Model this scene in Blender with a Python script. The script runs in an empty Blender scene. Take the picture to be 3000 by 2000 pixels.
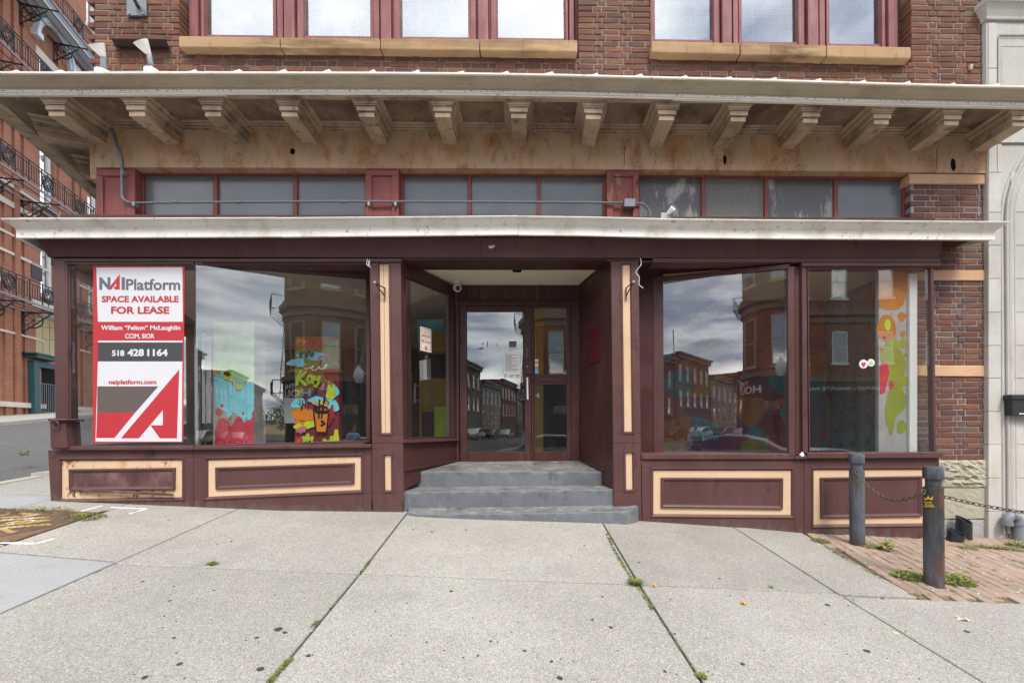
import bpy, bmesh, math, random
import numpy as np
from mathutils import Vector, Matrix
random.seed(7)
R = math.radians
sc = bpy.context.scene
C = sc.collection

# ---------------------------------------------------------------- camera
F, PX, PY = 1333.0, 1588.0, 1250.0        # focal length and principal point in pixels of the 3000 x 2000 photograph
YAW, ROLL = R(1.41), R(0.43)
fwd = np.array([math.sin(YAW), math.cos(YAW), 0.0])
r0 = np.array([math.cos(YAW), -math.sin(YAW), 0.0])
u0 = np.array([0, 0, 1.0])
right = math.cos(ROLL) * r0 - math.sin(ROLL) * u0
up = math.sin(ROLL) * r0 + math.cos(ROLL) * u0
cam = bpy.data.cameras.new('camera')
cam.sensor_width = 36.0
cam.lens = F / 3000 * 36
cam.shift_x = (1500 - PX) / 3000
cam.shift_y = (PY - 1000) / 3000
cam.clip_start, cam.clip_end = 0.05, 2000
co = bpy.data.objects.new('camera', cam)
C.objects.link(co)
co.matrix_world = Matrix(((right[0], up[0], -fwd[0], 0), (right[1], up[1], -fwd[1], 0), (right[2], up[2], -fwd[2], 0), (0, 0, 0, 1)))
sc.camera = co

# ---------------------------------------------------------------- sky, sun, exposure
SUN_EL, SUN_AZ = R(52), R(160)             # azimuth clockwise from +Y: the sun stands behind the camera, a little to the right
world = bpy.data.worlds.new('World')
sc.world = world
world.use_nodes = True
wt = world.node_tree
wt.nodes.clear()
def wn(t, **k):
    n = wt.nodes.new(t)
    for a, v in k.items(): setattr(n, a, v)
    return n
def wmath(op, a, b=None):
    n = wn('ShaderNodeMath', operation=op)
    for i, v in enumerate((a, b)):
        if v is None: continue
        if isinstance(v, (int, float)): n.inputs[i].default_value = v
        else: wt.links.new(v, n.inputs[i])
    return n.outputs[0]
out = wn('ShaderNodeOutputWorld'); bg = wn('ShaderNodeBackground')
bg.inputs['Strength'].default_value = 0.1
sky = wn('ShaderNodeTexSky', sky_type='NISHITA'); sky.sun_disc = False
sky.sun_elevation = SUN_EL; sky.sun_rotation = SUN_AZ
sky.air_density = 1.2; sky.dust_density = 1.5
tc = wn('ShaderNodeTexCoord'); sp = wn('ShaderNodeSeparateXYZ')
wt.links.new(tc.outputs['Generated'], sp.inputs[0])
zc = wmath('ADD', wmath('MAXIMUM', sp.outputs[2], 0.0), 0.16)
cx = wn('ShaderNodeCombineXYZ')
wt.links.new(wmath('DIVIDE', sp.outputs[0], zc), cx.inputs[0])
wt.links.new(wmath('DIVIDE', sp.outputs[1], zc), cx.inputs[1])
def wnoise(scale, detail, rough, off, dist=0.0):
    m = wn('ShaderNodeMapping'); m.inputs['Location'].default_value = off
    wt.links.new(cx.outputs[0], m.inputs[0])
    n = wn('ShaderNodeTexNoise'); n.inputs['Scale'].default_value = scale; n.inputs['Detail'].default_value = detail
    n.inputs['Roughness'].default_value = rough; n.inputs['Distortion'].default_value = dist
    wt.links.new(m.outputs[0], n.inputs['Vector']); return n.outputs['Fac']
def wramp(f, stops):
    n = wn('ShaderNodeValToRGB'); e = n.color_ramp.elements
    while len(e) < len(stops): e.new(0.5)
    for k, (p, c) in enumerate(stops):
        e[k].position = p; e[k].color = (*c, 1)
    wt.links.new(f, n.inputs[0]); return n.outputs[0]
cover = wramp(wnoise(0.85, 9, 0.56, (8.2, 3.6, 1), 0.35), [(0.41, (0, 0, 0)), (0.55, (1, 1, 1))])
shade = wramp(wnoise(1.15, 8, 0.55, (5.5, 8.8, 3), 0.25), [(0.34, (2.9, 3.5, 4.7)), (0.45, (5.0, 5.8, 7.4)), (0.525, (12, 12.4, 13.2)), (0.64, (19.5, 19.2, 18.6))])
mx = wn('ShaderNodeMixRGB'); wt.links.new(cover, mx.inputs[0]); wt.links.new(sky.outputs[0], mx.inputs[1]); wt.links.new(shade, mx.inputs[2])
wt.links.new(mx.outputs[0], bg.inputs['Color']); wt.links.new(bg.outputs[0], out.inputs[0])
sl = bpy.data.lights.new('sun', 'SUN'); sl.energy = 1.5; sl.angle = R(16); sl.color = (1.0, 0.93, 0.82)
so = bpy.data.objects.new('sun', sl); C.objects.link(so)
sdir = Vector((math.sin(SUN_AZ) * math.cos(SUN_EL), math.cos(SUN_AZ) * math.cos(SUN_EL), math.sin(SUN_EL)))
so.rotation_euler = sdir.to_track_quat('Z', 'Y').to_euler()
so.location = sdir * 60
sc.view_settings.view_transform = 'Standard'
sc.view_settings.look = 'None'
sc.view_settings.exposure = 1.15
sc.view_settings.gamma = 1.0
sc.view_settings.use_curve_mapping = False
sc.cycles.max_bounces = 8
sc.cycles.transparent_max_bounces = 16

# ---------------------------------------------------------------- measuring helpers
def ray(x, y):
    return fwd + right * ((x - PX) / F) + up * ((PY - y) / F)
def W(x, y, Y):                            # the point of the plane at depth Y that shows at pixel (x, y) of the photograph
    d = ray(x, y); return d * (Y / d[1])
GA, GB, GZ = -0.0555, 0.0765, -1.4477      # the pavement's plane: falls to the right, rises to the shop
def gz(x, y):                              # with the slight rise of the slabs towards the steps
    return GZ + GA * x + GB * y + float(np.interp(x, [-3.2, -1.35, 0.8, 2.33, 3.05], [0, .045, .06, .03, 0])) * max(0.0, min(1.4, (y - 3.5) / 1.6))
def Gp(x, y):                              # pavement point at a pixel
    d = ray(x, y); t = GZ / (d[2] - GA * d[0] - GB * d[1]); return d * t

# ---------------------------------------------------------------- materials
class M:
    def __init__(s, name, rough=0.6, spec=0.35, metal=0.0):
        s.m = bpy.data.materials.new(name); s.m.use_nodes = True
        s.t = s.m.node_tree; s.b = s.t.nodes['Principled BSDF']
        s.b.inputs['Roughness'].default_value = rough
        s.b.inputs['Specular IOR Level'].default_value = spec
        s.b.inputs['Metallic'].default_value = metal
        s._p = None
    def n(s, t, **k):
        x = s.t.nodes.new(t)
        for a, v in k.items(): setattr(x, a, v)
        return x
    def l(s, a, b): s.t.links.new(a, b)
    def pos(s, scale=(1, 1, 1), loc=(0, 0, 0), kind='Position', rot=(0, 0, 0)):
        if kind == 'Position': o = s.n('ShaderNodeNewGeometry').outputs['Position']
        else: o = s.n('ShaderNodeTexCoord').outputs[kind]
        m = s.n('ShaderNodeMapping'); m.inputs['Scale'].default_value = scale; m.inputs['Location'].default_value = loc
        m.inputs['Rotation'].default_value = rot
        s.l(o, m.inputs[0]); return m.outputs[0]
    def noise(s, scale, detail=6, rough=0.55, vec=None, dist=0.0):
        x = s.n('ShaderNodeTexNoise'); x.inputs['Scale'].default_value = scale; x.inputs['Detail'].default_value = detail
        x.inputs['Roughness'].default_value = rough; x.inputs['Distortion'].default_value = dist
        s.l(vec or s.pos(), x.inputs['Vector']); return x.outputs['Fac']
    def voro(s, scale, vec=None, feature='F1', out='Distance', rnd=1.0):
        x = s.n('ShaderNodeTexVoronoi', feature=feature); x.inputs['Scale'].default_value = scale
        x.inputs['Randomness'].default_value = rnd
        s.l(vec or s.pos(), x.inputs['Vector']); return x.outputs[out]
    def ramp(s, f, stops, interp='LINEAR'):
        x = s.n('ShaderNodeValToRGB'); e = x.color_ramp.elements; x.color_ramp.interpolation = interp
        while len(e) < len(stops): e.new(0.5)
        for k, (p, c) in enumerate(stops):
            e[k].position = p; e[k].color = (*(c if not isinstance(c, (int, float)) else (c, c, c)), 1)
        s.l(f, x.inputs[0]); return x.outputs[0]
    def mix(s, f, a, b, mode='MIX'):
        x = s.n('ShaderNodeMixRGB', blend_type=mode)
        for k, v in enumerate((f, a, b)):
            if isinstance(v, (int, float)): x.inputs[k].default_value = v if k == 0 else (v, v, v, 1)
            elif isinstance(v, tuple): x.inputs[k].default_value = (*v, 1)
            else: s.l(v, x.inputs[k])
        return x.outputs[0]
    def math(s, op, a, b=0.0):
        x = s.n('ShaderNodeMath', operation=op)
        for k, v in enumerate((a, b)):
            if isinstance(v, (int, float)): x.inputs[k].default_value = v
            else: s.l(v, x.inputs[k])
        return x.outputs[0]
    def col(s, c):
        if isinstance(c, tuple): s.b.inputs['Base Color'].default_value = (*c, 1)
        else: s.l(c, s.b.inputs['Base Color'])
        return s
    def bump(s, h, strength=0.3, dist=0.01):
        x = s.n('ShaderNodeBump'); x.inputs['Strength'].default_value = strength; x.inputs['Distance'].default_value = dist
        s.l(h, x.inputs['Height'])
        if s._p is not None: s.l(s._p, x.inputs['Normal'])
        s._p = x.outputs[0]; s.l(s._p, s.b.inputs['Normal']); return s

def mul(c, k): return tuple(min(1.0, v * k) for v in c)
def paint(name, c, rough=0.5, var=0.14, scale=2.2, bump=0.12, stains=(), specks=(), spec=0.35, grain=(6, 6, 6), objvar=0.0, foot=None):
    """Weathered paint: blotchy tone, fine relief, stains (colour, scale, lo, hi, stretch) and rust specks."""
    m = M(name, rough, spec)
    k = m.mix(m.ramp(m.noise(scale, 7, 0.6), [(0.3, 0), (0.7, 1)]), mul(c, 1 - var), mul(c, 1 + var))
    f = m.noise(55, 3, 0.6)
    k = m.mix(0.12, k, m.ramp(f, [(0.3, mul(c, 0.7)), (0.7, mul(c, 1.25))]))
    for (sc_, ss, lo, hi, st) in stains:
        k = m.mix(m.ramp(m.noise(ss, 8, 0.62, m.pos(st, (ss * 1.3, 2.1, 0.7))), [(lo, 0), (hi, 1)]), k, sc_)
    for (sc_, ss, lo, hi, fine) in specks:
        a = m.ramp(m.noise(ss, 7, 0.62, m.pos((1.5, 1, 0.7), (ss, 0, 3))), [(lo, 0), (hi, 1)])
        b = m.ramp(m.noise(fine, 1, 0.5), [(0.46, 0.1), (0.60, 1)])
        k = m.mix(m.math('MULTIPLY', a, b), k, sc_)
    if foot:                                # dirt splashed up from the pavement: (colour, height, strength)
        q = m.n('ShaderNodeSeparateXYZ'); m.l(m.pos(), q.inputs[0])
        h_ = m.math('SUBTRACT', q.outputs[2], m.math('ADD', m.math('ADD', m.math('MULTIPLY', q.outputs[0], -0.0555), m.math('MULTIPLY', q.outputs[1], 0.0765)), -1.4477))
        a = m.math('ADD', m.math('DIVIDE', h_, foot[1]), m.math('MULTIPLY', m.noise(7, 7, 0.65, m.pos((1.6, 1.6, 0.7))), 1.5))
        k = m.mix(m.math('MULTIPLY', m.ramp(a, [(0.75, 1), (1.0, 0)]), foot[2]), k, foot[0])
    if objvar:
        r = m.n('ShaderNodeObjectInfo').outputs['Random']
        k = m.mix(1.0, k, m.ramp(r, [(0, 1 - objvar), (1, 1)]), 'MULTIPLY')
    m.col(k)
    h = m.noise(9, 6, 0.65, m.pos(grain))
    m.bump(h, bump, 0.01)
    m.l(m.ramp(m.noise(4, 4), [(0.3, max(0.05, rough - 0.12)), (0.7, min(1, rough + 0.12))]), m.b.inputs['Roughness'])
    return m.m
def plain(name, c, rough=0.6, spec=0.35, metal=0.0, var=0.1, scale=12, bump=0.05):
    m = M(name, rough, spec, metal)
    m.col(m.mix(m.noise(scale, 5), mul(c, 1 - var), mul(c, 1 + var))); m.bump(m.noise(scale * 5, 4), bump, 0.005)
    return m.m
def glow(name, c, strength):
    m = M(name); m.col((0, 0, 0)); m.b.inputs['Emission Color'].default_value = (*c, 1); m.b.inputs['Emission Strength'].default_value = strength
    return m.m
def glass(name, base=0.11, tint=(0.93, 0.96, 0.95), dust=0.03, wavy=0.012):
    m = M(name); m.t.nodes.remove(m.b)
    lw = m.n('ShaderNodeLayerWeight'); lw.inputs['Blend'].default_value = 0.5
    f = m.math('ADD', m.math('MULTIPLY', m.math('POWER', lw.outputs['Facing'], 4.0), 0.85), base)
    tr = m.n('ShaderNodeBsdfTransparent'); tr.inputs[0].default_value = (*tint, 1)
    gl = m.n('ShaderNodeBsdfGlossy'); gl.inputs['Roughness'].default_value = 0.0; gl.inputs[0].default_value = (1, 1, 1, 1)
    bp = m.n('ShaderNodeBump'); bp.inputs['Strength'].default_value = wavy; bp.inputs['Distance'].default_value = 0.1
    m.l(m.noise(1.6, 2), bp.inputs['Height']); m.l(bp.outputs[0], gl.inputs['Normal'])
    a = m.n('ShaderNodeMixShader'); m.l(f, a.inputs[0]); m.l(tr.outputs[0], a.inputs[1]); m.l(gl.outputs[0], a.inputs[2])
    df = m.n('ShaderNodeBsdfDiffuse'); df.inputs[0].default_value = (0.55, 0.56, 0.55, 1)
    d = m.ramp(m.noise(2.2, 8, 0.65, m.pos((3, 3, 0.5))), [(0.35, dust * 0.3), (0.75, dust * 2.0)])
    b = m.n('ShaderNodeMixShader'); m.l(d, b.inputs[0]); m.l(a.outputs[0], b.inputs[1]); m.l(df.outputs[0], b.inputs[2])
    m.l(b.outputs[0], m.t.nodes['Material Output'].inputs[0])
    return m.m

def brickmat(name, ramp, bumpk=0.5, soil=0.65):
    m = M(name, 0.85, 0.2)
    isl = m.n('ShaderNodeNewGeometry').outputs['Random Per Island']
    ob = m.n('ShaderNodeObjectInfo').outputs['Random']
    r = m.math('FRACT', m.math('ADD', m.math('MULTIPLY', isl, 3.7), m.math('MULTIPLY', ob, 5.3)))
    k = m.ramp(r, ramp, 'CONSTANT')
    k = m.mix(m.ramp(m.noise(14, 7, 0.7), [(0.3, 0), (0.75, soil)]), k, (0.10, 0.055, 0.042))
    k = m.mix(m.ramp(m.noise(1.7, 6, 0.6), [(0.45, 0), (0.75, 0.45)]), k, (0.16, 0.115, 0.09))
    k = m.mix(m.ramp(m.noise(70, 3, 0.7), [(0.62, 0), (0.75, 0.5)]), k, (0.42, 0.33, 0.28))
    m.col(k); m.bump(m.noise(60, 6, 0.7), bumpk, 0.006)
    return m.m
BR = [(0.0, (0.169, 0.067, 0.045)), (0.14, (0.123, 0.055, 0.043)), (0.30, (0.191, 0.078, 0.049)), (0.42, (0.110, 0.055, 0.045)), (0.48, (0.160, 0.061, 0.041)),
      (0.62, (0.237, 0.102, 0.055)), (0.74, (0.148, 0.090, 0.060)), (0.79, (0.178, 0.068, 0.045)), (0.91, (0.186, 0.120, 0.077)), (0.95, (0.123, 0.053, 0.041))]
MT = {}
MT['brick'] = brickmat('brick_clay', BR)
MT['mortar'] = paint('mortar', (0.26, 0.225, 0.18), 0.95, 0.2, 3, 0.5, [((0.10, 0.085, 0.07), 6, 0.53, 0.68, (1, 1, 1))], spec=0.1)
MT['mortar_dark'] = paint('mortar_blue_grey', (0.24, 0.25, 0.27), 0.95, 0.2, 3, 0.5, spec=0.1)
MT['sandstone'] = paint('sandstone', (0.40, 0.27, 0.152), 0.85, 0.16, 2, 0.3, [((0.13, 0.08, 0.045), 1.1, 0.45, 0.66, (0.6, 1, 2.2)), ((0.55, 0.42, 0.27), 3, 0.56, 0.8, (0.5, 1, 5)), ((0.12, 0.075, 0.045), 5, 0.60, 0.80, (4, 1, 0.4))], spec=0.15)
MT['sandstone_pink'] = paint('painted_sandstone', (0.55, 0.35, 0.22), 0.8, 0.1, 3, 0.25, [((0.40, 0.22, 0.12), 6, 0.5, 0.8, (0.5, 1, 4))], spec=0.15)
MT['cornice'] = paint('cornice_paint', (0.39, 0.295, 0.205), 0.6, 0.14, 1.6, 0.15, [((0.15, 0.105, 0.072), 2.6, 0.46, 0.70, (1, 1, 1)), ((0.075, 0.052, 0.037), 9, 0.56, 0.74, (1, 1, 1))])
MT['crown'] = paint('crown_paint', (0.42, 0.355, 0.26), 0.55, 0.10, 1.2, 0.1, [((0.26, 0.20, 0.14), 3, 0.50, 0.8, (0.6, 1, 3)), ((0.14, 0.11, 0.08), 16, 0.66, 0.78, (1, 1, 1))])
MT['crown_lip'] = paint('crown_lip_paint', (0.72, 0.68, 0.62), 0.5, 0.08, 2, 0.1, [((0.3, 0.25, 0.2), 11, 0.60, 0.76, (1, 1, 1))])
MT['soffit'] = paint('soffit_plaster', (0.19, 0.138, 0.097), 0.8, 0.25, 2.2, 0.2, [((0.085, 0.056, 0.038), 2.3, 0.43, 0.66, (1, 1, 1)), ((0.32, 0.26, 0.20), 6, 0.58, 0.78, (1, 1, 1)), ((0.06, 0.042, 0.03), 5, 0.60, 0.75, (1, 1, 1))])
MT['frieze'] = paint('frieze_paint', (0.45, 0.315, 0.20), 0.6, 0.08, 1.5, 0.12,
                     [((0.36, 0.25, 0.155), 1.4, 0.48, 0.8, (1, 1, 0.6))],
                     [((0.36, 0.155, 0.03), 2.6, 0.50, 0.60, 190), ((0.27, 0.10, 0.02), 3.4, 0.53, 0.61, 120), ((0.12, 0.05, 0.018), 5.0, 0.58, 0.68, 260)])
MT['white'] = paint('white_paint', (0.76, 0.735, 0.675), 0.5, 0.07, 2, 0.2, [((0.50, 0.46, 0.38), 3.5, 0.52, 0.74, (1, 1, 0.8)), ((0.24, 0.22, 0.19), 15, 0.61, 0.72, (1, 1, 1)), ((0.42, 0.30, 0.18), 8, 0.66, 0.76, (3, 1, 0.4))])
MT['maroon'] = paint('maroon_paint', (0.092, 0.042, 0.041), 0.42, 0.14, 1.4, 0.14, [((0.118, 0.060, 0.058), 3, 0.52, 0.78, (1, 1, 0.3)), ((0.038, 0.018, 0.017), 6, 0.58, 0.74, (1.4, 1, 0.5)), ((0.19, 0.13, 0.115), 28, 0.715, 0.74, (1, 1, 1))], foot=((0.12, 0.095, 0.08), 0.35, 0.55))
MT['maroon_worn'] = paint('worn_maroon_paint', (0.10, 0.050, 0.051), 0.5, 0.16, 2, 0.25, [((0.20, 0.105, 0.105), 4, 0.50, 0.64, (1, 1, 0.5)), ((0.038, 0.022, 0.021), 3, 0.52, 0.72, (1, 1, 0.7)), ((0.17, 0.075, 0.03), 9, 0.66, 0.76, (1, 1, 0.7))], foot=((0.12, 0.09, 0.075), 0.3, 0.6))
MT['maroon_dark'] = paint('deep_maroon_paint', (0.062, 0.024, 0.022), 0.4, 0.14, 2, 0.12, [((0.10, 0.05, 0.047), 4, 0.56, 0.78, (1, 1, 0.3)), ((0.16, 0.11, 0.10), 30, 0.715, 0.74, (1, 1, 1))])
MT['red_wood'] = paint('red_painted_wood', (0.235, 0.065, 0.058), 0.55, 0.12, 2.5, 0.25, [((0.13, 0.045, 0.04), 4, 0.52, 0.78, (3, 1, 0.4))], grain=(20, 6, 2))
MT['red_peel'] = paint('peeling_red_wood', (0.22, 0.062, 0.055), 0.65, 0.16, 2.5, 0.5, [((0.24, 0.15, 0.085), 9, 0.54, 0.62, (2, 1, 0.5)), ((0.06, 0.035, 0.03), 11, 0.57, 0.68, (2, 1, 0.6))], grain=(20, 6, 2))
MT['sash'] = paint('faded_red_sash_paint', (0.215, 0.072, 0.075), 0.55, 0.14, 2.5, 0.35, [((0.31, 0.145, 0.14), 5, 0.52, 0.72, (3, 1, 0.3)), ((0.10, 0.04, 0.04), 9, 0.60, 0.75, (3, 1, 0.3))], grain=(18, 6, 1.5))
MT['cream'] = paint('cream_paint', (0.64, 0.45, 0.30), 0.5, 0.05, 2, 0.08, [((0.52, 0.34, 0.19), 3.5, 0.56, 0.8, (1, 1, 0.5))], [((0.30, 0.13, 0.03), 2.2, 0.62, 0.72, 30)])
MT['cream_rust'] = paint('rusting_cream_paint', (0.64, 0.45, 0.30), 0.5, 0.05, 2, 0.1, [((0.52, 0.28, 0.06), 3.4, 0.56, 0.70, (1.2, 1, 0.6))], [((0.28, 0.105, 0.02), 4.2, 0.54, 0.60, 22), ((0.10, 0.04, 0.015), 6, 0.60, 0.66, 40)])
MT['ceiling'] = paint('porch_ceiling_paint', (0.70, 0.62, 0.48), 0.6, 0.04, 1.2, 0.05, [((0.50, 0.43, 0.34), 1.5, 0.5, 0.85, (1, 1, 1))])
MT['step'] = paint('grey_step_paint', (0.135, 0.145, 0.163), 0.6, 0.2, 2.5, 0.8, [((0.19, 0.195, 0.20), 6, 0.56, 0.70, (1, 1, 1)), ((0.06, 0.06, 0.06), 4, 0.56, 0.76, (1.5, 1, 0.5)), ((0.40, 0.37, 0.32), 26, 0.71, 0.76, (1, 1, 1))])
MT['tread'] = paint('worn_tread_paint', (0.165, 0.165, 0.17), 0.75, 0.25, 3, 0.6, [((0.28, 0.26, 0.225), 5, 0.52, 0.62, (1, 2.2, 1)), ((0.045, 0.042, 0.038), 3, 0.50, 0.70, (1, 1, 1)), ((0.40, 0.37, 0.32), 24, 0.64, 0.70, (1, 1, 1))])
MT['iron'] = plain('black_iron', (0.018, 0.017, 0.018), 0.45, 0.4)
MT['steel'] = plain('galvanised_steel', (0.30, 0.32, 0.34), 0.45, 0.5, 0.4, 0.2)
MT['grey_metal'] = plain('grey_metal', (0.17, 0.19, 0.22), 0.5, 0.4, 0.2, 0.2)
MT['brown_metal'] = plain('brown_iron', (0.05, 0.033, 0.033), 0.6, 0.3, 0.1, 0.2)
MT['white_plastic'] = plain('white_plastic', (0.75, 0.75, 0.74), 0.4, 0.4, 0, 0.05)
MT['black'] = plain('black_void', (0.008, 0.007, 0.007), 0.8, 0.1)
MT['black_plastic'] = plain('black_plastic', (0.022, 0.024, 0.028), 0.4, 0.4)
MT['glass'] = glass('shop_glass', 0.09, (0.97, 0.98, 0.98), dust=0.008, wavy=0.006)
MT['glass_up'] = glass('upper_glass', 0.22, tint=(0.60, 0.65, 0.72), dust=0.01, wavy=0.006)
MT['glass_far'] = glass('far_glass', 0.28, dust=0.02, wavy=0.01)
m = M('frosted_glass', 0.28, 0.6)
k = m.mix(m.ramp(m.noise(1.3, 5), [(0.3, 0), (0.7, 1)]), (0.115, 0.13, 0.145), (0.17, 0.185, 0.20))
k = m.mix(m.ramp(m.noise(8, 6, 0.6, m.pos((8, 1, 0.6))), [(0.5, 0), (0.8, 0.5)]), k, (0.17, 0.175, 0.18))
m.col(k); m.bump(m.noise(160, 2), 0.06, 0.002); MT['frosted'] = m.m
m = M('torn_frosted_glass', 0.4, 0.5)
k = m.mix(m.ramp(m.noise(3.2, 9, 0.65, m.pos((1.6, 1, 0.6), (2.2, 0, 0))), [(0.50, 0), (0.58, 1)]), (0.10, 0.105, 0.11), (0.33, 0.335, 0.32))
k = m.mix(m.ramp(m.noise(9, 8, 0.7), [(0.52, 0), (0.75, 0.7)]), k, (0.10, 0.10, 0.10)); m.col(k); MT['torn'] = m.m
m = M('perforated_grille', 0.6, 0.4)
v = m.voro(46, m.pos((1, 0.0, 1)), 'F1', 'Distance', 0.0)
m.col(m.ramp(v, [(0.22, (0.40, 0.39, 0.37)), (0.34, (0.05, 0.05, 0.05)), (0.48, (0.05, 0.05, 0.05)), (0.56, (0.30, 0.29, 0.28))])); m.bump(v, 0.6, 0.01); MT['grille'] = m.m

# concrete with exposed aggregate
def concrete(name, c, speck=0.5, tone=0.12):
    m = M(name, 0.9, 0.2)
    k = m.mix(m.ramp(m.noise(0.9, 7, 0.6), [(0.3, 0), (0.7, 1)]), mul(c, 1 - tone), mul(c, 1 + tone))
    k = m.mix(m.ramp(m.noise(0.45, 5, 0.6, m.pos((1, 1, 1), (5, 2, 0))), [(0.40, 0), (0.62, 0.35)]), k, mul(c, 0.72))
    k = m.mix(m.ramp(m.noise(5, 6, 0.6), [(0.48, 0), (0.8, 0.4)]), k, mul(c, 0.72))
    cell = m.voro(165, None, 'F1', 'Color')
    bw = m.n('ShaderNodeSeparateXYZ'); m.l(cell, bw.inputs[0])
    k = m.mix(m.math('MULTIPLY', m.ramp(bw.outputs[0], [(0.78, 0), (0.86, 1)]), speck), k, (0.13, 0.125, 0.12))
    k = m.mix(m.math('MULTIPLY', m.ramp(bw.outputs[1], [(0.80, 0), (0.90, 1)]), speck), k, (0.60, 0.56, 0.49))
    k = m.mix(m.math('MULTIPLY', m.ramp(bw.outputs[2], [(0.90, 0), (0.95, 1)]), speck * 0.8), k, (0.27, 0.18, 0.11))
    k = m.mix(m.math('MULTIPLY', m.ramp(m.noise(270, 2, 0.6), [(0.56, 0), (0.68, 1)]), speck * 0.85), k, (0.17, 0.16, 0.145))
    k = m.mix(m.ramp(m.noise(1.9, 9, 0.68, m.pos((1, 1, 1), (9, 4, 0))), [(0.56, 0), (0.74, 0.42)]), k, mul(c, 0.58))
    k = m.mix(m.ramp(m.noise(2.4, 9, 0.7, m.pos((1, 1, 1), (1, 14, 0))), [(0.58, 0), (0.74, 0.4)]), k, mul(c, 1.3))
    if speck > .6:                          # lime bloom along the foot of the shop front
        sy = m.n('ShaderNodeSeparateXYZ'); m.l(m.pos(), sy.inputs[0])
        f = m.math('ADD', sy.outputs[1], m.math('MULTIPLY', m.noise(2.2, 6, 0.6), 1.1))
        k = m.mix(m.ramp(m.math('MULTIPLY', f, 0.16), [(0.80, 0), (0.90, 0.6)]), k, (0.47, 0.465, 0.44))
    r = m.n('ShaderNodeObjectInfo').outputs['Random']
    k = m.mix(1.0, k, m.ramp(r, [(0, 0.86), (1, 1.03)]), 'MULTIPLY')
    m.col(k); m.bump(m.noise(150, 4, 0.7), 0.35, 0.004)
    return m.m
MT['concrete'] = concrete('exposed_aggregate_concrete', (0.365, 0.352, 0.318), 0.6, 0.15)
MT['concrete_new'] = concrete('pale_smooth_concrete', (0.375, 0.378, 0.385), 0.2, 0.06)
MT['concrete_far'] = concrete('far_concrete', (0.42, 0.40, 0.36), 0.1)
MT['soil'] = plain('joint_soil', (0.075, 0.062, 0.042), 0.95, 0.1, 0, 0.4, 20, 0.4)
MT['sand'] = plain('joint_sand', (0.17, 0.135, 0.09), 0.95, 0.1, 0, 0.4, 20, 0.4)
MT['asphalt'] = concrete('asphalt', (0.082, 0.082, 0.088), 0.35, 0.14)
MT['kerb'] = concrete('kerb_concrete', (0.47, 0.45, 0.41), 0.3)
MT['paver'] = brickmat('paver_clay', [(0.0, (0.37, 0.265, 0.205)), (0.25, (0.35, 0.27, 0.21)), (0.5, (0.40, 0.285, 0.22)), (0.7, (0.33, 0.265, 0.215)), (0.85, (0.38, 0.305, 0.245))], 0.4, 0.25)
def stonemat(name, c):
    m = M(name, 0.85, 0.2)
    k = m.mix(m.ramp(m.noise(1.3, 8, 0.6), [(0.3, 0), (0.7, 1)]), mul(c, 0.84), mul(c, 1.12))
    k = m.mix(m.ramp(m.noise(2.0, 8, 0.65, m.pos((2, 2, 0.5))), [(0.55, 0), (0.78, 0.55)]), k, (0.30, 0.24, 0.16))
    k = m.mix(m.ramp(m.noise(1.7, 8, 0.65, m.pos((1, 1, 0.6), (4, 4, 4))), [(0.55, 0), (0.75, 0.6)]), k, (0.66, 0.66, 0.66))
    k = m.mix(m.ramp(m.noise(110, 3, 0.7), [(0.50, 0), (0.72, 0.45)]), k, mul(c, 0.5))
    r = m.n('ShaderNodeObjectInfo').outputs['Random']
    k = m.mix(1.0, k, m.ramp(r, [(0, 0.88), (1, 1.0)]), 'MULTIPLY')
    m.col(k); m.bump(m.noise(40, 7, 0.7), 0.25, 0.008); return m.m
MT['limestone'] = stonemat('grey_limestone', (0.51, 0.495, 0.465))
MT['base_stone'] = stonemat('buff_base_stone', (0.42, 0.40, 0.31))
MT['grey_stone'] = stonemat('grey_base_stone', (0.40, 0.41, 0.40))
MT['bollard'] = paint('bollard_paint', (0.085, 0.098, 0.122), 0.42, 0.25, 3, 0.25, [((0.036, 0.033, 0.034), 3.5, 0.46, 0.62, (1.6, 1.6, 0.35)), ((0.10, 0.05, 0.03), 9, 0.56, 0.64, (1.8, 1.8, 0.45)), ((0.13, 0.145, 0.17), 7, 0.6, 0.72, (2.5, 2.5, 0.25))], spec=0.4, foot=((0.075, 0.042, 0.028), 0.45, 0.8))
MT['rusty'] = paint('rusty_chain_steel', (0.10, 0.075, 0.06), 0.6, 0.3, 30, 0.4, [((0.17, 0.08, 0.04), 22, 0.5, 0.65, (1, 1, 1))], spec=0.5)
MT['pvc'] = paint('grey_pvc', (0.19, 0.21, 0.235), 0.45, 0.08, 4, 0.1)
MT['grate'] = paint('rusty_grate_iron', (0.15, 0.098, 0.068), 0.8, 0.25, 6, 0.4, [((0.24, 0.13, 0.07), 7, 0.5, 0.7, (1, 1, 1))])
MT['grate_yellow'] = paint('yellow_marking_paint', (0.46, 0.32, 0.11), 0.8, 0.2, 20, 0.3, [((0.75, 0.68, 0.5), 9, 0.5, 0.65, (1, 1, 1))])
MT['chalk'] = paint('white_marking_paint', (0.68, 0.68, 0.66), 0.9, 0.1, 9, 0.1, [((0.45, 0.44, 0.42), 30, 0.5, 0.65, (1, 1, 1))])
MT['gum'] = plain('old_chewing_gum', (0.05, 0.05, 0.052), 0.8, 0.2)
MT['leaf'] = plain('weed_leaf', (0.17, 0.215, 0.045), 0.6, 0.3, 0, 0.45, 25, 0.1)
MT['leaf_b'] = plain('dry_weed_leaf', (0.27, 0.24, 0.08), 0.7, 0.2, 0, 0.4, 25, 0.1)
MT['moss'] = plain('moss', (0.105, 0.125, 0.035), 0.9, 0.1, 0, 0.5, 30, 0.5)
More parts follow.
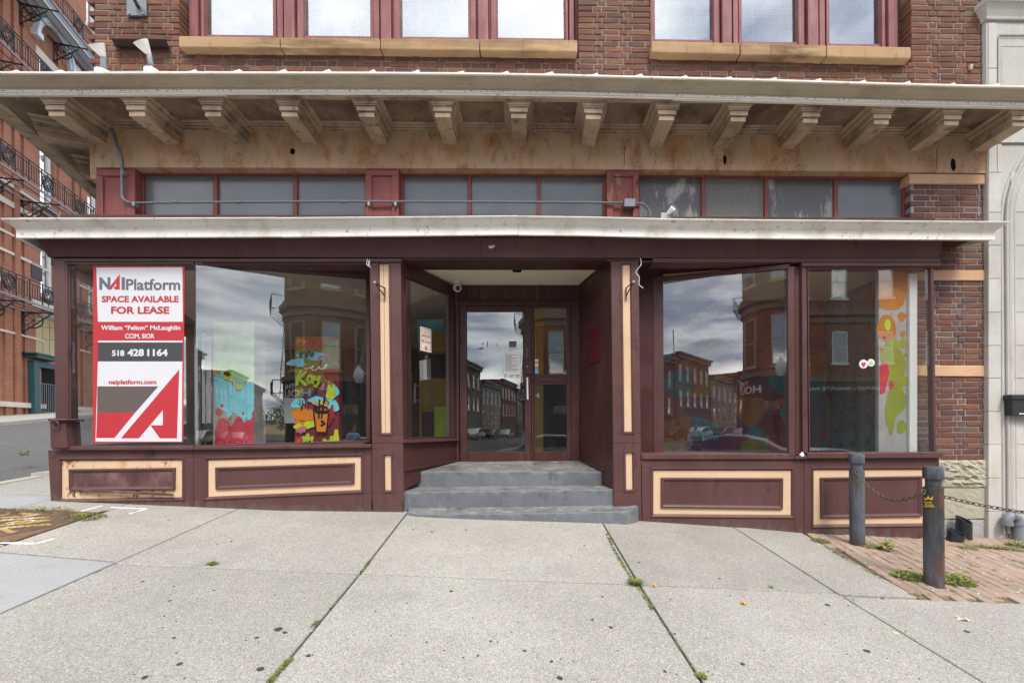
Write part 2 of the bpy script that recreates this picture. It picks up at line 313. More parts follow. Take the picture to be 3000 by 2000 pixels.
MT['dead_leaf'] = plain('dead_leaf', (0.55, 0.34, 0.10), 0.7, 0.2, 0, 0.2, 20, 0.2)
MT['pale_leaf'] = plain('pale_dead_leaf', (0.62, 0.52, 0.36), 0.7, 0.2, 0, 0.2, 20, 0.2)
for nm, c in dict(vinyl_white=(0.60, 0.60, 0.64), vinyl_red=(0.43, 0.032, 0.042), vinyl_dark=(0.055, 0.055, 0.058), vinyl_grey=(0.115, 0.125, 0.14), vinyl_brown=(0.11, 0.085, 0.08),
                  text_red=(0.42, 0.035, 0.04), orange=(0.70, 0.20, 0.02), amber=(0.75, 0.36, 0.03), teal=(0.02, 0.075, 0.08), tan=(0.42, 0.33, 0.17),
                  white_wood=(0.72, 0.72, 0.70), cyan=(0.20, 0.66, 0.78), crimson=(0.55, 0.03, 0.06), lime=(0.40, 0.55, 0.03), acid=(0.62, 0.68, 0.02), tang=(0.75, 0.24, 0.01),
                  spot_orange=(0.46, 0.16, 0.02), spot_green=(0.25, 0.28, 0.02), mural_grey=(0.36, 0.34, 0.33), mural_pink=(0.60, 0.18, 0.24), mural_red=(0.36, 0.02, 0.02), gold=(0.72, 0.43, 0.03), mustard=(0.36, 0.22, 0.02), paper=(0.78, 0.78, 0.76), ink=(0.12, 0.12, 0.13),
                  red_board=(0.085, 0.009, 0.010), blue=(0.03, 0.13, 0.42), brown=(0.05, 0.02, 0.015), palegreen=(0.42, 0.66, 0.30), skin=(0.42, 0.22, 0.15), hair=(0.02, 0.014, 0.01), denim=(0.04, 0.05, 0.09)).items():
    MT[nm] = plain(nm, c, 0.55, 0.3, 0, 0.30 if nm in ('cyan', 'crimson', 'lime', 'acid', 'tang', 'palegreen', 'mural_pink', 'mural_red', 'spot_orange', 'spot_green', 'mural_grey') else 0.05, 6, 0.02)

# ---------------------------------------------------------------- geometry helpers
class MB:
    def __init__(s): s.v, s.f, s.k = [], [], []
    def add(s, vs, fs, k=0):
        o = len(s.v); s.v += [tuple(float(c) for c in p) for p in vs]
        s.f += [tuple(i + o for i in f) for f in fs]; s.k += [k] * len(fs); return s
    def prism(s, a, b, k=0):               # closed prism between two matching outlines
        n = len(a)
        return s.add(list(a) + list(b), [tuple(range(n)), tuple(range(2 * n - 1, n - 1, -1))] + [(i, i + n, (i + 1) % n + n, (i + 1) % n) for i in range(n)], k)
    def pp(s, pts, Y0, Y1, k=0):           # outline measured on the photograph in the plane Y0, extruded back to Y1
        a = [W(x, y, Y0) for x, y in pts]; return s.prism(a, [(p[0], Y1, p[2]) for p in a], k)
    def pr(s, x0, y0, x1, y1, Y0, Y1, k=0): return s.pp([(x0, y0), (x1, y0), (x1, y1), (x0, y1)], Y0, Y1, k)
    def box(s, x0, x1, y0, y1, z0, z1, k=0):
        return s.prism([(x0, y0, z0), (x1, y0, z0), (x1, y0, z1), (x0, y0, z1)], [(x0, y1, z0), (x1, y1, z0), (x1, y1, z1), (x0, y1, z1)], k)
    def slab(s, q, th, k=0):               # a quad in space given a thickness along its normal (towards the back)
        q = [np.array(p, float) for p in q]; n = np.cross(q[1] - q[0], q[3] - q[0]); n /= np.linalg.norm(n)
        return s.prism(q, [p + n * th for p in q], k)
    def ring(s, q, prof, k=0):             # moulding round a quad (in a plane of constant Y): prof = [(inset, Y), ...]
        q = [np.array(p, float) for p in q]; rings = []
        for ins, Y in prof:
            r = []
            for i in range(4):
                a, b, c = q[i - 1], q[i], q[(i + 1) % 4]
                d1 = (a - b) / np.linalg.norm(a - b); d2 = (c - b) / np.linalg.norm(c - b)
                p = b + (d1 + d2) * ins; r.append((p[0], Y, p[2]))
            rings.append(r)
        vs = [p for r in rings for p in r]; fs = []
        for j in range(len(rings) - 1):
            for i in range(4):
                i2 = (i + 1) % 4; fs.append((j * 4 + i, j * 4 + i2, j * 4 + 4 + i2, j * 4 + 4 + i))
        return s.add(vs, fs, k)
    def tube(s, path, r, n=8, k=0, caps=True):
        path = [Vector(p) for p in path]; rs = r if isinstance(r, (list, tuple)) else [r] * len(path)
        vs, fs = [], []; side = None
        for i, p in enumerate(path):
            t = (path[min(i + 1, len(path) - 1)] - path[max(i - 1, 0)]).normalized()
            if side is None: side = t.orthogonal().normalized()
            side = (side - t * side.dot(t)); side = side.normalized() if side.length > 1e-6 else t.orthogonal().normalized()
            w = t.cross(side)
            for j in range(n):
                a = 2 * math.pi * j / n; vs.append(p + (side * math.cos(a) + w * math.sin(a)) * rs[i])
        for i in range(len(path) - 1):
            for j in range(n): fs.append((i * n + j, i * n + (j + 1) % n, (i + 1) * n + (j + 1) % n, (i + 1) * n + j))
        if caps: fs += [tuple(range(n - 1, -1, -1)), tuple(range((len(path) - 1) * n, len(path) * n))]
        return s.add(vs, fs, k)
    def lathe(s, prof, c=(0, 0, 0), n=20, k=0, a0=0, a1=2 * math.pi):
        full = abs(a1 - a0 - 2 * math.pi) < 1e-6; cols = n if full else n + 1
        vs = [(c[0] + r * math.cos(a0 + (a1 - a0) * j / n), c[1] + r * math.sin(a0 + (a1 - a0) * j / n), c[2] + z) for r, z in prof for j in range(cols)]
        fs = []
        for i in range(len(prof) - 1):
            for j in range(n):
                j2 = (j + 1) % cols; fs.append((i * cols + j, i * cols + j2, (i + 1) * cols + j2, (i + 1) * cols + j))
        return s.add(vs, fs, k)
    def sweep(s, path, prof, k=0, caps=True):   # path [(x, y, dz)], profile [(out, z)]; "out" is to the right of the path
        n = len(path); m = len(prof); vs = []
        nr = []
        for i in range(n - 1):
            d = Vector((path[i + 1][0] - path[i][0], path[i + 1][1] - path[i][1])).normalized(); nr.append(Vector((d.y, -d.x)))
        for i in range(n):
            if i == 0: q = nr[0]
            elif i == n - 1: q = nr[-1]
            else: q = (nr[i - 1] + nr[i]).normalized(); q = q / max(0.3, q.dot(nr[i]))
            for o, z in prof: vs.append((path[i][0] + q.x * o, path[i][1] + q.y * o, z + path[i][2]))
        fs = []
        for i in range(n - 1):
            for j in range(m): fs.append((i * m + j, i * m + (j + 1) % m, (i + 1) * m + (j + 1) % m, (i + 1) * m + j))
        if caps: fs += [tuple(range(m)), tuple(range(n * m - 1, (n - 1) * m - 1, -1))]
        return s.add(vs, fs, k)
    def mesh(s, name, mats, off=(0, 0, 0), bevel=0.0, smooth=False, seg=1):
        me = bpy.data.meshes.new(name)
        me.from_pydata([(a - off[0], b - off[1], c - off[2]) for a, b, c in s.v], [], s.f)
        for q in (mats if isinstance(mats, (list, tuple)) else [mats]): me.materials.append(MT[q] if isinstance(q, str) else q)
        me.polygons.foreach_set('material_index', s.k)
        bm = bmesh.new(); bm.from_mesh(me)
        bmesh.ops.recalc_face_normals(bm, faces=bm.faces)
        if bevel:
            es = [e for e in bm.edges if len(e.link_faces) == 2 and e.calc_face_angle(0) > 0.5]
            bmesh.ops.bevel(bm, geom=es, offset=bevel, offset_type='OFFSET', segments=seg, profile=0.5, affect='EDGES', clamp_overlap=True)
        bm.to_mesh(me); bm.free()
        if smooth:
            me.shade_smooth(); me.set_sharp_from_angle(angle=0.7)
        return me

def origin(p):
    o = Vector((0, 0, 0))
    while p is not None: o += p.location; p = p.parent
    return o
def put(name, mb, mats, parent=None, bevel=0.0, smooth=False, kind=None, seg=1, local=False):
    """One mesh object; its vertices are given in world coordinates unless local."""
    off = (0, 0, 0) if (local or parent is None) else origin(parent)
    o = bpy.data.objects.new(name, mb.mesh(name, mats, off, bevel, smooth, seg)); C.objects.link(o); o.parent = parent
    if kind: o['kind'] = kind
    return o
def tag(o, label, cat, group=None):
    o['label'] = label; o['category'] = cat
    if group: o['group'] = group
    return o
def thing(name, label, cat, loc=(0, 0, 0), group=None, rotz=0.0):
    o = bpy.data.objects.new(name, None); o.empty_display_size = 0.2; C.objects.link(o); o.location = loc; o.rotation_euler = (0, 0, rotz)
    return tag(o, label, cat, group)
def solo(name, mb, mats, label, cat, loc, group=None, bevel=0.0, smooth=False, seg=1):
    o = bpy.data.objects.new(name, mb.mesh(name, mats, loc, bevel, smooth, seg)); C.objects.link(o); o.location = loc
    return tag(o, label, cat, group)
def inst(name, me, loc, parent=None, rot=(0, 0, 0), scale=(1, 1, 1)):
    o = bpy.data.objects.new(name, me); C.objects.link(o); o.parent = parent
    q = origin(parent) if parent is not None else Vector((0, 0, 0))
    o.location = Vector(loc) - q; o.rotation_euler = rot; o.scale = scale; return o
_tx = {}
def glyphs(s, bold=0.0):
    if (s, bold) in _tx: return _tx[(s, bold)]
    cu = bpy.data.curves.new('lettering', 'FONT'); cu.body = s; cu.size = 1.0; cu.offset = bold; cu.resolution_u = 3; cu.fill_mode = 'BOTH'
    o = bpy.data.objects.new('lettering', cu); C.objects.link(o); bpy.context.view_layer.update()
    me = bpy.data.meshes.new_from_object(o.evaluated_get(bpy.context.evaluated_depsgraph_get()))
    vs = [(v.co.x, v.co.y) for v in me.vertices]; fs = [tuple(p.vertices) for p in me.polygons]
    bpy.data.objects.remove(o); bpy.data.meshes.remove(me); bpy.data.curves.remove(cu)
    x0 = min(v[0] for v in vs); x1 = max(v[0] for v in vs); y0 = min(v[1] for v in vs); y1 = max(v[1] for v in vs)
    _tx[(s, bold)] = ([((a - x0) / (x1 - x0), (b - y0) / (y1 - y0)) for a, b in vs], fs); return _tx[(s, bold)]
def text(mb, s, q, bold=0.0, k=0, lift=0.0):
    """Lettering stretched over the quad q (top left, top right, bottom right, bottom left)."""
    vs, fs = glyphs(s, bold); q = [np.array(p, float) for p in q]
    n = np.cross(q[1] - q[0], q[3] - q[0]); n = n / np.linalg.norm(n) * -lift
    P3 = [(q[3] * (1 - u) + q[2] * u) * (1 - v) + (q[0] * (1 - u) + q[1] * u) * v + n for u, v in vs]
    mb.add(P3, fs, k); return mb
def WQ(x0, y0, x1, y1, Y): return [W(x0, y0, Y), W(x1, y0, Y), W(x1, y1, Y), W(x0, y1, Y)]

# ================================================================ GROUND
YB = 5.10                                   # front of the shop's bulkheads
WY = 5.30                                   # face of the brick wall
SD = np.array([-0.38, 1.0]); SD /= np.linalg.norm(SD)    # direction of the side street, away from the camera
SN = np.array([-SD[1], SD[0]])              # outward normal of the shop's side wall
A2 = np.array([W(279, 500, WY)[0], WY])     # front left corner of the brick wall
XR = W(2893, 700, WY)[0]                    # right end of the brick wall

def sheet(pts, z, th):                      # slab of ground from plan points, following function z
    a = [(x, y, z(x, y)) for x, y in pts]; return a, [(x, y, c - th) for x, y, c in a]
g = MB(); g.add([(-400, -400, -4), (400, -400, -4), (400, 400, -4), (-400, 400, -4)], [(0, 1, 2, 3)])
o = put('ground', g, 'asphalt', kind='structure')
# earth under the pavement
g = MB(); a, b = sheet([(-6.5, -2.4), (14, -2.4), (14, 5.9), (-6.5, 5.9)], lambda x, y: gz(x, y) - 0.03, 0.4); g.prism(a, b)
sidewalk = put('sidewalk', g, 'soil', kind='structure')
g = MB(); a, b = sheet([(-6.5, 5.9), (-5.3, 5.9), (-9.0, 16), (-10.2, 16)], lambda x, y: gz(min(x, -6), min(y, 6)) - 0.03 + 0.05 * max(0, y - 6), 0.4); g.prism(a, b)
put('side_sidewalk', g, 'concrete', kind='structure')
def slab(pts, mat='concrete', gap=0.006, lift=0.0):
    c = np.mean(np.array(pts), axis=0); q = []
    for i in range(len(pts)):               # every slab shrinks a little, which leaves the joints open
        p = np.array(pts[i]); a = np.array(pts[i - 1]) - p; b = np.array(pts[(i + 1) % len(pts)]) - p
        a = a / np.linalg.norm(a); b = b / np.linalg.norm(b); s = abs(a[0] * b[1] - a[1] * b[0])
        q.append(p + (a + b) * gap / max(s, 0.4))
    mb = MB(); a, b = sheet(q, lambda x, y: gz(x, y) + lift, 0.07); mb.prism(a, b)
    return put('slab', mb, mat, sidewalk, bevel=0.005)
Ya, Yb, Yc, Yd = 5.6, 3.50, 2.14, 0.7
J0 = lambda y: -5.30 + 0.12 * (5.1 - y)
J1a = lambda y: -4.42 + 0.13 * (5.05 - y)
J1 = lambda y: -3.235 + 0.055 * (5.0 - y)
J2 = lambda y: -1.372 + 0.042 * (4.93 - y)
J3 = lambda y: 0.777 + 0.035 * (5.03 - y)
J4 = lambda y: 2.285 + 0.055 * (5.23 - y)
J5 = lambda y: 3.075 - 0.043 * (4.94 - y)
def col_slabs(L, Rr, ys, mats):
    for (y0, y1), mt in zip(zip(ys[:-1], ys[1:]), mats): slab([(L(y0), y0), (Rr(y0), y0), (Rr(y1), y1), (L(y1), y1)], mt, 0.008 if mt == 'concrete' else 0.006)
c, cn = 'concrete', 'concrete_new'
yl = [5.62, 3.5, 2.14, 0.75, -0.7, -2.2]
col_slabs(J1, J2, yl, [c] * 5); col_slabs(J2, J3, yl, [c] * 5); col_slabs(J3, J4, yl, [c] * 5)
col_slabs(J4, J5, [5.62, 3.47], [c])
for x0, x1 in ((2.42, 4.1), (4.1, 5.8), (5.8, 7.5), (7.5, 9.2), (9.2, 12)):
    for y0, y1 in ((3.44, 2.14), (2.14, 0.75), (0.75, -0.7), (-0.7, -2.2)): slab([(J4(y0) if x0 < 3 else x0, y0), (x1, y0), (x1, y1), (J4(y1) if x0 < 3 else x0, y1)], c, 0.006)
# left of the grate: old slabs, the grate's bay and the paler new slab
slab([(J1a(5.5), 5.5), (J1(5.5), 5.5), (J1(3.55), 3.55), (J1a(3.66), 3.66)], c)
slab([(J1a(3.64), 3.64), (J1(3.53), 3.53), (J1(2.14), 2.14), (-4.3, 2.2)], cn, lift=0.002)
slab([(-5.9, 3.8), (J1a(3.8) - 0.005, 3.8), (-4.32, 2.2), (-6.2, 2.3)], cn)
slab([(-6.2, 2.26), (-3.1, 2.12), (-3.1, 0.75), (-6.2, 0.75)], c); slab([(-6.2, 0.73), (-3.0, 0.73), (-3.0, -2.2), (-6.2, -2.2)], c)
slab([(J0(5.5), 5.5), (J1a(5.5), 5.5), (J1a(4.74), 4.74), (J0(4.74), 4.74)], c)
slab([(-6.45, 5.32), (J0(5.32), 5.32), (J0(3.82), 3.82), (-6.3, 3.82)], cn)
slab([(-6.5, 7.5), (-5.6, 7.5), (-5.15, 5.34), (-6.47, 5.34)], c)
# kerb round the corner
kp = [(-10.4, 15.8), (-7.0, 7.6), (-6.62, 6.2), (-6.6, 5.4), (-6.55, 4.2), (-6.35, 2.4)]
mb = MB(); path = [(x, y, gz(x, y) + (0.05 * (y - 6) if y > 7 else 0)) for x, y in kp]
mb.sweep(path, [(-0.13, 0.004), (0.02, 0.004), (0.03, -0.16), (-0.13, -0.3)]); put('kerb', mb, 'kerb', kind='structure', bevel=0.008)
mb = MB(); mb.box(-6.3, 16, -2.42, -2.24, -0.3, 0)
mb.v = [(x, y, z + gz(x, y) + 0.006) for x, y, z in mb.v]; put('kerb', mb, 'kerb', kind='structure', bevel=0.01)

# opposite side of the side street: facade plane of the red building
RU = np.array([-0.312, 1.0]); RU /= np.linalg.norm(RU); RN = np.array([RU[1], -RU[0]]); RQ = np.array([-22.7, 20.0])
def rb(px, py, off=0.0):                    # pixel -> (u, -off, z) in the facade's own frame
    d = ray(px, py); q = RQ + RN * off; t = (q @ RN) / (d[:2] @ RN); p = d * t
    return ((p[:2] - RQ) @ RU, -off, p[2])
def rbw(u, off, z): p = RQ + RU * u + RN * off; return (p[0], p[1], z)
b0, b1 = rb(0, 1219), rb(100, 1213); zb = lambda u: b0[2] + (b1[2] - b0[2]) / (b1[0] - b0[0]) * (u - b0[0])
k0, k1 = rb(0, 1236, 3.0), rb(140, 1224, 3.0); zk = lambda u: k0[2] + (k1[2] - k0[2]) / (k1[0] - k0[0]) * (u - k0[0])
mb = MB(); us = [-14, -4, 0, 4, 8, 20]
for u, v in zip(us[:-1], us[1:]):
    a = [rbw(u, 0.3 - 0.6, zb(u) + 0.02), rbw(v, -0.3, zb(v) + 0.02), rbw(v, 2.85, zk(v)), rbw(u, 2.85, zk(u))]; mb.prism(a, [(x, y, z - 0.5) for x, y, z in a])
put('far_sidewalk', mb, 'concrete_far', kind='structure')
mb = MB()
for u, v in zip(us[:-1], us[1:]):
    a = [rbw(u, 2.86, zk(u) + 0.004), rbw(v, 2.86, zk(v) + 0.004), rbw(v, 3.02, zk(v) - 0.002), rbw(u, 3.02, zk(u) - 0.002)]; mb.prism(a, [(x, y, z - 0.6) for x, y, z in a])
put('kerb', mb, 'kerb', kind='structure')
mb = MB()                                    # asphalt between the two kerbs
near = [(-6.45, 2.4), (-6.63, 5.4), (-6.66, 6.2), (-7.05, 7.6), (-10.5, 16), (-13, 24)]
zn = [gz(x, min(y, 7.6)) + 0.05 * max(0, y - 7.6) - 0.15 for x, y in near]
far = [rbw(u, 3.02, zk(u) - 0.13) for u in (-16, -10, -6, -2, 4, 12)]
for i in range(5):
    a = [(*near[i], zn[i]), (*near[i + 1], zn[i + 1]), far[i + 1], far[i]]
    mb.add(a, [(0, 1, 2, 3)])
put('side_street', mb, 'asphalt', kind='structure')
mb = MB(); gs = lambda x, y: gz(x, -2.4) - 0.14 + 0.02 * min(0, y + 6) * 0.3
for x0, x1 in ((-40, -16), (-16, 0), (0, 16), (16, 45)):
    mb.add([(x0, -120, gs(x0, -120)), (x1, -120, gs(x1, -120)), (x1, -2.4, gs(x1, -2.4)), (x0, -2.4, gs(x0, -2.4))], [(0, 1, 2, 3)])
put('main_street', mb, 'asphalt', kind='structure')

# ================================================================ THE SHOP BUILDING
shop = thing('corner_building', 'brick corner building with maroon painted shop front and a bracketed cornice', 'building', (0, WY, -1.1))
def part(name, mb, mat, parent=None, **k): return put(name, mb, mat, parent or shop, **k)

# ---- brick wall: backing and bricks
Zt = 6.4
zf = lambda x, y, Y=WY: W(x, y, Y)[2]
o1x0, o1x1 = W(525, 60, WY)[0], W(1694, 60, WY)[0]
o2x0, o2x1 = W(1905, 60, WY)[0], W(2669, 60, WY)[0]
zs1, zs2 = W(1100, 149, 5.2)[2], W(2290, 166, 5.2)[2]
zfr = zf(1500, 395)                          # top of the frieze plate
px0 = W(2668, 800, WY)[0]
mb = MB()
ym0, ym1 = WY + 0.007, 5.62
mb.box(A2[0] + .008, o1x0 - .012, ym0, ym1, zfr, Zt); mb.box(o1x0, o1x1, ym0, ym1, zfr, zs1); mb.box(o1x1 + .012, o2x0 - .012, ym0, ym1, zfr, Zt)
mb.box(o2x0, o2x1, ym0, ym1, zfr, zs2); mb.box(o2x1 + .012, XR, ym0, ym1, zfr, Zt)
part('wall', mb, 'mortar')
zc1 = W(2780, 791, WY)[2]; zsb = W(2800, 1348, WY)[2]
mb = MB(); mb.box(px0 + 0.014, XR, ym0, 5.62, zsb - 0.4, zf(2780, 505)); part('pier', mb, 'mortar_dark')
mb = MB()                                    # unseen sides, back and roof of the building
q = A2 + SD * 9
mb.prism([(A2[0], A2[1] + 0.02, 2.2), (q[0], q[1], 2.2), (q[0], q[1], Zt), (A2[0], A2[1] + 0.02, Zt)], [(A2[0] + 0.3, A2[1] + 0.02, 2.2), (q[0] + 0.3, q[1], 2.2), (q[0] + 0.3, q[1], Zt), (A2[0] + 0.3, A2[1] + 0.02, Zt)])
mb.box(XR - 0.3, XR - 0.01, 5.63, 14, -1.6, Zt); mb.box(q[0], XR, 14, 14.3, -1.6, Zt)
mb.prism([(A2[0], 5.32, Zt), (XR, 5.32, Zt), (XR, 14, Zt), (q[0], 14, Zt)], [(A2[0], 5.32, Zt + 0.3), (XR, 5.32, Zt + 0.3), (XR, 14, Zt + 0.3), (q[0], 14, Zt + 0.3)])
part('rear_wall', mb, 'mortar')

def brick_outline(w, h, d, j):
    c = 0.006; r = lambda s=0.0045: random.uniform(-s, s) * j
    fr = [(c + r(), -r(.002), c + r()), (w - c + r(), r(.002), c + r()), (w - c + r(), r(.002), h - c + r()), (c + r(), r(.002), h - c + r())]
    md = [(0, 0.006, 0), (w, 0.006, 0), (w, 0.006, h), (0, 0.006, h)]; bk = [(0, d, 0), (w, d, 0), (w, d, h), (0, d, h)]
    vs = fr + md + bk
    fs = [(0, 1, 2, 3)] + [(i, i + 4, (i + 1) % 4 + 4, (i + 1) % 4) for i in range(4)] + [(i + 4, i + 8, (i + 1) % 4 + 8, (i + 1) % 4 + 4) for i in range(4)]
    return vs, fs
HB, CB = 0.0575, 0.0677
blib = {}
for nm, w in (('stretcher', 0.195), ('header', 0.0925)):
    blib[nm] = []
    for i in range(5):
        vs, fs = brick_outline(w, HB, 0.16, 1); m_ = MB(); m_.add(vs, fs); blib[nm].append((m_.mesh('brick', 'brick'), w))
bricks = []
def lay(X0, X1, Z0, Z1, Y, excl=(), phase=0.0, pad=0):
    n = int(math.floor((Z1 - Z0) / CB + 0.3))
    for r in range(n):
        z = Z0 + r * CB; x = X0 - (0.152 if r % 2 else 0.0) + phase + random.uniform(-.008, .008); t = r % 2; row = []
        while x < X1:
            w = 0.195 if t == 0 else 0.0925
            lo, hi = max(x, X0), min(x + w, X1)
            segs = [(lo, hi)]
            for ex0, ex1, ez0, ez1 in excl:
                if z + HB > ez0 + 0.01 and z < ez1 - 0.01:
                    ns = []
                    for s0, s1 in segs:
                        if s1 <= ex0 or s0 >= ex1: ns.append((s0, s1)); continue
                        if s0 < ex0: ns.append((s0, ex0))
                        if s1 > ex1: ns.append((ex1, s1))
                    segs = ns
            row += segs
            x += w + 0.0102; t = 1 - t
        i = 0
        while i < len(row):
            s0, s1 = row[i]
            if s1 - s0 < 0.055:
                if i + 1 < len(row) and row[i + 1][0] - s1 < 0.02: row[i + 1] = (s0, row[i + 1][1]); row.pop(i); continue
                if i and s0 - row[i - 1][1] < 0.02: row[i - 1] = (row[i - 1][0], s1); row.pop(i); continue
            i += 1
        for s0, s1 in row: bricks.append((s0, z, s1 - s0, Y + random.uniform(-.004, .003), random.uniform(-.006, .006)))
big = 99.0
lay(A2[0], XR, zfr + 0.03, Zt, WY, [(o1x0, o1x1, zs1 + .06, big), (o2x0, o2x1, zs2 + .06, big)])
zb1t, zb1b = W(2780, 791, WY)[2], W(2780, 821, WY)[2]; zb2t, zb2b = W(2780, 1070.5, WY)[2], W(2780, 1102, WY)[2]
ztop = W(2780, 538, WY)[2]
for za, zz in ((zsb, zb2b), (zb2t, zb1b), (zb1t, ztop)):
    n = round((zz - za) / CB); cb = (zz - za) / n
    k0_ = len(bricks); lay(px0, XR, za + 0.006, za + 0.006 + n * CB, WY, (), 0.05)
    for i in range(k0_, len(bricks)): b_ = list(bricks[i]); b_[1] = za + 0.006 + (b_[1] - za - 0.006) * cb / CB; bricks[i] = tuple(b_)
def vis(b):
    x, z, w, Y, _ = b; p = np.array((x + w / 2, Y, z)); d = p @ fwd
    qx = PX + F * (p @ right) / d; qy = PY - F * (p @ up) / d
    hidden = qx < -20 or qx > 3010 or qy < -15 or (214 < qy < 535) or (645 < qy < 690) or (qx < 2755 and qy > 690)
    return 0 if hidden else w / (d * d)
order = sorted(range(len(bricks)), key=lambda i: -vis(bricks[i])); single = set(order[:296])
rest = MB()
for i, (x, z, w, Y, tilt) in enumerate(bricks):
    if i in single:
        me, w0 = random.choice(blib['stretcher' if w > 0.12 else 'header'])
        inst('brick', me, (x, Y, z), shop, (0, tilt * 0.5, tilt), (w / w0, 1, 1))
    else:
        vs, fs = brick_outline(w, HB, 0.16 if vis(bricks[i]) else 0.05, 1)
        rest.add([(x + a, Y + b, z + c_) for a, b, c_ in vs], fs)
part('brickwork', rest, 'brick', kind='stuff')

# ---- upper windows
def upper_window(gl, Yf=5.43, Yg=5.5, zhi=Zt):
    """One sash: its pane, slim sash frame; px left, right and the sill's height."""
    x0, x1, yb = gl
    p0, p1 = W(x0, yb, Yg), W(x1, yb, Yg); f = MB()
    f.box(p0[0] - 0.02, p0[0] + 0.02, Yf + 0.03, Yg + 0.03, p0[2] - 0.06, zhi); f.box(p1[0] - 0.02, p1[0] + 0.02, Yf + 0.03, Yg + 0.03, p0[2] - 0.06, zhi)
    f.box(p0[0] + 0.021, p1[0] - 0.021, Yf + 0.03, Yg + 0.03, p0[2] - 0.08, p0[2] - 0.006)
    s = part('sash', f, 'sash', bevel=0.004)
    g_ = MB(); g_.box(p0[0] + 0.0205, p1[0] - 0.0205, Yg, Yg + 0.006, p0[2] - 0.005, zhi); put('pane', g_, 'glass_up', s)
    # venetian blind behind it
    xa, xb = p0[0] + 0.03, p1[0] - 0.03
    return xa, xb, p0[2]
G1 = [(595, 810, 108), (887, 1093, 111), (1170, 1378, 114), (1454, 1657, 117)]
G2 = [(1912, 2093, 121), (2165, 2342, 128), (2420, 2587, 134)]
blinds = [upper_window(g_) for g_ in G1] + [upper_window(g_) for g_ in G2]
def mull(x0, x1, yb):
    a, b = W(x0, yb, 5.42)[0], W(x1, yb, 5.42)[0]; z0 = W(x0, yb, 5.42)[2] - 0.1; w = b - a; f = MB()
    if w < 0.06: f.box(a, b, 5.42, 5.56, z0, Zt)
    else:
        f.box(a, a + w * .22, 5.432, 5.56, z0, Zt); f.box(a + w * .225, a + w * .30, 5.46, 5.56, z0, Zt)
        f.box(a + w * .305, a + w * .70, 5.405, 5.56, z0, Zt); f.box(a + w * .705, a + w * .78, 5.46, 5.56, z0, Zt); f.box(a + w * .785, b, 5.432, 5.56, z0, Zt)
    part('mullion', f, 'sash', bevel=0.008, seg=2)
for a in ((551, 595, 108), (810, 887, 110), (1093, 1170, 113), (1378, 1454, 116), (1657, 1693, 118), (1905, 1912, 120), (2093, 2165, 125), (2342, 2420, 131), (2587, 2634, 137)): mull(*a)
for pts in ([(522, 105), (820, 109.5), (820, 141), (522, 138)], [(820, 109.5), (1114, 112), (1114, 144), (820, 141)], [(1114, 112), (1405, 114.5), (1405, 148), (1114, 144)], [(1405, 114.5), (1693, 117), (1693, 152), (1405, 148)],
            [(1908, 120), (2169, 126), (2169, 160), (1908, 153)], [(2169, 126), (2422, 132), (2422, 167), (2169, 160)], [(2422, 132), (2671, 138), (2671, 172), (2422, 167)]):
    pts = [(pts[0][0] + 1.2, pts[0][1]), (pts[1][0] - 1.2, pts[1][1]), (pts[2][0] - 1.2, pts[2][1]), (pts[3][0] + 1.2, pts[3][1])]
    mb = MB(); mb.pp(pts, 5.2, 5.56); part('window_sill', mb, 'sandstone', bevel=0.012, seg=2)
mb = MB()                                    # rooms behind the upper windows
za = 3.75
for x0, x1 in ((o1x0 - .3, o1x1 + .1), (o2x0 - .1, o2x1 + .3)):
    mb.box(x0, x1, 9, 9.1, za, Zt); mb.box(x0 - .1, x0, 5.63, 9, za, Zt); mb.box(x1, x1 + .1, 5.63, 9, za, Zt)
part('upper_room', mb, 'mural_grey')
mb = MB(); mb.box(A2[0] + .05, XR - .35, 5.63, 13.9, 3.5, 3.74); part('upper_floor', mb, 'brown')

# ---- great cornice
E0, E1 = 4.74, WY
zsof = 3.452
lip = [(0, 216), (500, 215), (1000, 215.5), (1300, 217), (1600, 221), (2000, 231), (2300, 238), (2600, 248), (3000, 257)]
OXs = -5.62
st = []
for x, y in lip:
    p = W(x, y, 4.6); st.append((p[0], p[2]))
zl = lambda x: float(np.interp(x, [s_[0] for s_ in st], [s_[1] for s_ in st]))
ZL = 3.545
xs = [OXs, -4.6, -3.6, -2.6, -1.6, -0.6, 0.4, 1.4, 2.4, 3.4, 4.4, 5.34]
O2 = np.array([OXs, E0]); bk = O2 + SD * 7
path = [(x, E0, zl(x) - ZL) for x in xs]; path_side = [(bk[0], bk[1], 0.0), (O2[0], O2[1], 0.0)]
prof_all = [(-0.02, 3.425), (0.02, 3.425), (0.025, 3.468), (0.022, 3.47), (0.03, 3.49), (0.045, 3.492), (0.05, 3.503), (0.075, 3.512), (0.105, 3.532), (0.125, 3.548), (0.14, 3.552), (0.14, 3.562), (-0.02, 3.562)]
mb = MB(); mb.sweep(path, [(-0.02, 3.474), (0.022, 3.474), (0.03, 3.490), (0.052, 3.492), (0.056, 3.502), (0.072, 3.508), (0.088, 3.518), (0.10, 3.530), (0.112, 3.540), (0.12, 3.544), (-0.02, 3.544)])
cornice = part('cornice', mb, 'crown')
mb = MB(); mb.sweep(path, [(-0.02, 3.545), (0.134, 3.545), (0.138, 3.551), (0.136, 3.557), (-0.02, 3.565)]); put('lip', mb, 'crown_lip', cornice)
mb = MB(); mb.sweep(path, [(-0.02, 3.430), (0.012, 3.430), (0.012, 3.446), (0.022, 3.448), (0.022, 3.472), (-0.02, 3.472)])
put('drip_strip', mb, 'crown_lip', cornice)
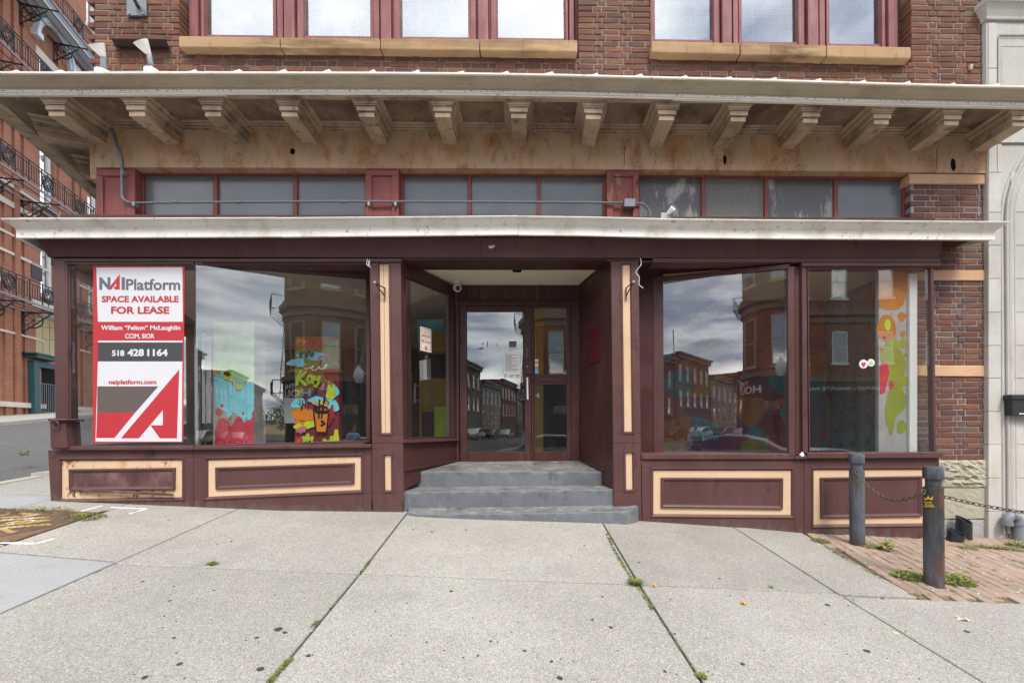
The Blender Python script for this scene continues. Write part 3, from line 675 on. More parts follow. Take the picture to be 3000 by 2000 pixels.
mb = MB(); mb.sweep(path_side, [(-.16, 3.434), (-.10, 3.426), (.0, 3.430), (.012, 3.446), (.022, 3.474), (.06, 3.50), (.10, 3.545), (.12, 3.556), (-.16, 3.556)]); put('side_crown', mb, 'cornice', cornice)
n_ = MB()
for i in range(150):                          # rusty nail holes along the strip
    x = random.uniform(-5.4, 5.2); z = 3.460 + zl(x) - ZL + random.uniform(-.006, .006)
    n_.box(x - .004, x + .004, E0 - .0235, E0 - .02, z - .004, z + .004)
put('nail_holes', n_, 'brown', cornice, kind='stuff')
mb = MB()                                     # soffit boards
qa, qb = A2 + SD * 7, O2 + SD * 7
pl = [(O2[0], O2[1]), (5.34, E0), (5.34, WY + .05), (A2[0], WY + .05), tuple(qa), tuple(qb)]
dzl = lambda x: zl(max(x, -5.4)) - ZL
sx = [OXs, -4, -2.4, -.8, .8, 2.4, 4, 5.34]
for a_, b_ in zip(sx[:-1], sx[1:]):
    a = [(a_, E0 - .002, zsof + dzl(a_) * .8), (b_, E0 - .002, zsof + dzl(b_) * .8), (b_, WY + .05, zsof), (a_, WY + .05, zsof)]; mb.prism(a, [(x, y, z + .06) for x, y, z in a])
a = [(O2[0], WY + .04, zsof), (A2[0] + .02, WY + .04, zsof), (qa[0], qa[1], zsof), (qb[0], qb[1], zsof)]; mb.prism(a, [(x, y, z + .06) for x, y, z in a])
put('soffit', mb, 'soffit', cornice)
# bracket: beam, stepped block and crown mouldings, pointing to -Y from the wall at the origin; its underside at z = 0
def bracket_mesh():
    L = WY - 4.782; mb = MB(); H = zsof - 3.256
    def lay_(hw0, hw1, f0, f1, z0, z1):
        a = [(-hw0, 0, z0), (hw0, 0, z0), (hw0, -f0, z0), (-hw0, -f0, z0)]; b = [(-hw1, 0, z1), (hw1, 0, z1), (hw1, -f1, z1), (-hw1, -f1, z1)]; mb.prism(a, b)
    lay_(.081, .081, L - .022, L - .022, 0, .048)
    lay_(.074, .076, L - .030, L - .026, .0482, .056)
    lay_(.097, .097, L - .006, L - .006, .0562, .100); lay_(.088, .090, L - .014, L - .012, .1002, .107); lay_(.108, .110, L + .002, L + .003, .1072, .118)
    lay_(.102, .102, L - .002, L - .002, .1182, .123); lay_(.112, .128, L + .004, L + .014, .1232, .144); lay_(.120, .120, L + .008, L + .008, .1442, .149); lay_(.134, .136, L + .018, L + .020, .1492, .160)
    lay_(.126, .128, L + .012, L + .014, .1602, .165); lay_(.140, .158, L + .022, L + .032, .1652, .186); lay_(.164, .164, L + .034, L + .034, .1862, H + .01)
    return mb.mesh('bracket', 'cornice', bevel=0.0015)
bme = bracket_mesh()
bpx = [((279 + 319) / 2, 435), (511.5, 428.6), (712, 429), (915, 430), (1119, 430), (1321, 432), (1523, 433), (1721, 437), (1916, 440), (2107, 440), (2299, 442), (2488, 445), (2675, 448), (2856, 453)]
bX = []
for x, y in bpx:
    p = W(x, y, WY); bX.append(p[0]); inst('bracket', bme, (p[0], WY - .03 + .03, 3.252 + dzl(p[0]) * .55), cornice)
for t in (0.10, 0.92, 1.74, 2.56, 3.4, 4.2):
    q = A2 + SD * t; inst('bracket', bme, (q[0], q[1], 3.256), cornice, (0, 0, math.atan2(SN[0], -SN[1])))
# bed mould between the brackets, stepped like the brackets' crowns
def bed(p0, p1, nrm):
    mb = MB()
    for out_, z0, z1 in ((.035, 3.37, 3.390), (.027, 3.3902, 3.395), (.055, 3.3952, 3.404), (.048, 3.4042, 3.408), (.075, 3.4082, 3.424), (.065, 3.4242, 3.428), (.10, 3.4282, 3.436), (.092, 3.4362, 3.440), (.125, 3.4402, zsof + .01)):
        a = [(p0[0], p0[1], z0), (p1[0], p1[1], z0), (p1[0] + nrm[0] * out_, p1[1] + nrm[1] * out_, z0), (p0[0] + nrm[0] * out_, p0[1] + nrm[1] * out_, z0)]
        mb.prism(a, [(x, y, z1) for x, y, z in a])
    put('bed_mould', mb, 'cornice', cornice, bevel=0.002)
bed((A2[0] - .1, WY + .02), (5.30, WY + .02), (0, -1.25)); bed(A2, A2 + SD * 6.5, SN)
mb = MB()                                     # inner face behind the crown, moulded
mb.sweep([(OXs + .03, E0 + .03, 0), (5.34, E0 + .03, 0)], [(-0.02, 3.42), (0.03, 3.42), (0.03, 3.45), (-0.02, 3.45)]); put('inner_mould', mb, 'cornice', cornice)
# metal roof with folded standing seams
mb = MB()
for a_, b_ in zip(xs[:-1], xs[1:]):
    a = [(a_, E0 - .137, 3.566 + zl(a_) - ZL), (b_, E0 - .137, 3.566 + zl(b_) - ZL), (b_, WY + .01, 3.80 + zl(b_) - ZL), (a_, WY + .01, 3.80 + zl(a_) - ZL)]
    mb.prism(a, [(x, y, z - .01) for x, y, z in a])
put('roof', mb, 'crown_lip', cornice)
for i in range(25):
    x = W(49 + 131 * i, 214, 4.6)[0]
    if x > 5.3: break
    z = 3.560 + zl(x) - ZL; s = 0.075 + random.uniform(-.01, .02); mb = MB()
    a = [(x - s * 1.2, 4.605, z), (x + s * .15, 4.605, z), (x - s * .1 , 4.605, z + .030 + random.uniform(-.006, .004))]
    mb.prism(a, [(p + .02, 4.98, q + .11) for p, _, q in a]); put('seam', mb, 'crown_lip', cornice)

# ---- frieze plate under the brackets
mb = MB()
zt_ = 3.40
lowpx = [(279, 490), (1000, 492), (1500, 493.5), (2000, 497), (2500, 501.5), (2893, 507)]
lw = [W(x, y, 5.262) for x, y in lowpx]
for a_, b_ in zip(lw[:-1], lw[1:]):
    mb.prism([(a_[0], 5.262, a_[2]), (b_[0], 5.262, b_[2]), (b_[0], 5.262, zt_), (a_[0], 5.262, zt_)], [(a_[0], 5.52, a_[2]), (b_[0], 5.52, b_[2]), (b_[0], 5.52, zt_), (a_[0], 5.52, zt_)])
frieze = part('frieze', mb, 'frieze')
mb = MB(); mb.v = []
for x, y in ((1829, 475), (2745, 485)): mb.pr(x - .8, y - 50, x + .8, y + 10, 5.2605, 5.262)
put('plate_seam', mb, 'brown', frieze)
for x, y, w_, h_ in ((857, 444, 8, 10), (2124, 468, 5.5, 15), (2793, 482, 8.5, 19)):
    mb = MB(); mb.pp([(x + w_ * math.cos(t) * random.uniform(.8, 1.1), y + h_ * math.sin(t) * random.uniform(.8, 1.1)) for t in [k * math.pi / 6 for k in range(12)]], 5.2595, 5.2625); put('hole', mb, 'black', frieze)
mb = MB(); q0, q1 = A2 + SD * .0, A2 + SD * 6.8
mb.prism([(q0[0] - .04, q0[1] - .02, 2.85), (q1[0] - .04, q1[1], 2.85), (q1[0] - .04, q1[1], zt_), (q0[0] - .04, q0[1] - .02, zt_)], [(q0[0] + .1, q0[1], 2.85), (q1[0] + .1, q1[1], 2.85), (q1[0] + .1, q1[1], zt_), (q0[0] + .1, q0[1], zt_)])
put('side_plate', mb, 'frieze', frieze)

# ---- transom band: pilasters, lights
yb = 660
def pilaster(x0, x1, ix0, ix1, ytop, ip, mat):
    mb = MB(); w0 = 5.285
    mb.pp([(x0, ytop), (x1, ytop), (x1, ip), (x0, ip)], w0, 5.46); mb.pp([(x0, ip), (ix0, ip), (ix0, yb), (x0, yb)], w0, 5.46); mb.pp([(ix1, ip), (x1, ip), (x1, yb), (ix1, yb)], w0, 5.46)
    p = part('pilaster', mb, mat, bevel=0.004)
    mb = MB(); mb.pr(ix0 - 2, ip - 2, ix1 + 2, yb, 5.305, 5.33); put('panel', mb, mat, p)
pilaster(281, 395, 301, 371, 488, 515, 'red_wood'); pilaster(1070, 1168, 1089, 1148, 490, 514, 'red_wood'); pilaster(1778, 1872, 1797, 1854, 492, 516, 'red_peel')
mb = MB(); p0, p1 = W(395, 500, 5.39), W(2668, 500, 5.39)
lights = [(421, 624, 'frosted'), (636, 858, 'frosted'), (870, 1069, 'frosted'), (1182, 1369, 'frosted'), (1381, 1573, 'frosted'), (1584, 1766, 'frosted'), (1874, 2056, 'torn'), (2067, 2241, 'grille'), (2252, 2444, 'torn'), (2455, 2645, 'frosted')]
ft = lambda x: float(np.interp(x, [421, 1100, 1770, 2100, 2645], [512, 513, 515, 519, 526]))
for x0, x1, mt in lights:
    mb = MB(); mb.pp([(x0, ft(x0)), (x1, ft(x1)), (x1, 690), (x0, 690)], 5.415, 5.44); part('transom_pane', mb, mt)
def bar(x0, x1, ya=None):
    mb = MB(); mb.pp([(x0, ft(x0) if ya is None else ya), (x1, ft(x1) if ya is None else ya), (x1, 690), (x0, 690)], 5.385, 5.46); part('glazing_bar', mb, 'red_wood', bevel=0.003)
for x0, x1 in ((624, 636), (858, 870), (1369, 1381), (1573, 1584), (2056, 2067), (2241, 2252), (2444, 2455), (405, 421), (1069, 1080), (1168, 1182), (1766, 1780), (1862, 1874), (2645, 2658)): bar(x0, x1)
mb = MB()
for x0, x1 in ((397, 1080), (1164, 1782), (1860, 2660)):
    mb.pp([(x0, ft(x0) - 14), (x1, ft(x1) - 14), (x1, ft(x1)), (x0, ft(x0))], 5.382, 5.46)
part('transom_head', mb, 'red_wood', bevel=0.003)
mb = MB(); mb.box(-4.9, px0 + .05, 5.47, 5.5, 2.0, 3.3); part('transom_backing', mb, 'black')

# ---- right hand pier: stone bands and base
for ya, yc, Y in ((509.5, 538.5, 5.275), (790, 821, 5.285), (1070, 1102, 5.285)):
    mb = MB(); mb.pp([(2664, ya - 1), (2894, ya + 1), (2894, yc + 1), (2664, yc - 1)], Y, 5.55); part('stone_band', mb, 'sandstone_pink', bevel=0.006)
def rough_block(pts, Y0, Y1, mat, amp, nx=16, nz=9):
    q = [W(x, y, Y0) for x, y in pts]; mb = MB(); vs = []; fs = []
    rnd = random.Random(int(pts[0][1]))
    hs = [[rnd.uniform(-1, 1) for _ in range(nx + 1)] for _ in range(nz + 1)]
    for j in range(nz + 1):
        for i in range(nx + 1):
            u, v = i / nx, j / nz
            p = (q[0] * (1 - u) + q[1] * u) * (1 - v) + (q[3] * (1 - u) + q[2] * u) * v
            e = min(1, 5 * min(u, 1 - u, v * 1.2, (1 - v) * 1.2))
            p = p + np.array([rnd.uniform(-.006, .006), -amp * (0.6 + hs[j][i]) * e, rnd.uniform(-.006, .006)]) * (1 if 0 < i < nx and 0 < j < nz else 0.7)
            vs.append(p)
    for j in range(nz):
        for i in range(nx): a = j * (nx + 1) + i; fs.append((a, a + 1, a + nx + 2, a + nx + 1))
    rim = [j * (nx + 1) for j in range(nz + 1)] + [nz * (nx + 1) + i for i in range(1, nx + 1)] + [j * (nx + 1) + nx for j in range(nz - 1, -1, -1)] + [i for i in range(nx - 1, 0, -1)]
    o_ = len(vs)
    for r_ in rim: p = vs[r_]; vs.append((p[0], Y1, p[2]))
    n = len(rim); fs += [(rim[i], rim[(i + 1) % n], o_ + (i + 1) % n, o_ + i) for i in range(n)]
    mb.add(vs, fs); part('base_stone', mb, mat, smooth=False)
rough_block([(2690, 1349), (2901, 1347), (2899, 1426), (2690, 1427)], 5.27, 5.7, 'base_stone', 0.022, 22, 11)
rough_block([(2690, 1429), (2890, 1428), (2897, 1517), (2690, 1520)], 5.28, 5.7, 'base_stone', 0.004)
rough_block([(2690, 1523), (2888, 1521), (2894, 1600), (2690, 1600)], 5.285, 5.7, 'grey_stone', 0.005)

# ================================================================ SHOP FRONT
def WV(px, py, p0, p1):                     # pixel -> point of the upright plane through two plan points
    p0, p1 = np.array(p0, float), np.array(p1, float); t = p1 - p0; n = np.array([-t[1], t[0]]); d = ray(px, py)
    return d * ((p0 @ n) / (d[:2] @ n))
X = lambda px, py, Y: W(px, py, Y)[0]
Z = lambda px, py, Y: W(px, py, Y)[2]

# ---- white canopy cornice
CY = 4.87
zcb = Z(1500, 677, CY)
tops = [(31, 639), (500, 637.5), (841, 636), (1200, 634), (1569, 630.5), (1800, 636), (2000, 641), (2500, 645), (2933, 648)]
tw = [W(x, y, CY - .085) for x, y in tops]; ZC = 0.165
cdz = lambda x: float(np.interp(x, [p[0] for p in tw], [p[2] for p in tw])) - zcb - ZC
cl = X(47, 683, CY); cr = X(2915, 684, CY)
cb_ = np.array([cl, CY]) + SD * 5
cxs = [cl, -4.7, -4.0, -3.2, -2.62, -1.8, -0.9, -0.12, 0.6, 1.5, 2.5, 3.5, 4.4, cr]
joint = [-2.62, -0.12]
prof = [(-.03, zcb), (.0, zcb), (.0, zcb + .088), (.006, zcb + .090), (.006, zcb + .100), (.018, zcb + .106), (.034, zcb + .118), (.050, zcb + .134), (.064, zcb + .142), (.064, zcb + .146), (.078, zcb + .148), (.085, zcb + .158), (.085, zcb + .165), (-.03, zcb + .165)]
canopy = None
pieces = [[(cb_[0], cb_[1], 0.0)] + [(x, CY, cdz(x) * 1.0) for x in cxs if x <= joint[0]], [(x, CY, cdz(x)) for x in cxs if joint[0] <= x <= joint[1]], [(x, CY, cdz(x)) for x in cxs if x >= joint[1]]]
mb = MB()
for i, pc in enumerate(pieces):
    if i: pc[0] = (pc[0][0] + .003, pc[0][1], pc[0][2] - .003)
    if i == 2: pc.append((cr, WY, 0.0))
    mb.sweep(pc, prof)
canopy = part('canopy', mb, 'white')
mb = MB()                                    # flat roof of the canopy and its painted underside
outline = [(cl, CY + .03), (cr - .03, CY + .03), (cr - .03, WY + .02), (-4.9, WY + .02), tuple(np.array([-5.0, WY]) + SD * 4.6), tuple(cb_ + np.array([.03, 0]))]
mb.prism([(x, y, zcb + .10) for x, y in outline], [(x, y, zcb + .14) for x, y in outline]); put('canopy_roof', mb, 'crown', canopy)
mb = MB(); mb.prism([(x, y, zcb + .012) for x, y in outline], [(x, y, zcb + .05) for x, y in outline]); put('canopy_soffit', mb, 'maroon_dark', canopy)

# ---- sign boards
zs0, zs1_ = Z(1450, 754, 5.07), zcb + .011
bl, br = X(140, 755, 5.07), X(2751, 753, 5.07)
sb = [bl, X(692, 740, 5.05), X(1408, 740, 5.05), br]
for i in range(3):
    pth = [(sb[i] + (.0012 if i else 0), 5.07, 0), (sb[i + 1] - .0012, 5.07, 0)]
    if i == 0: pth = [(bl + SD[0] * 4.5, 5.07 + SD[1] * 4.5, 0)] + pth
    mb = MB(); mb.sweep(pth, [(-.03, zs0), (0, zs0), (.004, zs0 + .008), (.062, zs1_ - .03), (.062, zs1_), (-.03, zs1_)]); part('sign_board', mb, 'maroon')
mb = MB(); mb.box(bl + .1, X(2740, 760, 5.1), 5.1, 5.46, Z(1450, 768, 5.2), 2.36); part('header_light_block', mb, 'maroon_dark')  # unseen box added behind the sign boards to block light
def strip(x0, y0, x1, y1, Y, mat='maroon', dep=.2, name='header'):
    mb = MB(); mb.pr(x0, y0, x1, y1, Y, Y + dep); return part(name, mb, mat, bevel=.003)
strip(152, 757, 1176, 766, 5.075); strip(190, 767, 1080, 774, 5.10, 'maroon_dark')
strip(1176, 756, 1778, 761, 5.09, 'maroon_dark')
strip(1913, 756, 2757, 768, 5.06); strip(2349, 769, 2758, 779, 5.05); strip(1778, 757, 1912, 764, 5.09, 'maroon_dark')

def vwall(p0, p1, z0, z1, th=.04, mb=None, k=0):
    q = [(p0[0], p0[1], z1), (p1[0], p1[1], z1), (p1[0], p1[1], z0), (p0[0], p0[1], z0)]
    m_ = mb or MB(); m_.slab(q, th, k); return m_
zhd = Z(572, 774, 5.1)                      # head of the shop glass
# ---- left bay
zsl = Z(400, 1304, 5.1)
LA, LB = (X(573, 1000, 5.1), 5.1), (X(1073, 1000, 5.58), 5.58)
side0 = np.array([X(192, 1000, 5.1), 5.13]); side1 = side0 + SD * 4.4
def window(quad_px, pl0, pl1, name='shop_window', fr=((0, 0, 0, 0)), frame_mat='maroon', gmat='glass'):
    tl, tr, brr, bl_ = [WV(x, y, pl0, pl1) for x, y in quad_px]
    n = np.array([pl1[1] - pl0[1], -(pl1[0] - pl0[0]), 0]); n = n / np.linalg.norm(n)      # towards the street
    if n[1] > 0: n = -n
    t = np.array([pl1[0] - pl0[0], pl1[1] - pl0[1], 0]); t /= np.linalg.norm(t); upv = np.array([0, 0, 1.0])
    f = MB(); l_, tp, r_, b_ = fr
    def bar_(a, b, c, d): f.prism([p + n * .025 for p in (a, b, c, d)], [p - n * .05 for p in (a, b, c, d)])
    if l_: bar_(tl - t * l_, tl, bl_, bl_ - t * l_)
    if r_: bar_(tr, tr + t * r_, brr + t * r_, brr)
    if tp: bar_(tl - t * l_ + upv * tp, tr + t * r_ + upv * tp, tr + t * (r_ - .001) + upv * .001, tl - t * (l_ - .001) + upv * .001)
    if b_: bar_(bl_ - t * (l_ - .001) - upv * .001, brr + t * (r_ - .001) - upv * .001, brr + t * r_ - upv * b_, bl_ - t * l_ - upv * b_)
    if not f.v: f.prism([tl + upv * .002, tr + upv * .002, tr + upv * .012, tl + upv * .012], [p - n * .02 for p in (tl + upv * .002, tr + upv * .002, tr + upv * .012, tl + upv * .012)])
    w = part(name, f, frame_mat, bevel=.003)
    g_ = MB(); g_.prism([tl, tr, brr, bl_], [p - n * .006 for p in (tl, tr, brr, bl_)]); put('pane', g_, gmat, w)
    return w, n
window([(204, 776), (571.5, 775), (571.5, 1304), (207, 1305)], (-5, 5.1), (0, 5.1), fr=(.03, .02, 0, .03))
window([(573.5, 775), (1072, 812), (1074, 1288), (573.5, 1304)], LA, LB, fr=(0, .05, .045, .03))
s_, _ = None, None
mb = MB()                                    # corner glass along the side street
q = [(side0[0], side0[1], zhd), (side1[0], side1[1], zhd), (side1[0], side1[1], zsl), (side0[0], side0[1], zsl)]
f = MB(); f.tube([(side1[0], side1[1], zsl - .6), (side1[0], side1[1], 2.3)], .05, 4)
sw = part('side_window', f, 'white_wood'); g_ = MB(); g_.slab(q, .006); put('pane', g_, 'glass', sw)
mb = MB(); vwall((bl + .03, 5.2), (bl + .03 + SD[0] * 4.4, 5.2 + SD[1] * 4.4), -1.1, zsl - .01, .1, mb); vwall((bl + .03, 5.2), (bl + .03 + SD[0] * 4.4, 5.2 + SD[1] * 4.4), zhd + .01, 2.3, .1, mb)
s2 = side1 + SD * 5; vwall(side1 + SD * .05, s2, -1.1, 2.3, .2, mb); part('side_wall', mb, 'maroon')
# posts at the corner
mb = MB(); mb.pp([(154, 762), (190, 762), (196, 1228), (161, 1228)], 5.07, 5.2); part('corner_post', mb, 'maroon', bevel=.006)
mb = MB(); mb.pp([(191.5, 770), (203, 770), (207, 1308), (197.5, 1308)], 5.09, 5.16); part('corner_post', mb, 'maroon', bevel=.004)
mb = MB(); mb.pp([(145, 1233), (190, 1233), (196, 1312), (147, 1312)], 5.03, 5.2); mb.pp([(138, 1226), (196, 1226), (196, 1232.5), (138, 1232.5)], 5.0, 5.2); part('pedestal', mb, 'maroon', bevel=.006)
# bulkhead, left
mb = MB()
for pts in ([(140, 1318), (566.5, 1317), (566.5, 1339), (141, 1341)], [(567.5, 1317), (1088, 1309), (1088, 1329), (567.5, 1340)], [(141, 1341.4), (169, 1341.4), (169, 1470), (149, 1480)],
            [(539, 1339.5), (566.5, 1339.5), (566.5, 1464), (539, 1465)], [(567.5, 1340.5), (599, 1340), (599, 1464), (567.5, 1464)], [(1064, 1330), (1088, 1329.4), (1088, 1443), (1064, 1443)],
            [(149, 1480.5), (169, 1470.5), (169, 1484), (150, 1484)], [(169.5, 1470.5), (539, 1465.5), (539, 1502), (319, 1491), (169.5, 1484)], [(539.5, 1465.5), (566.5, 1464.5), (566.5, 1503), (539.5, 1502)], [(567.5, 1464.5), (599, 1464.5), (599, 1504), (567.5, 1503)], [(599.5, 1464.5), (1064, 1443.5), (1064, 1511), (599.5, 1504)], [(1064.5, 1443.5), (1088, 1443.5), (1088, 1512), (1064.5, 1511)]): mb.pp(pts, 5.10, 5.3)
bulk = part('bulkhead', mb, 'maroon', bevel=.003)
mb = MB(); mb.pp([(160, 1335), (1092, 1325), (1092, 1470), (160, 1475)], 5.122, 5.16); put('backing', mb, 'maroon_worn', bulk)
def panel(outer, cream, inner, Yf=5.10, cmat='cream', imat='maroon_worn', parent=None, ring_mat='maroon'):
    mb = MB(); mb.pp(cream_grow(cream, 3), Yf + .016, Yf + .021); p = put('panel', mb, cmat, parent)
    mb = MB(); mb.ring([W(x, y, Yf) for x, y in outer], [(-.004, Yf), (0, Yf - .010), (.009, Yf - .012), (.016, Yf - .004), (.026, Yf + .004), (.034, Yf + .017)]); put('moulding', mb, ring_mat, p if parent is shop else parent)
    if inner:
        mb = MB(); mb.ring([W(x, y, Yf) for x, y in inner], [(-.002, Yf + .017), (.0, Yf - .006), (.014, Yf - .010), (.024, Yf - .002), (.034, Yf + .002), (.04, Yf + .012)]); put('moulding', mb, ring_mat, parent)
        mb = MB(); mb.pp(cream_grow(inner, -6), Yf + .010, Yf + .0155); put('inner_panel', mb, imat, parent)
def cream_grow(q, d):
    c = np.mean(np.array(q, float), axis=0); return [(x + (d if x > c[0] else -d), y + (d if y > c[1] else -d)) for x, y in q]
panel([(169, 1341), (539, 1339), (539, 1465), (169, 1470)], [(181, 1350), (535, 1346), (535, 1457), (181, 1462)], [(202, 1374), (512, 1370), (511, 1434), (203, 1436)], 5.10, 'cream_rust', 'maroon_worn', bulk)
panel([(599, 1339.5), (1064, 1329), (1064, 1443), (599, 1464)], [(609, 1346), (1059, 1335), (1059, 1437), (609, 1456)], [(631, 1369), (1038, 1356), (1037, 1417), (632, 1433)], 5.10, 'cream', 'maroon', bulk)
mb = MB(); mb.pp([(226, 1431), (300, 1434), (504, 1445), (507, 1453), (300, 1443), (222, 1436)], 5.065, 5.085); put('loose_moulding', mb, 'maroon_worn', bulk, bevel=.003)
mb = MB(); mb.pp([(184, 1309), (565.5, 1308), (565.5, 1317.5), (184, 1318.5)], 5.055, 5.3); mb.pp([(566.5, 1308), (1086, 1301), (1086, 1311), (566.5, 1317.5)], 5.055, 5.3); part('sill', mb, 'maroon', bevel=.005)
mb = MB(); mb.prism([(LA[0] - .02, 5.13, zsl - .045), (LB[0] + .0, 5.13, zsl - .035), (LB[0] + .0, 5.66, zsl + .005), (LA[0] - .02, 5.2, zsl - .045)], [(LA[0] - .02, 5.13, zsl - .3), (LB[0] + .0, 5.13, zsl - .3), (LB[0] + .0, 5.66, zsl - .3), (LA[0] - .02, 5.2, zsl - .3)]); part('sill_board', mb, 'maroon')
# underside between the straight header and the angled glass
zt2 = Z(800, 772, 5.1) + .012
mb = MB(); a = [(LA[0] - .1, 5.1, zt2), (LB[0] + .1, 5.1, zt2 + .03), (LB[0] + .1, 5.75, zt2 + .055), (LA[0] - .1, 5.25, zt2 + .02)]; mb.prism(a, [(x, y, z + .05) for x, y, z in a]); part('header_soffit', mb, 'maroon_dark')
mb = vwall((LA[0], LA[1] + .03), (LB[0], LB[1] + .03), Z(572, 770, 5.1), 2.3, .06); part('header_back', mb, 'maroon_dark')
# ---- pilasters beside the entry
def entry_pilaster(x0, x1, cx0, cx1, ct, cb, lx0, lx1, lt, lb, yb0, yb1, lean):
    mb = MB(); Yp = 5.10
    L_ = lambda x, y: x + lean * (y - 760)
    def pz(xa, ya, xb, yb_): mb.pp([(L_(xa, ya), ya), (L_(xb, ya), ya), (L_(xb, yb_), yb_), (L_(xa, yb_), yb_)], Yp, 5.5)
    pz(x0, 757, cx0, cb); pz(cx1, 757, x1, cb); pz(cx0, 757, cx1, ct); pz(x0, cb + .5, x1, 1298); pz(x0, 1298.7, lx0, lb); pz(lx1, 1298.7, x1, lb); pz(lx0, 1298.7, lx1, lt); pz(x0, lb + .5, x1, max(yb0, yb1))
    p = part('entry_pilaster', mb, 'maroon', bevel=.003)
    for a0, a1, t_, b_ in ((cx0, cx1, ct, cb), (lx0, lx1, lt, lb)):
        m2 = MB(); m2.pp([(L_(a0 - 1, t_), t_ - 1), (L_(a1 + 1, t_), t_ - 1), (L_(a1 + 1, b_), b_ + 1), (L_(a0 - 1, b_), b_ + 1)], Yp + .018, Yp + .03); put('panel', m2, 'cream', p)
        q_ = [W(L_(a0, t_), t_, Yp), W(L_(a1, t_), t_, Yp), W(L_(a1, b_), b_, Yp), W(L_(a0, b_), b_, Yp)]
        m2 = MB(); m2.ring(q_, [(-.012, Yp), (-.010, Yp - .008), (.004, Yp - .010), (.012, Yp + .002), (.018, Yp + .019)]); put('moulding', m2, 'maroon', p)
    return p
pl_ = entry_pilaster(1083, 1174, 1106, 1141, 768, 1272, 1115, 1141, 1329, 1440, 1512, 1512, 0.012)
pr_ = entry_pilaster(1790, 1871, 1820, 1850, 770, 1268, 1823, 1850, 1322, 1438, 1545, 1545, 0.012)
m2 = MB(); m2.pp([(1123.2, 772), (1124, 772), (1130, 1268), (1129, 1268)], 5.1165, 5.118); put('board_joint', m2, 'brown', pl_)

# ---- right bay
RA, RB_ = (X(1943, 1000, 5.46), 5.46), (X(2307, 1000, 5.1), 5.1)
zsr = Z(2200, 1327, 5.1)
window([(1943, 822), (2306, 788), (2309, 1327), (1945, 1328)], RA, RB_, fr=(.12, .05, .02, .03))
window([(2365, 790), (2722, 788), (2731, 1322), (2370, 1325)], (0, 5.1), (9, 5.1), fr=(.012, .03, .03, .02))
mb = MB(); mb.pp([(2312, 780), (2328, 780), (2331, 1336), (2314, 1336)], 5.07, 5.17); mb.pp([(2328.5, 780), (2349, 780), (2352, 1332), (2331.5, 1332)], 5.115, 5.17); mb.pp([(2349.5, 780), (2363, 780), (2368, 1328), (2352.5, 1328)], 5.07, 5.17)
part('window_post', mb, 'maroon', bevel=.004)
q0 = np.array([X(2733, 1000, 5.1), 5.12]); f = MB(); f.box(q0[0] - .001, q0[0] + .03, 5.12, WY + .3, zsr - .05, zhd + .1); 
mb = MB(); mb.slab([(q0[0] + .012, 5.14, zhd + .04), (q0[0] + .012, WY - .004, zhd + .04), (q0[0] + .012, WY - .004, zsr), (q0[0] + .012, 5.14, zsr)], .006)
sw = part('side_window', (lambda m_: (m_.box(q0[0] - .005, q0[0] + .03, 5.09, WY - .003, zsr - .05, zsr - .001), m_)[1])(MB()), 'maroon'); put('pane', mb, 'glass', sw)
mb = MB()                                    # deep board wall between pilaster and angled pane
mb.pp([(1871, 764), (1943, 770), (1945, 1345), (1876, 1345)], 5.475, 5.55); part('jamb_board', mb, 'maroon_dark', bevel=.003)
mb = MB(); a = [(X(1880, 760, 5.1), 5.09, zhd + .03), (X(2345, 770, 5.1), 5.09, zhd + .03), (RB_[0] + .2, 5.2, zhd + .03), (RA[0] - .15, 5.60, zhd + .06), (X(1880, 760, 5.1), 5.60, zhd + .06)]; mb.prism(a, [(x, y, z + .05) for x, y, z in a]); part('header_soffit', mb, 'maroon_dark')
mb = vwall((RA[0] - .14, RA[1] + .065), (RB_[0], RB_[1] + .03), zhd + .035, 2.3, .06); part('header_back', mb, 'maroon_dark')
mb = MB()
for pts in ([(1877, 1345.5), (2355.5, 1345.5), (2355.5, 1369), (1880, 1369)], [(2356.5, 1343), (2752, 1341), (2752, 1367), (2356.5, 1367.5)], [(1880, 1369.4), (1907, 1369.4), (1907, 1514), (1882, 1530)], [(2327, 1369.5), (2355.5, 1369.5), (2355.5, 1520), (2327, 1517)],
            [(2356.5, 1368), (2378, 1368), (2378, 1545), (2356.5, 1545)], [(2728, 1367.4), (2752, 1367.2), (2752, 1541), (2728, 1541)], [(1882, 1530.5), (1907, 1514.5), (1907, 1546), (1884, 1545)], [(1907.5, 1514.5), (2327, 1517.5), (2327, 1572), (1907.5, 1546)], [(2327.5, 1517.5), (2355.5, 1520.5), (2355.5, 1574), (2327.5, 1572)], [(2356.5, 1545.5), (2378, 1545.5), (2378, 1578), (2356.5, 1576)], [(2378.5, 1545.5), (2728, 1541.5), (2728, 1602), (2378.5, 1578)], [(2728.5, 1541.5), (2752, 1541.5), (2752, 1604), (2728.5, 1602)]): mb.pp(pts, 5.10, 5.3)
bulk2 = part('bulkhead', mb, 'maroon', bevel=.003)
mb = MB(); mb.pp([(1890, 1362), (2745, 1360), (2745, 1550), (1890, 1525)], 5.122, 5.16); put('backing', mb, 'maroon', bulk2)
panel([(1907, 1369.5), (2327, 1369.5), (2327, 1517), (1907, 1514)], [(1916, 1378), (2318, 1378), (2318, 1509), (1916, 1506)], [(1937, 1399), (2294, 1400), (2293, 1491), (1937, 1486)], 5.10, 'cream', 'maroon', bulk2, 'maroon')
panel([(2378, 1368), (2728, 1367), (2728, 1541), (2378, 1545)], [(2384, 1374), (2720, 1373), (2720, 1534), (2384, 1537)], [(2404, 1399), (2701, 1394), (2701, 1512), (2405, 1517)], 5.10, 'cream', 'maroon', bulk2, 'maroon')
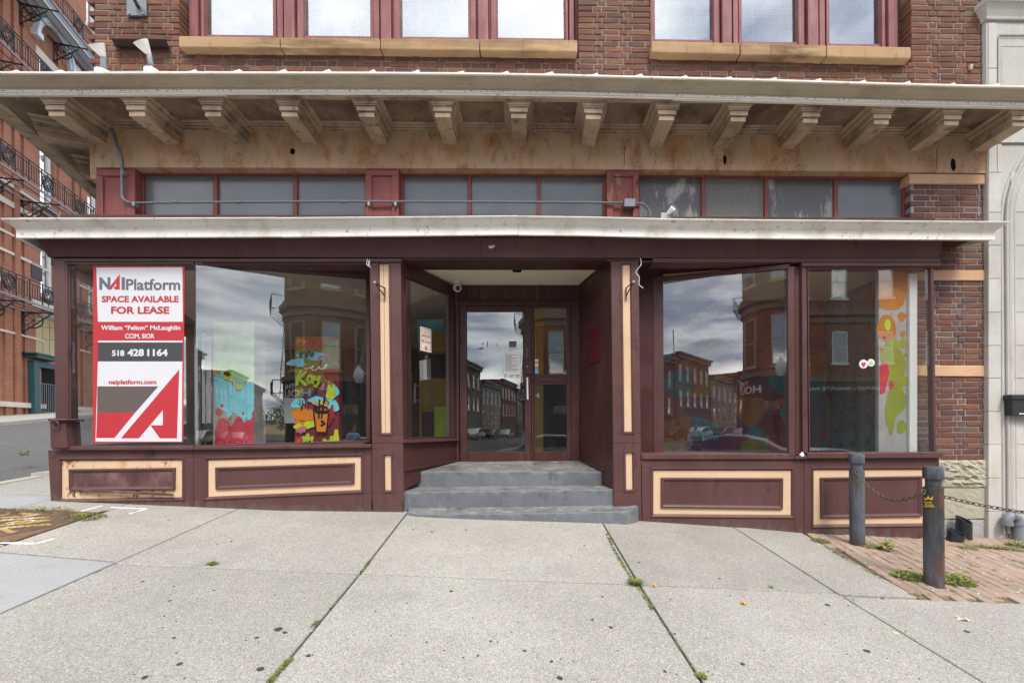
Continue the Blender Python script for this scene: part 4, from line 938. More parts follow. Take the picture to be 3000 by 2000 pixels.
mb = MB(); mb.pp([(1880, 1329), (2330, 1329), (2330, 1345), (1880, 1345)], 5.075, 5.6); mb.pp([(2366, 1326), (2762, 1324), (2762, 1341), (2366, 1342.5)], 5.05, WY - .005); mb.pp([(2331, 1336), (2366, 1333), (2366, 1344), (2331, 1345)], 5.06, 5.3); part('sill', mb, 'maroon', bevel=.005)
mb = MB(); mb.box(X(2752, 1450, 5.1) - .03, X(2752, 1450, 5.1) - .002, 5.12, WY, -1.4, zsr - .02); part('bulkhead_end', mb, 'maroon')

# ---- entry recess
DY = 6.10
EL0, EL1 = (X(1174, 1000, 5.12), 5.12), (X(1336, 1000, DY), DY)
ER0, ER1 = (X(1795, 1000, 5.12), 5.12), (X(1697, 1000, DY), DY)
zce = Z(1500, 758, 5.15)
mb = MB(); a = [(EL0[0] + .0, 5.12, zce), (ER0[0] - .0, 5.12, zce), (ER1[0] + .02, DY + .05, zce), (EL1[0] - .02, DY + .05, zce)]; mb.prism(a, [(x, y, z + .05) for x, y, z in a]); part('porch_ceiling', mb, 'ceiling')
def splay(px, th, p0, p1, mat, name, bevel=.003, lift=0.0):
    q = [WV(x, y, p0, p1) for x, y in px]; mb = MB()
    n = np.cross(q[1] - q[0], q[3] - q[0]); n /= np.linalg.norm(n); q = [p - n * lift for p in q]; mb.slab(q, th); return part(name, mb, mat, bevel=bevel)
zc2 = zce + .01
# left: framed window over a panel
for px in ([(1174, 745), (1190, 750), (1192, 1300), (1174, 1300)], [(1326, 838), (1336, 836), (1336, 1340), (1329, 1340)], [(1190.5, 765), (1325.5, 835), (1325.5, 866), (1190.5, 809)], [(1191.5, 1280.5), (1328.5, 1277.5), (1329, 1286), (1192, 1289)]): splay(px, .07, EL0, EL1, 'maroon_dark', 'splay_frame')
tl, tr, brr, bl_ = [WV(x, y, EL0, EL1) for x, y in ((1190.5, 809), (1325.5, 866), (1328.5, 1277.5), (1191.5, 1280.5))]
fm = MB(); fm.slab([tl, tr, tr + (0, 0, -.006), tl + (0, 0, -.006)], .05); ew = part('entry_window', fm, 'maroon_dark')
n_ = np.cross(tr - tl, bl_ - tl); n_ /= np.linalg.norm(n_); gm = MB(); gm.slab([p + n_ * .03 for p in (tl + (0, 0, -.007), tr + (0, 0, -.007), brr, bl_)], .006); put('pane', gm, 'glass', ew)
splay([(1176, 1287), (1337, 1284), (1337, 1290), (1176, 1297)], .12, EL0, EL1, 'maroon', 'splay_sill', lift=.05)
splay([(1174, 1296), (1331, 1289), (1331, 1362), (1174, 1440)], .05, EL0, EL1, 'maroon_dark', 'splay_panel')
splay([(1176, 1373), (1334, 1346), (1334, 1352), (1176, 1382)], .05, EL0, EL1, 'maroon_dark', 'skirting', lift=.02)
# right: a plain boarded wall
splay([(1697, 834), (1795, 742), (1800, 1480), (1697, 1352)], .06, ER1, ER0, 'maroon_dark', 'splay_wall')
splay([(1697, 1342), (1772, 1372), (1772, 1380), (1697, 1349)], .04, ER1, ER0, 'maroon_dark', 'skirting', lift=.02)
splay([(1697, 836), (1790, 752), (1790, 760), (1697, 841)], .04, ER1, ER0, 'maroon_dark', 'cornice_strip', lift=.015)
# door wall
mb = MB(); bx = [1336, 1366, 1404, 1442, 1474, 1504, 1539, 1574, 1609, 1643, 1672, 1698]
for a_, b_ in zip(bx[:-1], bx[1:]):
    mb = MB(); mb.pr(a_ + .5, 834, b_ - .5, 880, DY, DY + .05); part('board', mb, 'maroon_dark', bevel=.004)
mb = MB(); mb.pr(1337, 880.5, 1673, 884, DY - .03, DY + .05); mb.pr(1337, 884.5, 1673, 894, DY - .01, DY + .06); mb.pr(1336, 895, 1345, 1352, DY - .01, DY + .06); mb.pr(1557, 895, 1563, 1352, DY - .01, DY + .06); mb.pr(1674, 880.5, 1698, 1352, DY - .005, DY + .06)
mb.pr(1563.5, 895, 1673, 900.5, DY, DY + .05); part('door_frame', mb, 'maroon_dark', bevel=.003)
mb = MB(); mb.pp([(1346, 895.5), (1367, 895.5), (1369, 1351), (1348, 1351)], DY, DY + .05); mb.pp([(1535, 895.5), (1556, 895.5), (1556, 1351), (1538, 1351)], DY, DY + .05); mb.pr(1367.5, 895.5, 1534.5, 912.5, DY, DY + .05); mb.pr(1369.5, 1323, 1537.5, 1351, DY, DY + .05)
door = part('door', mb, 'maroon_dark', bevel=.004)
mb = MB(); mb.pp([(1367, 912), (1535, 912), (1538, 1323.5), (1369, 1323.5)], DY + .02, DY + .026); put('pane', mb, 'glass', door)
mb = MB(); mb.tube([W(1545, 1105, DY - .07), W(1546, 1170, DY - .07)], .011, 8); mb.tube([W(1545, 1112, DY - .07), W(1545, 1112, DY)], .007, 6); mb.tube([W(1546, 1161, DY - .07), W(1546, 1161, DY)], .007, 6); put('handle', mb, 'white_plastic', door, smooth=True)
mb = MB(); mb.pp([(1540, 1057), (1556, 1057), (1561, 1062), (1560, 1090), (1554, 1095), (1540, 1095)], DY - .025, DY); put('lock_guard', mb, 'maroon_dark', door, bevel=.003)
mb = MB(); mb.lathe([(.0001, -.004), (.010, -.004), (.010, .004), (.0001, .004)], n=10); mb.v = [(x + X(1544, 1074, DY), -zz + DY - .03, y + Z(1544, 1074, DY)) for x, y, zz in mb.v]; put('lock', mb, 'steel', door)
mb = MB(); mb.pr(1541, 1018, 1549, 1049, DY - .004, DY); put('pull_plate', mb, 'brown_metal', door)
mb = MB()
for i, ch in enumerate('PULL'): text(mb, ch, WQ(1542.6, 1021 + i * 7, 1547.4, 1026 + i * 7, DY - .0045))
put('pull_lettering', mb, 'tan', door)
for y0, y1 in ((985, 1010), (1284, 1312)):
    mb = MB(); mb.tube([W(1350, y0, DY - .008), W(1350.5, y1, DY - .008)], .009, 6); put('hinge', mb, 'maroon_dark', door, smooth=True)
mb = MB(); mb.pp([(1564, 901), (1566, 901), (1568, 1351), (1564, 1351)], DY, DY + .05); mb.pp([(1659.5, 901), (1673, 901), (1673, 1351), (1661, 1351)], DY, DY + .05); mb.pr(1567, 1096, 1660, 1126, DY, DY + .05); mb.pr(1568, 1322.5, 1660.5, 1351, DY, DY + .05)
sl_ = part('sidelight', mb, 'maroon_dark', bevel=.003)
mb = MB(); mb.pp([(1566, 901), (1659.5, 901), (1660, 1096), (1567, 1096)], DY + .02, DY + .026); mb.pp([(1567, 1126), (1660, 1126), (1661, 1323), (1568, 1323)], DY + .02, DY + .026); put('pane', mb, 'glass', sl_)
mb = MB(); mb.ring(WQ(1577, 1102, 1651, 1119, DY), [(0, DY), (.002, DY - .012), (.008, DY - .012), (.012, DY - .004)]); mb.pr(1579, 1104, 1649, 1117, DY - .005, DY); put('mail_slot', mb, 'maroon_dark', sl_)
# ---- steps
S1, S2, S3 = 5.42, 5.13, 4.95
def stepbody(front, back, bottom, seed):
    """A worn concrete step: front = nosing points left to right, back = the points behind them."""
    rnd = random.Random(seed); f = [np.array(p, float) for p in front]; seg = [np.linalg.norm(b - a) for a, b in zip(f[:-1], f[1:])]; L = sum(seg); nx = 70
    P_, B_, N_ = [], [], []
    bl_, br_ = np.array(back[0], float), np.array(back[1], float)
    for i in range(nx + 1):
        t_ = L * i / nx; k_ = 0
        while k_ < len(seg) - 1 and t_ > seg[k_]: t_ -= seg[k_]; k_ += 1
        p = f[k_] + (f[k_ + 1] - f[k_]) * t_ / seg[k_]; d = (f[k_ + 1] - f[k_]) / seg[k_]; P_.append(p); N_.append(np.array([d[1], -d[0], 0])); u = (p[0] - f[0][0]) / (f[-1][0] - f[0][0]); B_.append(bl_ * (1 - u) + br_ * u)
    rows = [0, .012, .03, .07, .12, .2]
    vs, fs = [], []; chip = 0
    for j, dz in enumerate(rows + [None]):
        for i in range(nx + 1):
            p, n = P_[i], N_[i]
            if j == 0: chip = rnd.uniform(.004, .016) if rnd.random() < .16 else (chip * .5 if rnd.random() < .5 else 0); q = p - n * (.012 + chip) + np.array([0, 0, -chip * .35 + rnd.uniform(-.003, .002)])
            elif dz is None: q = np.array([p[0], p[1], bottom])
            else: q = p + n * rnd.uniform(-.006, .003) + np.array([0, 0, -dz])
            vs.append(q)
    R_ = len(rows) + 1
    for j in range(R_ - 1):
        for i in range(nx): q = j * (nx + 1) + i; fs.append((q, q + nx + 1, q + nx + 2, q + 1))
    mb = MB(); mb.add(vs, fs, 0); mid = [P_[i] - N_[i] * (.05) + np.array([0, 0, rnd.uniform(-.004, .003)]) for i in range(nx + 1)]
    mid = [p * (1 if np.linalg.norm(B_[i] - P_[i]) > .08 else 0) + B_[i] * (0 if np.linalg.norm(B_[i] - P_[i]) > .08 else 1) for i, p in enumerate(mid)]
    o = len(mb.v); mb.add(vs[:nx + 1] + mid + B_, [(i, i + 1, nx + 2 + i, nx + 1 + i) for i in range(nx)] + [(nx + 1 + i, nx + 2 + i, 2 * nx + 3 + i, 2 * nx + 2 + i) for i in range(nx)], 1)
    for e in (0, nx): mb.add([vs[e], (P_[e][0], P_[e][1], bottom), (B_[e][0], B_[e][1], bottom), B_[e]], [(0, 1, 2, 3)], 0)
    return part('step', mb, ['step', 'tread'], smooth=True)
zdr = Z(1500, 1350, DY)
stepbody([W(1196, 1379.5, S1), W(1763, 1380, S1)], [(EL1[0], DY + .03, zdr), (ER1[0], DY + .03, zdr)], -1.3, 1)
h2a = Z(1180, 1426, S1) - .02
stepbody([W(1179, 1440, S2), W(1500, 1437, S2 - .004), W(1800, 1432, S2)], [(X(1190, 1430, S1), S1 + .02, h2a + .02), (X(1768, 1430, S1), S1 + .02, h2a + .02)], -1.35, 2)
stepbody([W(1190, 1498, 5.0), W(1222, 1506, S3), W(1400, 1504, S3 - .012), W(1650, 1500, S3), W(1838, 1496, S3), W(1871, 1480, 5.06)], [(X(1182, 1480, 5.0), S2 + .03, Z(1180, 1486, S2)), (X(1874, 1480, 5.06), S2 + .03, Z(1800, 1478, S2))], -1.5, 3)

# ================================================================ INTERIOR
mb = MB(); fl = [(side0[0], 5.2), (4.9, 5.2), (4.9, 12), (side1[0] - 2, 12), (side1[0], side1[1])]
for q_ in ([(side0[0], 5.2), (EL0[0] - .05, 5.2), (EL1[0] - .05, 6.2), (side1[0], 6.2 + (side1[1] - 6.2)), (side0[0] - .3, 6.2)], [(ER0[0] + .08, 5.2), (4.9, 5.2), (4.9, 6.2), (ER1[0] + .08, 6.2)], [(side1[0], 6.205), (4.9, 6.205), (4.9, 12), (side1[0] - 2, 12)]): mb.prism([(x, y, -.56) for x, y in q_], [(x, y, -.62) for x, y in q_])
None; part('shop_floor', mb, 'mural_grey')
mb = MB(); mb.prism([(x, y + .3, 2.05) for x, y in fl], [(x, y + .3, 2.1) for x, y in fl]); part('shop_ceiling', mb, 'ceiling')
mb = MB(); mb.box(-8, 4.9, 11.9, 12, -.6, 2.1); part('shop_back_wall', mb, 'brown')
mm = M('sprayed_mural', 0.7, 0.2)
vv = mm.pos((1, 0, 1.2), (0.3, 0, 0.2)); dn = mm.n('ShaderNodeTexNoise'); dn.inputs['Scale'].default_value = 1.7; dn.inputs['Detail'].default_value = 5; mm.l(vv, dn.inputs['Vector'])
vd = mm.mix(0.35, vv, dn.outputs['Color'], 'ADD'); v_ = mm.voro(2.3, vd, 'F1', 'Color'); hs = mm.n('ShaderNodeSeparateXYZ'); mm.l(v_, hs.inputs[0])
k = mm.ramp(hs.outputs[0], [(0.0, (0.24, 0.02, 0.03)), (0.25, (0.30, 0.04, 0.04)), (0.42, (0.40, 0.14, 0.02)), (0.54, (0.16, 0.03, 0.10)), (0.68, (0.05, 0.22, 0.26)), (0.80, (0.30, 0.27, 0.03)), (0.90, (0.26, 0.03, 0.04))], 'CONSTANT')
k = mm.mix(mm.ramp(mm.noise(5, 6, 0.6), [(0.4, 0), (0.7, 0.5)]), k, (0.06, 0.02, 0.02))
mm.col(k); MT['sprayed'] = mm.m
mb = MB(); mb.box(1.2, 4.88, 7.4, 7.46, -.56, 2.05); part('mural_wall', mb, 'sprayed')
def blob(mb, px, py, rx, ry, Y, k=0, n=22, wob=.06, s=1):
    rnd = random.Random(int(px * 7 + py)); ph = rnd.uniform(0, 6)
    a = [W(px + rx * math.cos(t) * (1 + wob * math.sin(3 * t + ph)), py + ry * math.sin(t) * (1 + wob * math.cos(2 * t + ph)), Y) for t in [2 * math.pi * i / n for i in range(n)]]
    mb.prism(a, [(p[0], Y + .003, p[2]) for p in a], k)
# column with drip mural, seen through the left window
mb = MB(); mb.pr(625, 940, 745, 1330, 5.9, 6.15)
mural = thing('painted_column', 'interior column painted with cyan, crimson and green drips beside the lease banner', 'painted column', (X(685, 1300, 5.9), 5.9, -.56))
put('column', mb, 'mural_grey', mural)
def clipblob(mb, pts, Y, k): a = [W(x, y, Y) for x, y in pts]; mb.prism(a, [(p[0], Y + .003, p[2]) for p in a], k)
mb = MB(); clipblob(mb, [(626, 942), (744, 942), (744, 1118), (726, 1112), (716, 1118), (712, 1136), (700, 1142), (690, 1136), (684, 1120), (672, 1112), (660, 1108), (640, 1085), (626, 1070)], 5.897, 0); put('green_drips', mb, 'palegreen', mural)
mb = MB(); clipblob(mb, [(627, 1104), (640, 1100), (652, 1108), (660, 1118), (676, 1122), (684, 1130), (692, 1146), (706, 1146), (714, 1132), (724, 1118), (744, 1122), (744, 1200), (737, 1218), (724, 1216), (714, 1238), (704, 1222), (694, 1212), (676, 1204), (660, 1206), (644, 1196), (630, 1190)], 5.894, 0); put('cyan_drips', mb, 'cyan', mural)
mb = MB(); clipblob(mb, [(628, 1330), (630, 1260), (640, 1228), (652, 1222), (668, 1230), (676, 1250), (684, 1240), (694, 1220), (706, 1222), (716, 1240), (728, 1228), (744, 1200), (744, 1330)], 5.894, 0)
for a in ((650, 1188, 5, 5), (641, 1206, 10, 10), (712, 1210, 4, 4), (674, 1226, 3, 3)): blob(mb, *a, 5.892)
put('crimson_drips', mb, 'crimson', mural)
mb = MB()
for a in ((664, 1100, 12, 12), (668, 1092, 14, 9), (634, 1078, 9, 14)): blob(mb, *a, 5.893)
put('lime_spots', mb, 'lime', mural)
mb = MB()
for a in ((671, 1213, 8, 9), (730, 1218, 8, 11), (650, 1095, 4, 4), (704, 1115, 8, 7)): blob(mb, *a, 5.890)
put('cyan_spots', mb, 'cyan', mural)
# graffiti panel
gp = thing('graffiti_panel', 'interior panel sprayed with bright graffiti and a drink cup, near the left pilaster', 'graffiti panel', (X(925, 1300, 6.0), 6.0, -.56))
mb = MB(); mb.pr(864, 985, 993, 1330, 6.0, 6.1); put('panel', mb, 'sprayed', gp)
GY = 5.996
for nm, mt, sh in (('teal_patch', 'cyan', [(868, 1062, 26, 12), (915, 1042, 40, 12)]), ('pink_patch', 'mural_pink', [(958, 1130, 22, 16), (890, 1238, 26, 12)]), ('orange_patch', 'tang', [(890, 1218, 34, 24), (960, 1196, 26, 14)]),
                   ('cyan_cloud', 'cyan', [(876, 1180, 22, 18), (972, 1150, 18, 24), (975, 1190, 16, 22), (930, 1174, 24, 12)]), ('acid_patch', 'acid', [(905, 1240, 16, 18), (985, 1280, 8, 30), (968, 1150, 12, 22), (875, 1252, 14, 10)])):
    mb = MB(); gk = globals().get('gk', 0) + 1
    for i, a in enumerate(sh): blob(mb, *a, GY - .0035 * gk - .0006 * i, wob=.25)
    put(nm, mb, mt, gp)
rnd = random.Random(44)
for i, (mt, cx_, cy_, w_, h_, r_) in enumerate([('crimson', 925, 1010, 50, 14, .012), ('teal', 900, 1035, 40, 14, .014), ('mural_pink', 950, 1048, 36, 16, .012), ('tang', 885, 1000, 26, 10, .014), ('paper', 930, 1076, 56, 10, .006), ('teal', 905, 1150, 40, 10, .014), ('mural_red', 900, 1190, 34, 12, .010), ('mural_red', 972, 1215, 16, 36, .012),
                                             ('acid', 972, 1145, 20, 30, .012), ('lime', 960, 1300, 30, 24, .022), ('mural_pink', 885, 1255, 24, 14, .014), ('tang', 905, 1225, 44, 12, .014), ('black', 945, 1130, 46, 20, .004), ('black', 890, 1180, 30, 20, .004), ('cyan', 880, 1060, 20, 16, .014), ('lime', 900, 1285, 40, 16, .016), ('gold', 940, 1180, 40, 10, .012), ('crimson', 880, 1300, 24, 20, .02)]):
    fq, ph, lp = rnd.uniform(2.2, 4.2), rnd.uniform(0, 6), rnd.uniform(.05, .16); mb = MB()
    mb.tube([W(cx_ + w_ * (k_ / 60 - .5) + w_ * lp * math.cos(6.283 * fq * k_ / 60 + ph), cy_ + h_ * (.55 + .35 * math.sin(k_ * .21 + ph)) * math.sin(6.283 * fq * k_ / 60), GY - .003) for k_ in range(61)], r_, 5)
    mb.v = [(x, 5.9962 - .0005 * i - .0185 + (y - 5.9962) * .1, z) for x, y, z in mb.v]; put('scrawl', mb, mt, gp)
mb = MB()
for q_ in ([(870, 1128), (876, 1104), (884, 1084)], [(898, 1088), (886, 1102), (876, 1110), (886, 1118), (898, 1130)], [(914, 1102), (906, 1100), (901, 1112), (906, 1124), (913, 1116), (915, 1100), (917, 1124)], [(922, 1100), (924, 1112), (931, 1114), (937, 1102)], [(938, 1100), (934, 1120), (927, 1134), (921, 1128)], [(945, 1116), (947, 1117)], [(954, 1116), (956, 1117)], [(963, 1117), (965, 1118)], [(974, 1117), (976, 1118)]): mb.tube([W(x, y, GY - .024) for x, y in q_], .021, 6)
put('lime_scrawl', mb, 'lime', gp)
mb = MB(); mb.pp([(920, 1212), (962, 1212), (955, 1264), (927, 1264)], GY - .02, GY - .017); put('cup', mb, 'tang', gp)
mb = MB()
for a in ([(917, 1204), (965, 1204)], [(919, 1210), (926, 1266), (956, 1266), (963, 1210)], [(919, 1204), (924, 1193), (940, 1188), (957, 1193), (963, 1204)], [(934, 1225), (936, 1170)], [(942, 1225), (950, 1165)]): mb.tube([W(x, y, GY - .025) for x, y in a], .010, 5)
for a in ((944, 1234, 4, 4), (950, 1240, 4, 4), (943, 1245, 4, 4)): blob(mb, *a, GY - .026)
put('cup_outline', mb, 'black', gp)
mb = MB(); mb.pr(832, 1165, 868, 1240, 6.5, 6.8); wc = solo('cabinet', mb, 'paper', 'pale grey box standing inside beside the graffiti panel', 'cabinet', tuple(W(850, 1240, 6.5)), bevel=.01)
# white frame of the inner side window
mb = MB(); mb.pr(592, 975, 600, 1240, 7.9, 7.95); mb.pr(601, 985, 618, 1238, 7.92, 7.98); part('inner_window_frame', mb, 'white_wood')
# painted column in the right hand window
pc = thing('painted_column', 'interior column with orange and acid green spots at the right end of the shop', 'painted column', (X(2620, 1320, 5.22), 5.22, -.3))
CYR = 5.235
mb = MB(); mb.pr(2574, 770, 2661, 1340, CYR, CYR + .05); put('column', mb, 'mural_grey', pc)
mb = MB(); clipblob(mb, [(2575, 780), (2660, 780), (2657, 850), (2648, 890), (2632, 906), (2600, 908), (2575, 900)], CYR - .002, 0)
for a in ((2598, 962, 28, 42), (2642, 928, 12, 14), (2645, 978, 7, 9), (2611, 920, 3, 3), (2591, 989, 4, 4)): blob(mb, *a, CYR - .0022)
put('orange_spots', mb, 'spot_orange', pc)
mb = MB(); clipblob(mb, [(2577, 1012), (2588, 1016), (2598, 1000), (2612, 990), (2628, 992), (2634, 1020), (2644, 1036), (2654, 1062), (2650, 1100), (2646, 1140), (2655, 1165), (2652, 1195), (2636, 1212), (2622, 1224), (2620, 1250), (2612, 1272), (2606, 1255), (2596, 1240), (2592, 1200), (2600, 1165), (2606, 1140), (2600, 1100), (2580, 1060)], CYR - .0028, 0)
for a in ((2644, 1005, 10, 14), (2641, 1250, 14, 20), (2610, 1264, 6, 10), (2652, 1115, 9, 14), (2653, 1040, 5, 6)): blob(mb, *a, CYR - .003)
put('green_spots', mb, 'spot_green', pc)
mb = MB(); clipblob(mb, [(2577, 1072), (2590, 1060), (2602, 1066), (2606, 1090), (2600, 1118), (2592, 1150), (2578, 1156)], CYR - .0036, 0); blob(mb, 2612, 1128, 7, 14, CYR - .0036); blob(mb, 2585, 1024, 4, 5, CYR - .0036); put('crimson_spots', mb, 'crimson', pc)
mb = MB(); blob(mb, 2601, 952, 9, 16, CYR - .0036); put('olive_spot', mb, 'lime', pc)
mb = MB(); mb.pr(2665, 800, 2688, 1330, 5.2, 5.24); part('inner_post', mb, 'white_wood', bevel=.004)
# things behind the entry's side window and the door
def inner(nm, pts, Y, d, mat, label, cat):
    mb = MB(); mb.pp(pts, Y, Y + d); return solo(nm, mb, mat, label, cat, tuple(W(*pts[-1], Y)), bevel=.008)
inner('counter', [(1228, 1108), (1330, 1108), (1330, 1300), (1228, 1300)], 7.6, .5, 'mustard', 'mustard yellow counter front inside behind the entry side window', 'counter')
inner('shelf_unit', [(1226, 970), (1330, 970), (1330, 1030), (1226, 1030)], 7.65, .3, 'mustard', 'mustard shelf box hanging above the dark gap behind the delivery poster', 'shelf')
inner('bin', [(1236, 1205), (1270, 1205), (1270, 1300), (1236, 1300)], 7.2, .3, 'black_plastic', 'black bin in front of the mustard counter', 'bin')
inner('spotted_box', [(1272, 1190), (1306, 1190), (1306, 1300), (1272, 1300)], 7.1, .3, 'lime', 'lime green painted box beside the black bin', 'box')
inner('cyan_board', [(1222, 935), (1300, 935), (1300, 996), (1222, 996)], 7.9, .05, 'cyan', 'cyan spotted board high on the back wall behind the delivery poster', 'board')
inner('striped_post', [(1566, 905), (1592, 905), (1592, 1330), (1566, 1330)], 7.2, .2, 'mustard', 'yellow painted post standing behind the door sidelight', 'post')
mb = MB(); mb.pr(1306, 866, 1326, 1277, 6.7, 6.75); part('inner_jamb', mb, 'mural_grey')

# ================================================================ BLINDS
for i, (xa, xb, z0) in enumerate(blinds):
    lab = ['lowered white blind behind the leftmost window with the white sash', 'lowered white blind in the second window of the group of four', 'lowered white blind in the third window of the group of four', 'lowered white blind in the window nearest the brick pier in the middle',
           'open slatted blind in the left window of the group of three', 'open slatted blind in the centre window of the group of three', 'open slatted blind in the window beside the right brick pier'][i]
    b = thing('window_blind', lab, 'blind', (xa, 5.58, z0), 'venetian blinds in the upper windows')
    mb = MB(); tilt = 0.024 if i < 4 else 0.013
    z = z0 + 0.012; gap = 0.0235 if i < 4 else 0.026
    while z < Zt - .05:
        mb.prism([(xa, 5.575, z), (xb, 5.575, z), (xb, 5.5755, z + .001), (xa, 5.5755, z + .001)], [(xa, 5.594, z + tilt), (xb, 5.594, z + tilt), (xb, 5.5945, z + tilt + .001), (xa, 5.5945, z + tilt + .001)]); z += gap
    put('slats', mb, 'white_plastic', b, kind='stuff')
    mb = MB()
    for f in (.25, .75): x = xa + (xb - xa) * f; mb.box(x - .002, x + .002, 5.57, 5.573, z0, Zt - .05)
    mb.box(xa, xb, 5.57, 5.6, z0, z0 + .012); put('ladder_cord', mb, 'white_plastic', b)

# ================================================================ LEASE BANNER
BY = 5.094
bz = lambda zx, zy: (zx / 2.24, 650 + zy / 2.24)          # coordinates read off an enlargement of the photograph
ban = thing('lease_banner', 'tall red and white lease banner hanging inside the left shop window', 'banner', tuple(W(405, 1296, BY)))
def bpoly(nm, pts, mat, lift): mb = MB(); a = [W(*bz(*p), BY) for p in pts]; a = [(p[0], BY - lift, p[2]) for p in a]; mb.prism(a, [(p[0], p[1] + .0006, p[2]) for p in a]); return put(nm, mb, mat, ban)
bpoly('sheet', [(612, 288), (1212, 290), (1203, 1445), (608, 1448)], 'vinyl_red', 0)
bpoly('white_field', [(633, 300), (1197, 298), (1200, 655), (643, 655)], 'vinyl_white', .001)
bpoly('white_rule', [(643, 779), (1199, 779), (1199, 790), (643, 790)], 'vinyl_white', .001)
bpoly('dark_band', [(643, 790), (1199, 790), (1197, 914), (643, 914)], 'vinyl_dark', .001)
bpoly('white_field', [(643, 915), (1197, 915), (1193, 1440), (627, 1440)], 'vinyl_white', .001)
bpoly('brown_field', [(640, 1078), (1040, 1078), (888, 1250), (638, 1250)], 'vinyl_brown', .0018)
bpoly('red_field', [(638, 1250.5), (888, 1250.5), (752, 1416), (632, 1416)], 'vinyl_red', .0018)
bpoly('logo_mark', [(1177, 968), (795, 1418), (913, 1418), (1070, 1232), (1070, 1333), (988, 1333), (1050, 1418), (1162, 1418)], 'vinyl_red', .0026)
bpoly('logo_mark', [(787, 343), (708, 444), (730, 444), (763, 402), (763, 425), (745, 425), (756, 444), (787, 444)], 'vinyl_red', .0026)
def btext(s, x0, x1, y0, y1, mat, bold=0.0):
    mb = MB(); a = [W(*bz(*p), BY) for p in ((x0, y0), (x1, y0), (x1, y1), (x0, y1))]; text(mb, s, a, bold, 0, .0028); return put('lettering', mb, mat, ban)
btext('N', 653, 726, 364, 445, 'vinyl_grey', .05); btext('I', 799, 821, 364, 446, 'vinyl_grey', .05)
btext('Platform', 828, 1184, 374, 449, 'vinyl_grey', .025)
btext('SPACE AVAILABLE', 668, 1174, 485, 528, 'text_red', .035); btext('FOR LEASE', 730, 1112, 555, 604, 'text_red', .035)
btext('William “Felton” McLaughlin', 664, 1185, 678, 718, 'vinyl_white', .03); btext('CCIM, SIOR', 822, 1015, 733, 770, 'vinyl_white', .03)
btext('518', 736, 818, 841, 880, 'vinyl_white', .04); btext('428', 838, 946, 833, 881, 'vinyl_white', .04); btext('1164', 968, 1102, 833, 881, 'vinyl_white', .04)
btext('naiplatform.com', 715, 1028, 1034, 1073, 'text_red', .03)

# ================================================================ PAPERS AND FITTINGS ON THE DOOR
def paper(nm, pts, Y, mat, label, cat, lines=0, d=.0012):
    t = thing(nm, label, cat, tuple(W(*pts[-1], Y))); mb = MB(); mb.pp(pts, Y, Y + d); put('sheet', mb, mat, t)
    if lines:
        (x0, y0), (x1, y1) = pts[0], pts[2]; mb = MB(); rnd = random.Random(3)
        for i in range(lines):
            y = y0 + (y1 - y0) * (.10 + .75 * i / lines); w_ = rnd.choice([.92, .9, .7, .88, .5]); mb.pr(x0 + (x1 - x0) * .1, y, x0 + (x1 - x0) * w_, y + .9, Y - .0006, Y - .0002)
        put('print', mb, 'ink', t)
    return t
paper('notice', [(1475.5, 1033), (1523, 1033), (1523, 1097), (1475.5, 1097)], DY + .015, 'paper', 'white typed notice taped to the entry door glass', 'notice', 17)
paper('sticker', [(1491, 999), (1513, 999), (1513, 1016), (1491, 1016)], DY + .015, 'vinyl_grey', 'small grey sticker above the white notice on the door', 'sticker', 3)
paper('card', [(1491, 1017), (1512, 1017), (1512, 1028), (1491, 1028)], DY + .014, 'paper', 'small white card just above the typed notice on the door', 'card', 2)
tp = thing('tape_remnant', 'torn dark tape remnants stuck round an empty patch of door glass', 'tape', tuple(W(1420, 1020, DY + .015)))
for a in ([(1427, 1000), (1429, 1000), (1429, 1015), (1427, 1015)], [(1402, 1020), (1416, 1017), (1417, 1020), (1403, 1024)], [(1411, 1008), (1416, 1003), (1417, 1004.5), (1412, 1010)], [(1452, 1004), (1455, 1006), (1461, 1015), (1458, 1014)], [(1479, 1098), (1482, 1098), (1481, 1106), (1479, 1106)], [(1492, 1103), (1500, 1098), (1501, 1100), (1493, 1105)], [(1516, 1097), (1519, 1097), (1515, 1108), (1513, 1107)]):
    mb = MB(); mb.pp(a, DY + .015, DY + .017); put('strip', mb, 'ink', tp)
st = thing('card_sign', 'strip of small payment card stickers on the sidelight beside the lock', 'sticker strip', tuple(W(1571, 1093, DY + .015)))
for i, mt in enumerate(['paper', 'gold', 'paper', 'tan', 'cyan', 'cyan']):
    mb = MB(); mb.pr(1566.5, 1052 + i * 7, 1577, 1058 + i * 7, DY + .015, DY + .016); put('sticker', mb, mt, st)
dp_ = thing('delivery_poster', 'white and orange delivery poster on the entry side window', 'poster', tuple(WV(1251, 1030, EL0, EL1)))
def sp_poly(nm, pts, mat, lift, parent, holes=None):
    q = [WV(x, y, EL0, EL1) for x, y in pts]; n = np.array([EL1[1] - EL0[1], -(EL1[0] - EL0[0]), 0.0]); n /= np.linalg.norm(n); q = [p - n * (.02 - lift) for p in q]
    mb = MB(); mb.prism(q, [p - n * .0008 for p in q]); return put(nm, mb, mat, parent)
sp_poly('sheet', [(1235.5, 955), (1267.5, 964), (1267.5, 1033), (1235.5, 1025)], 'paper', 0, dp_)
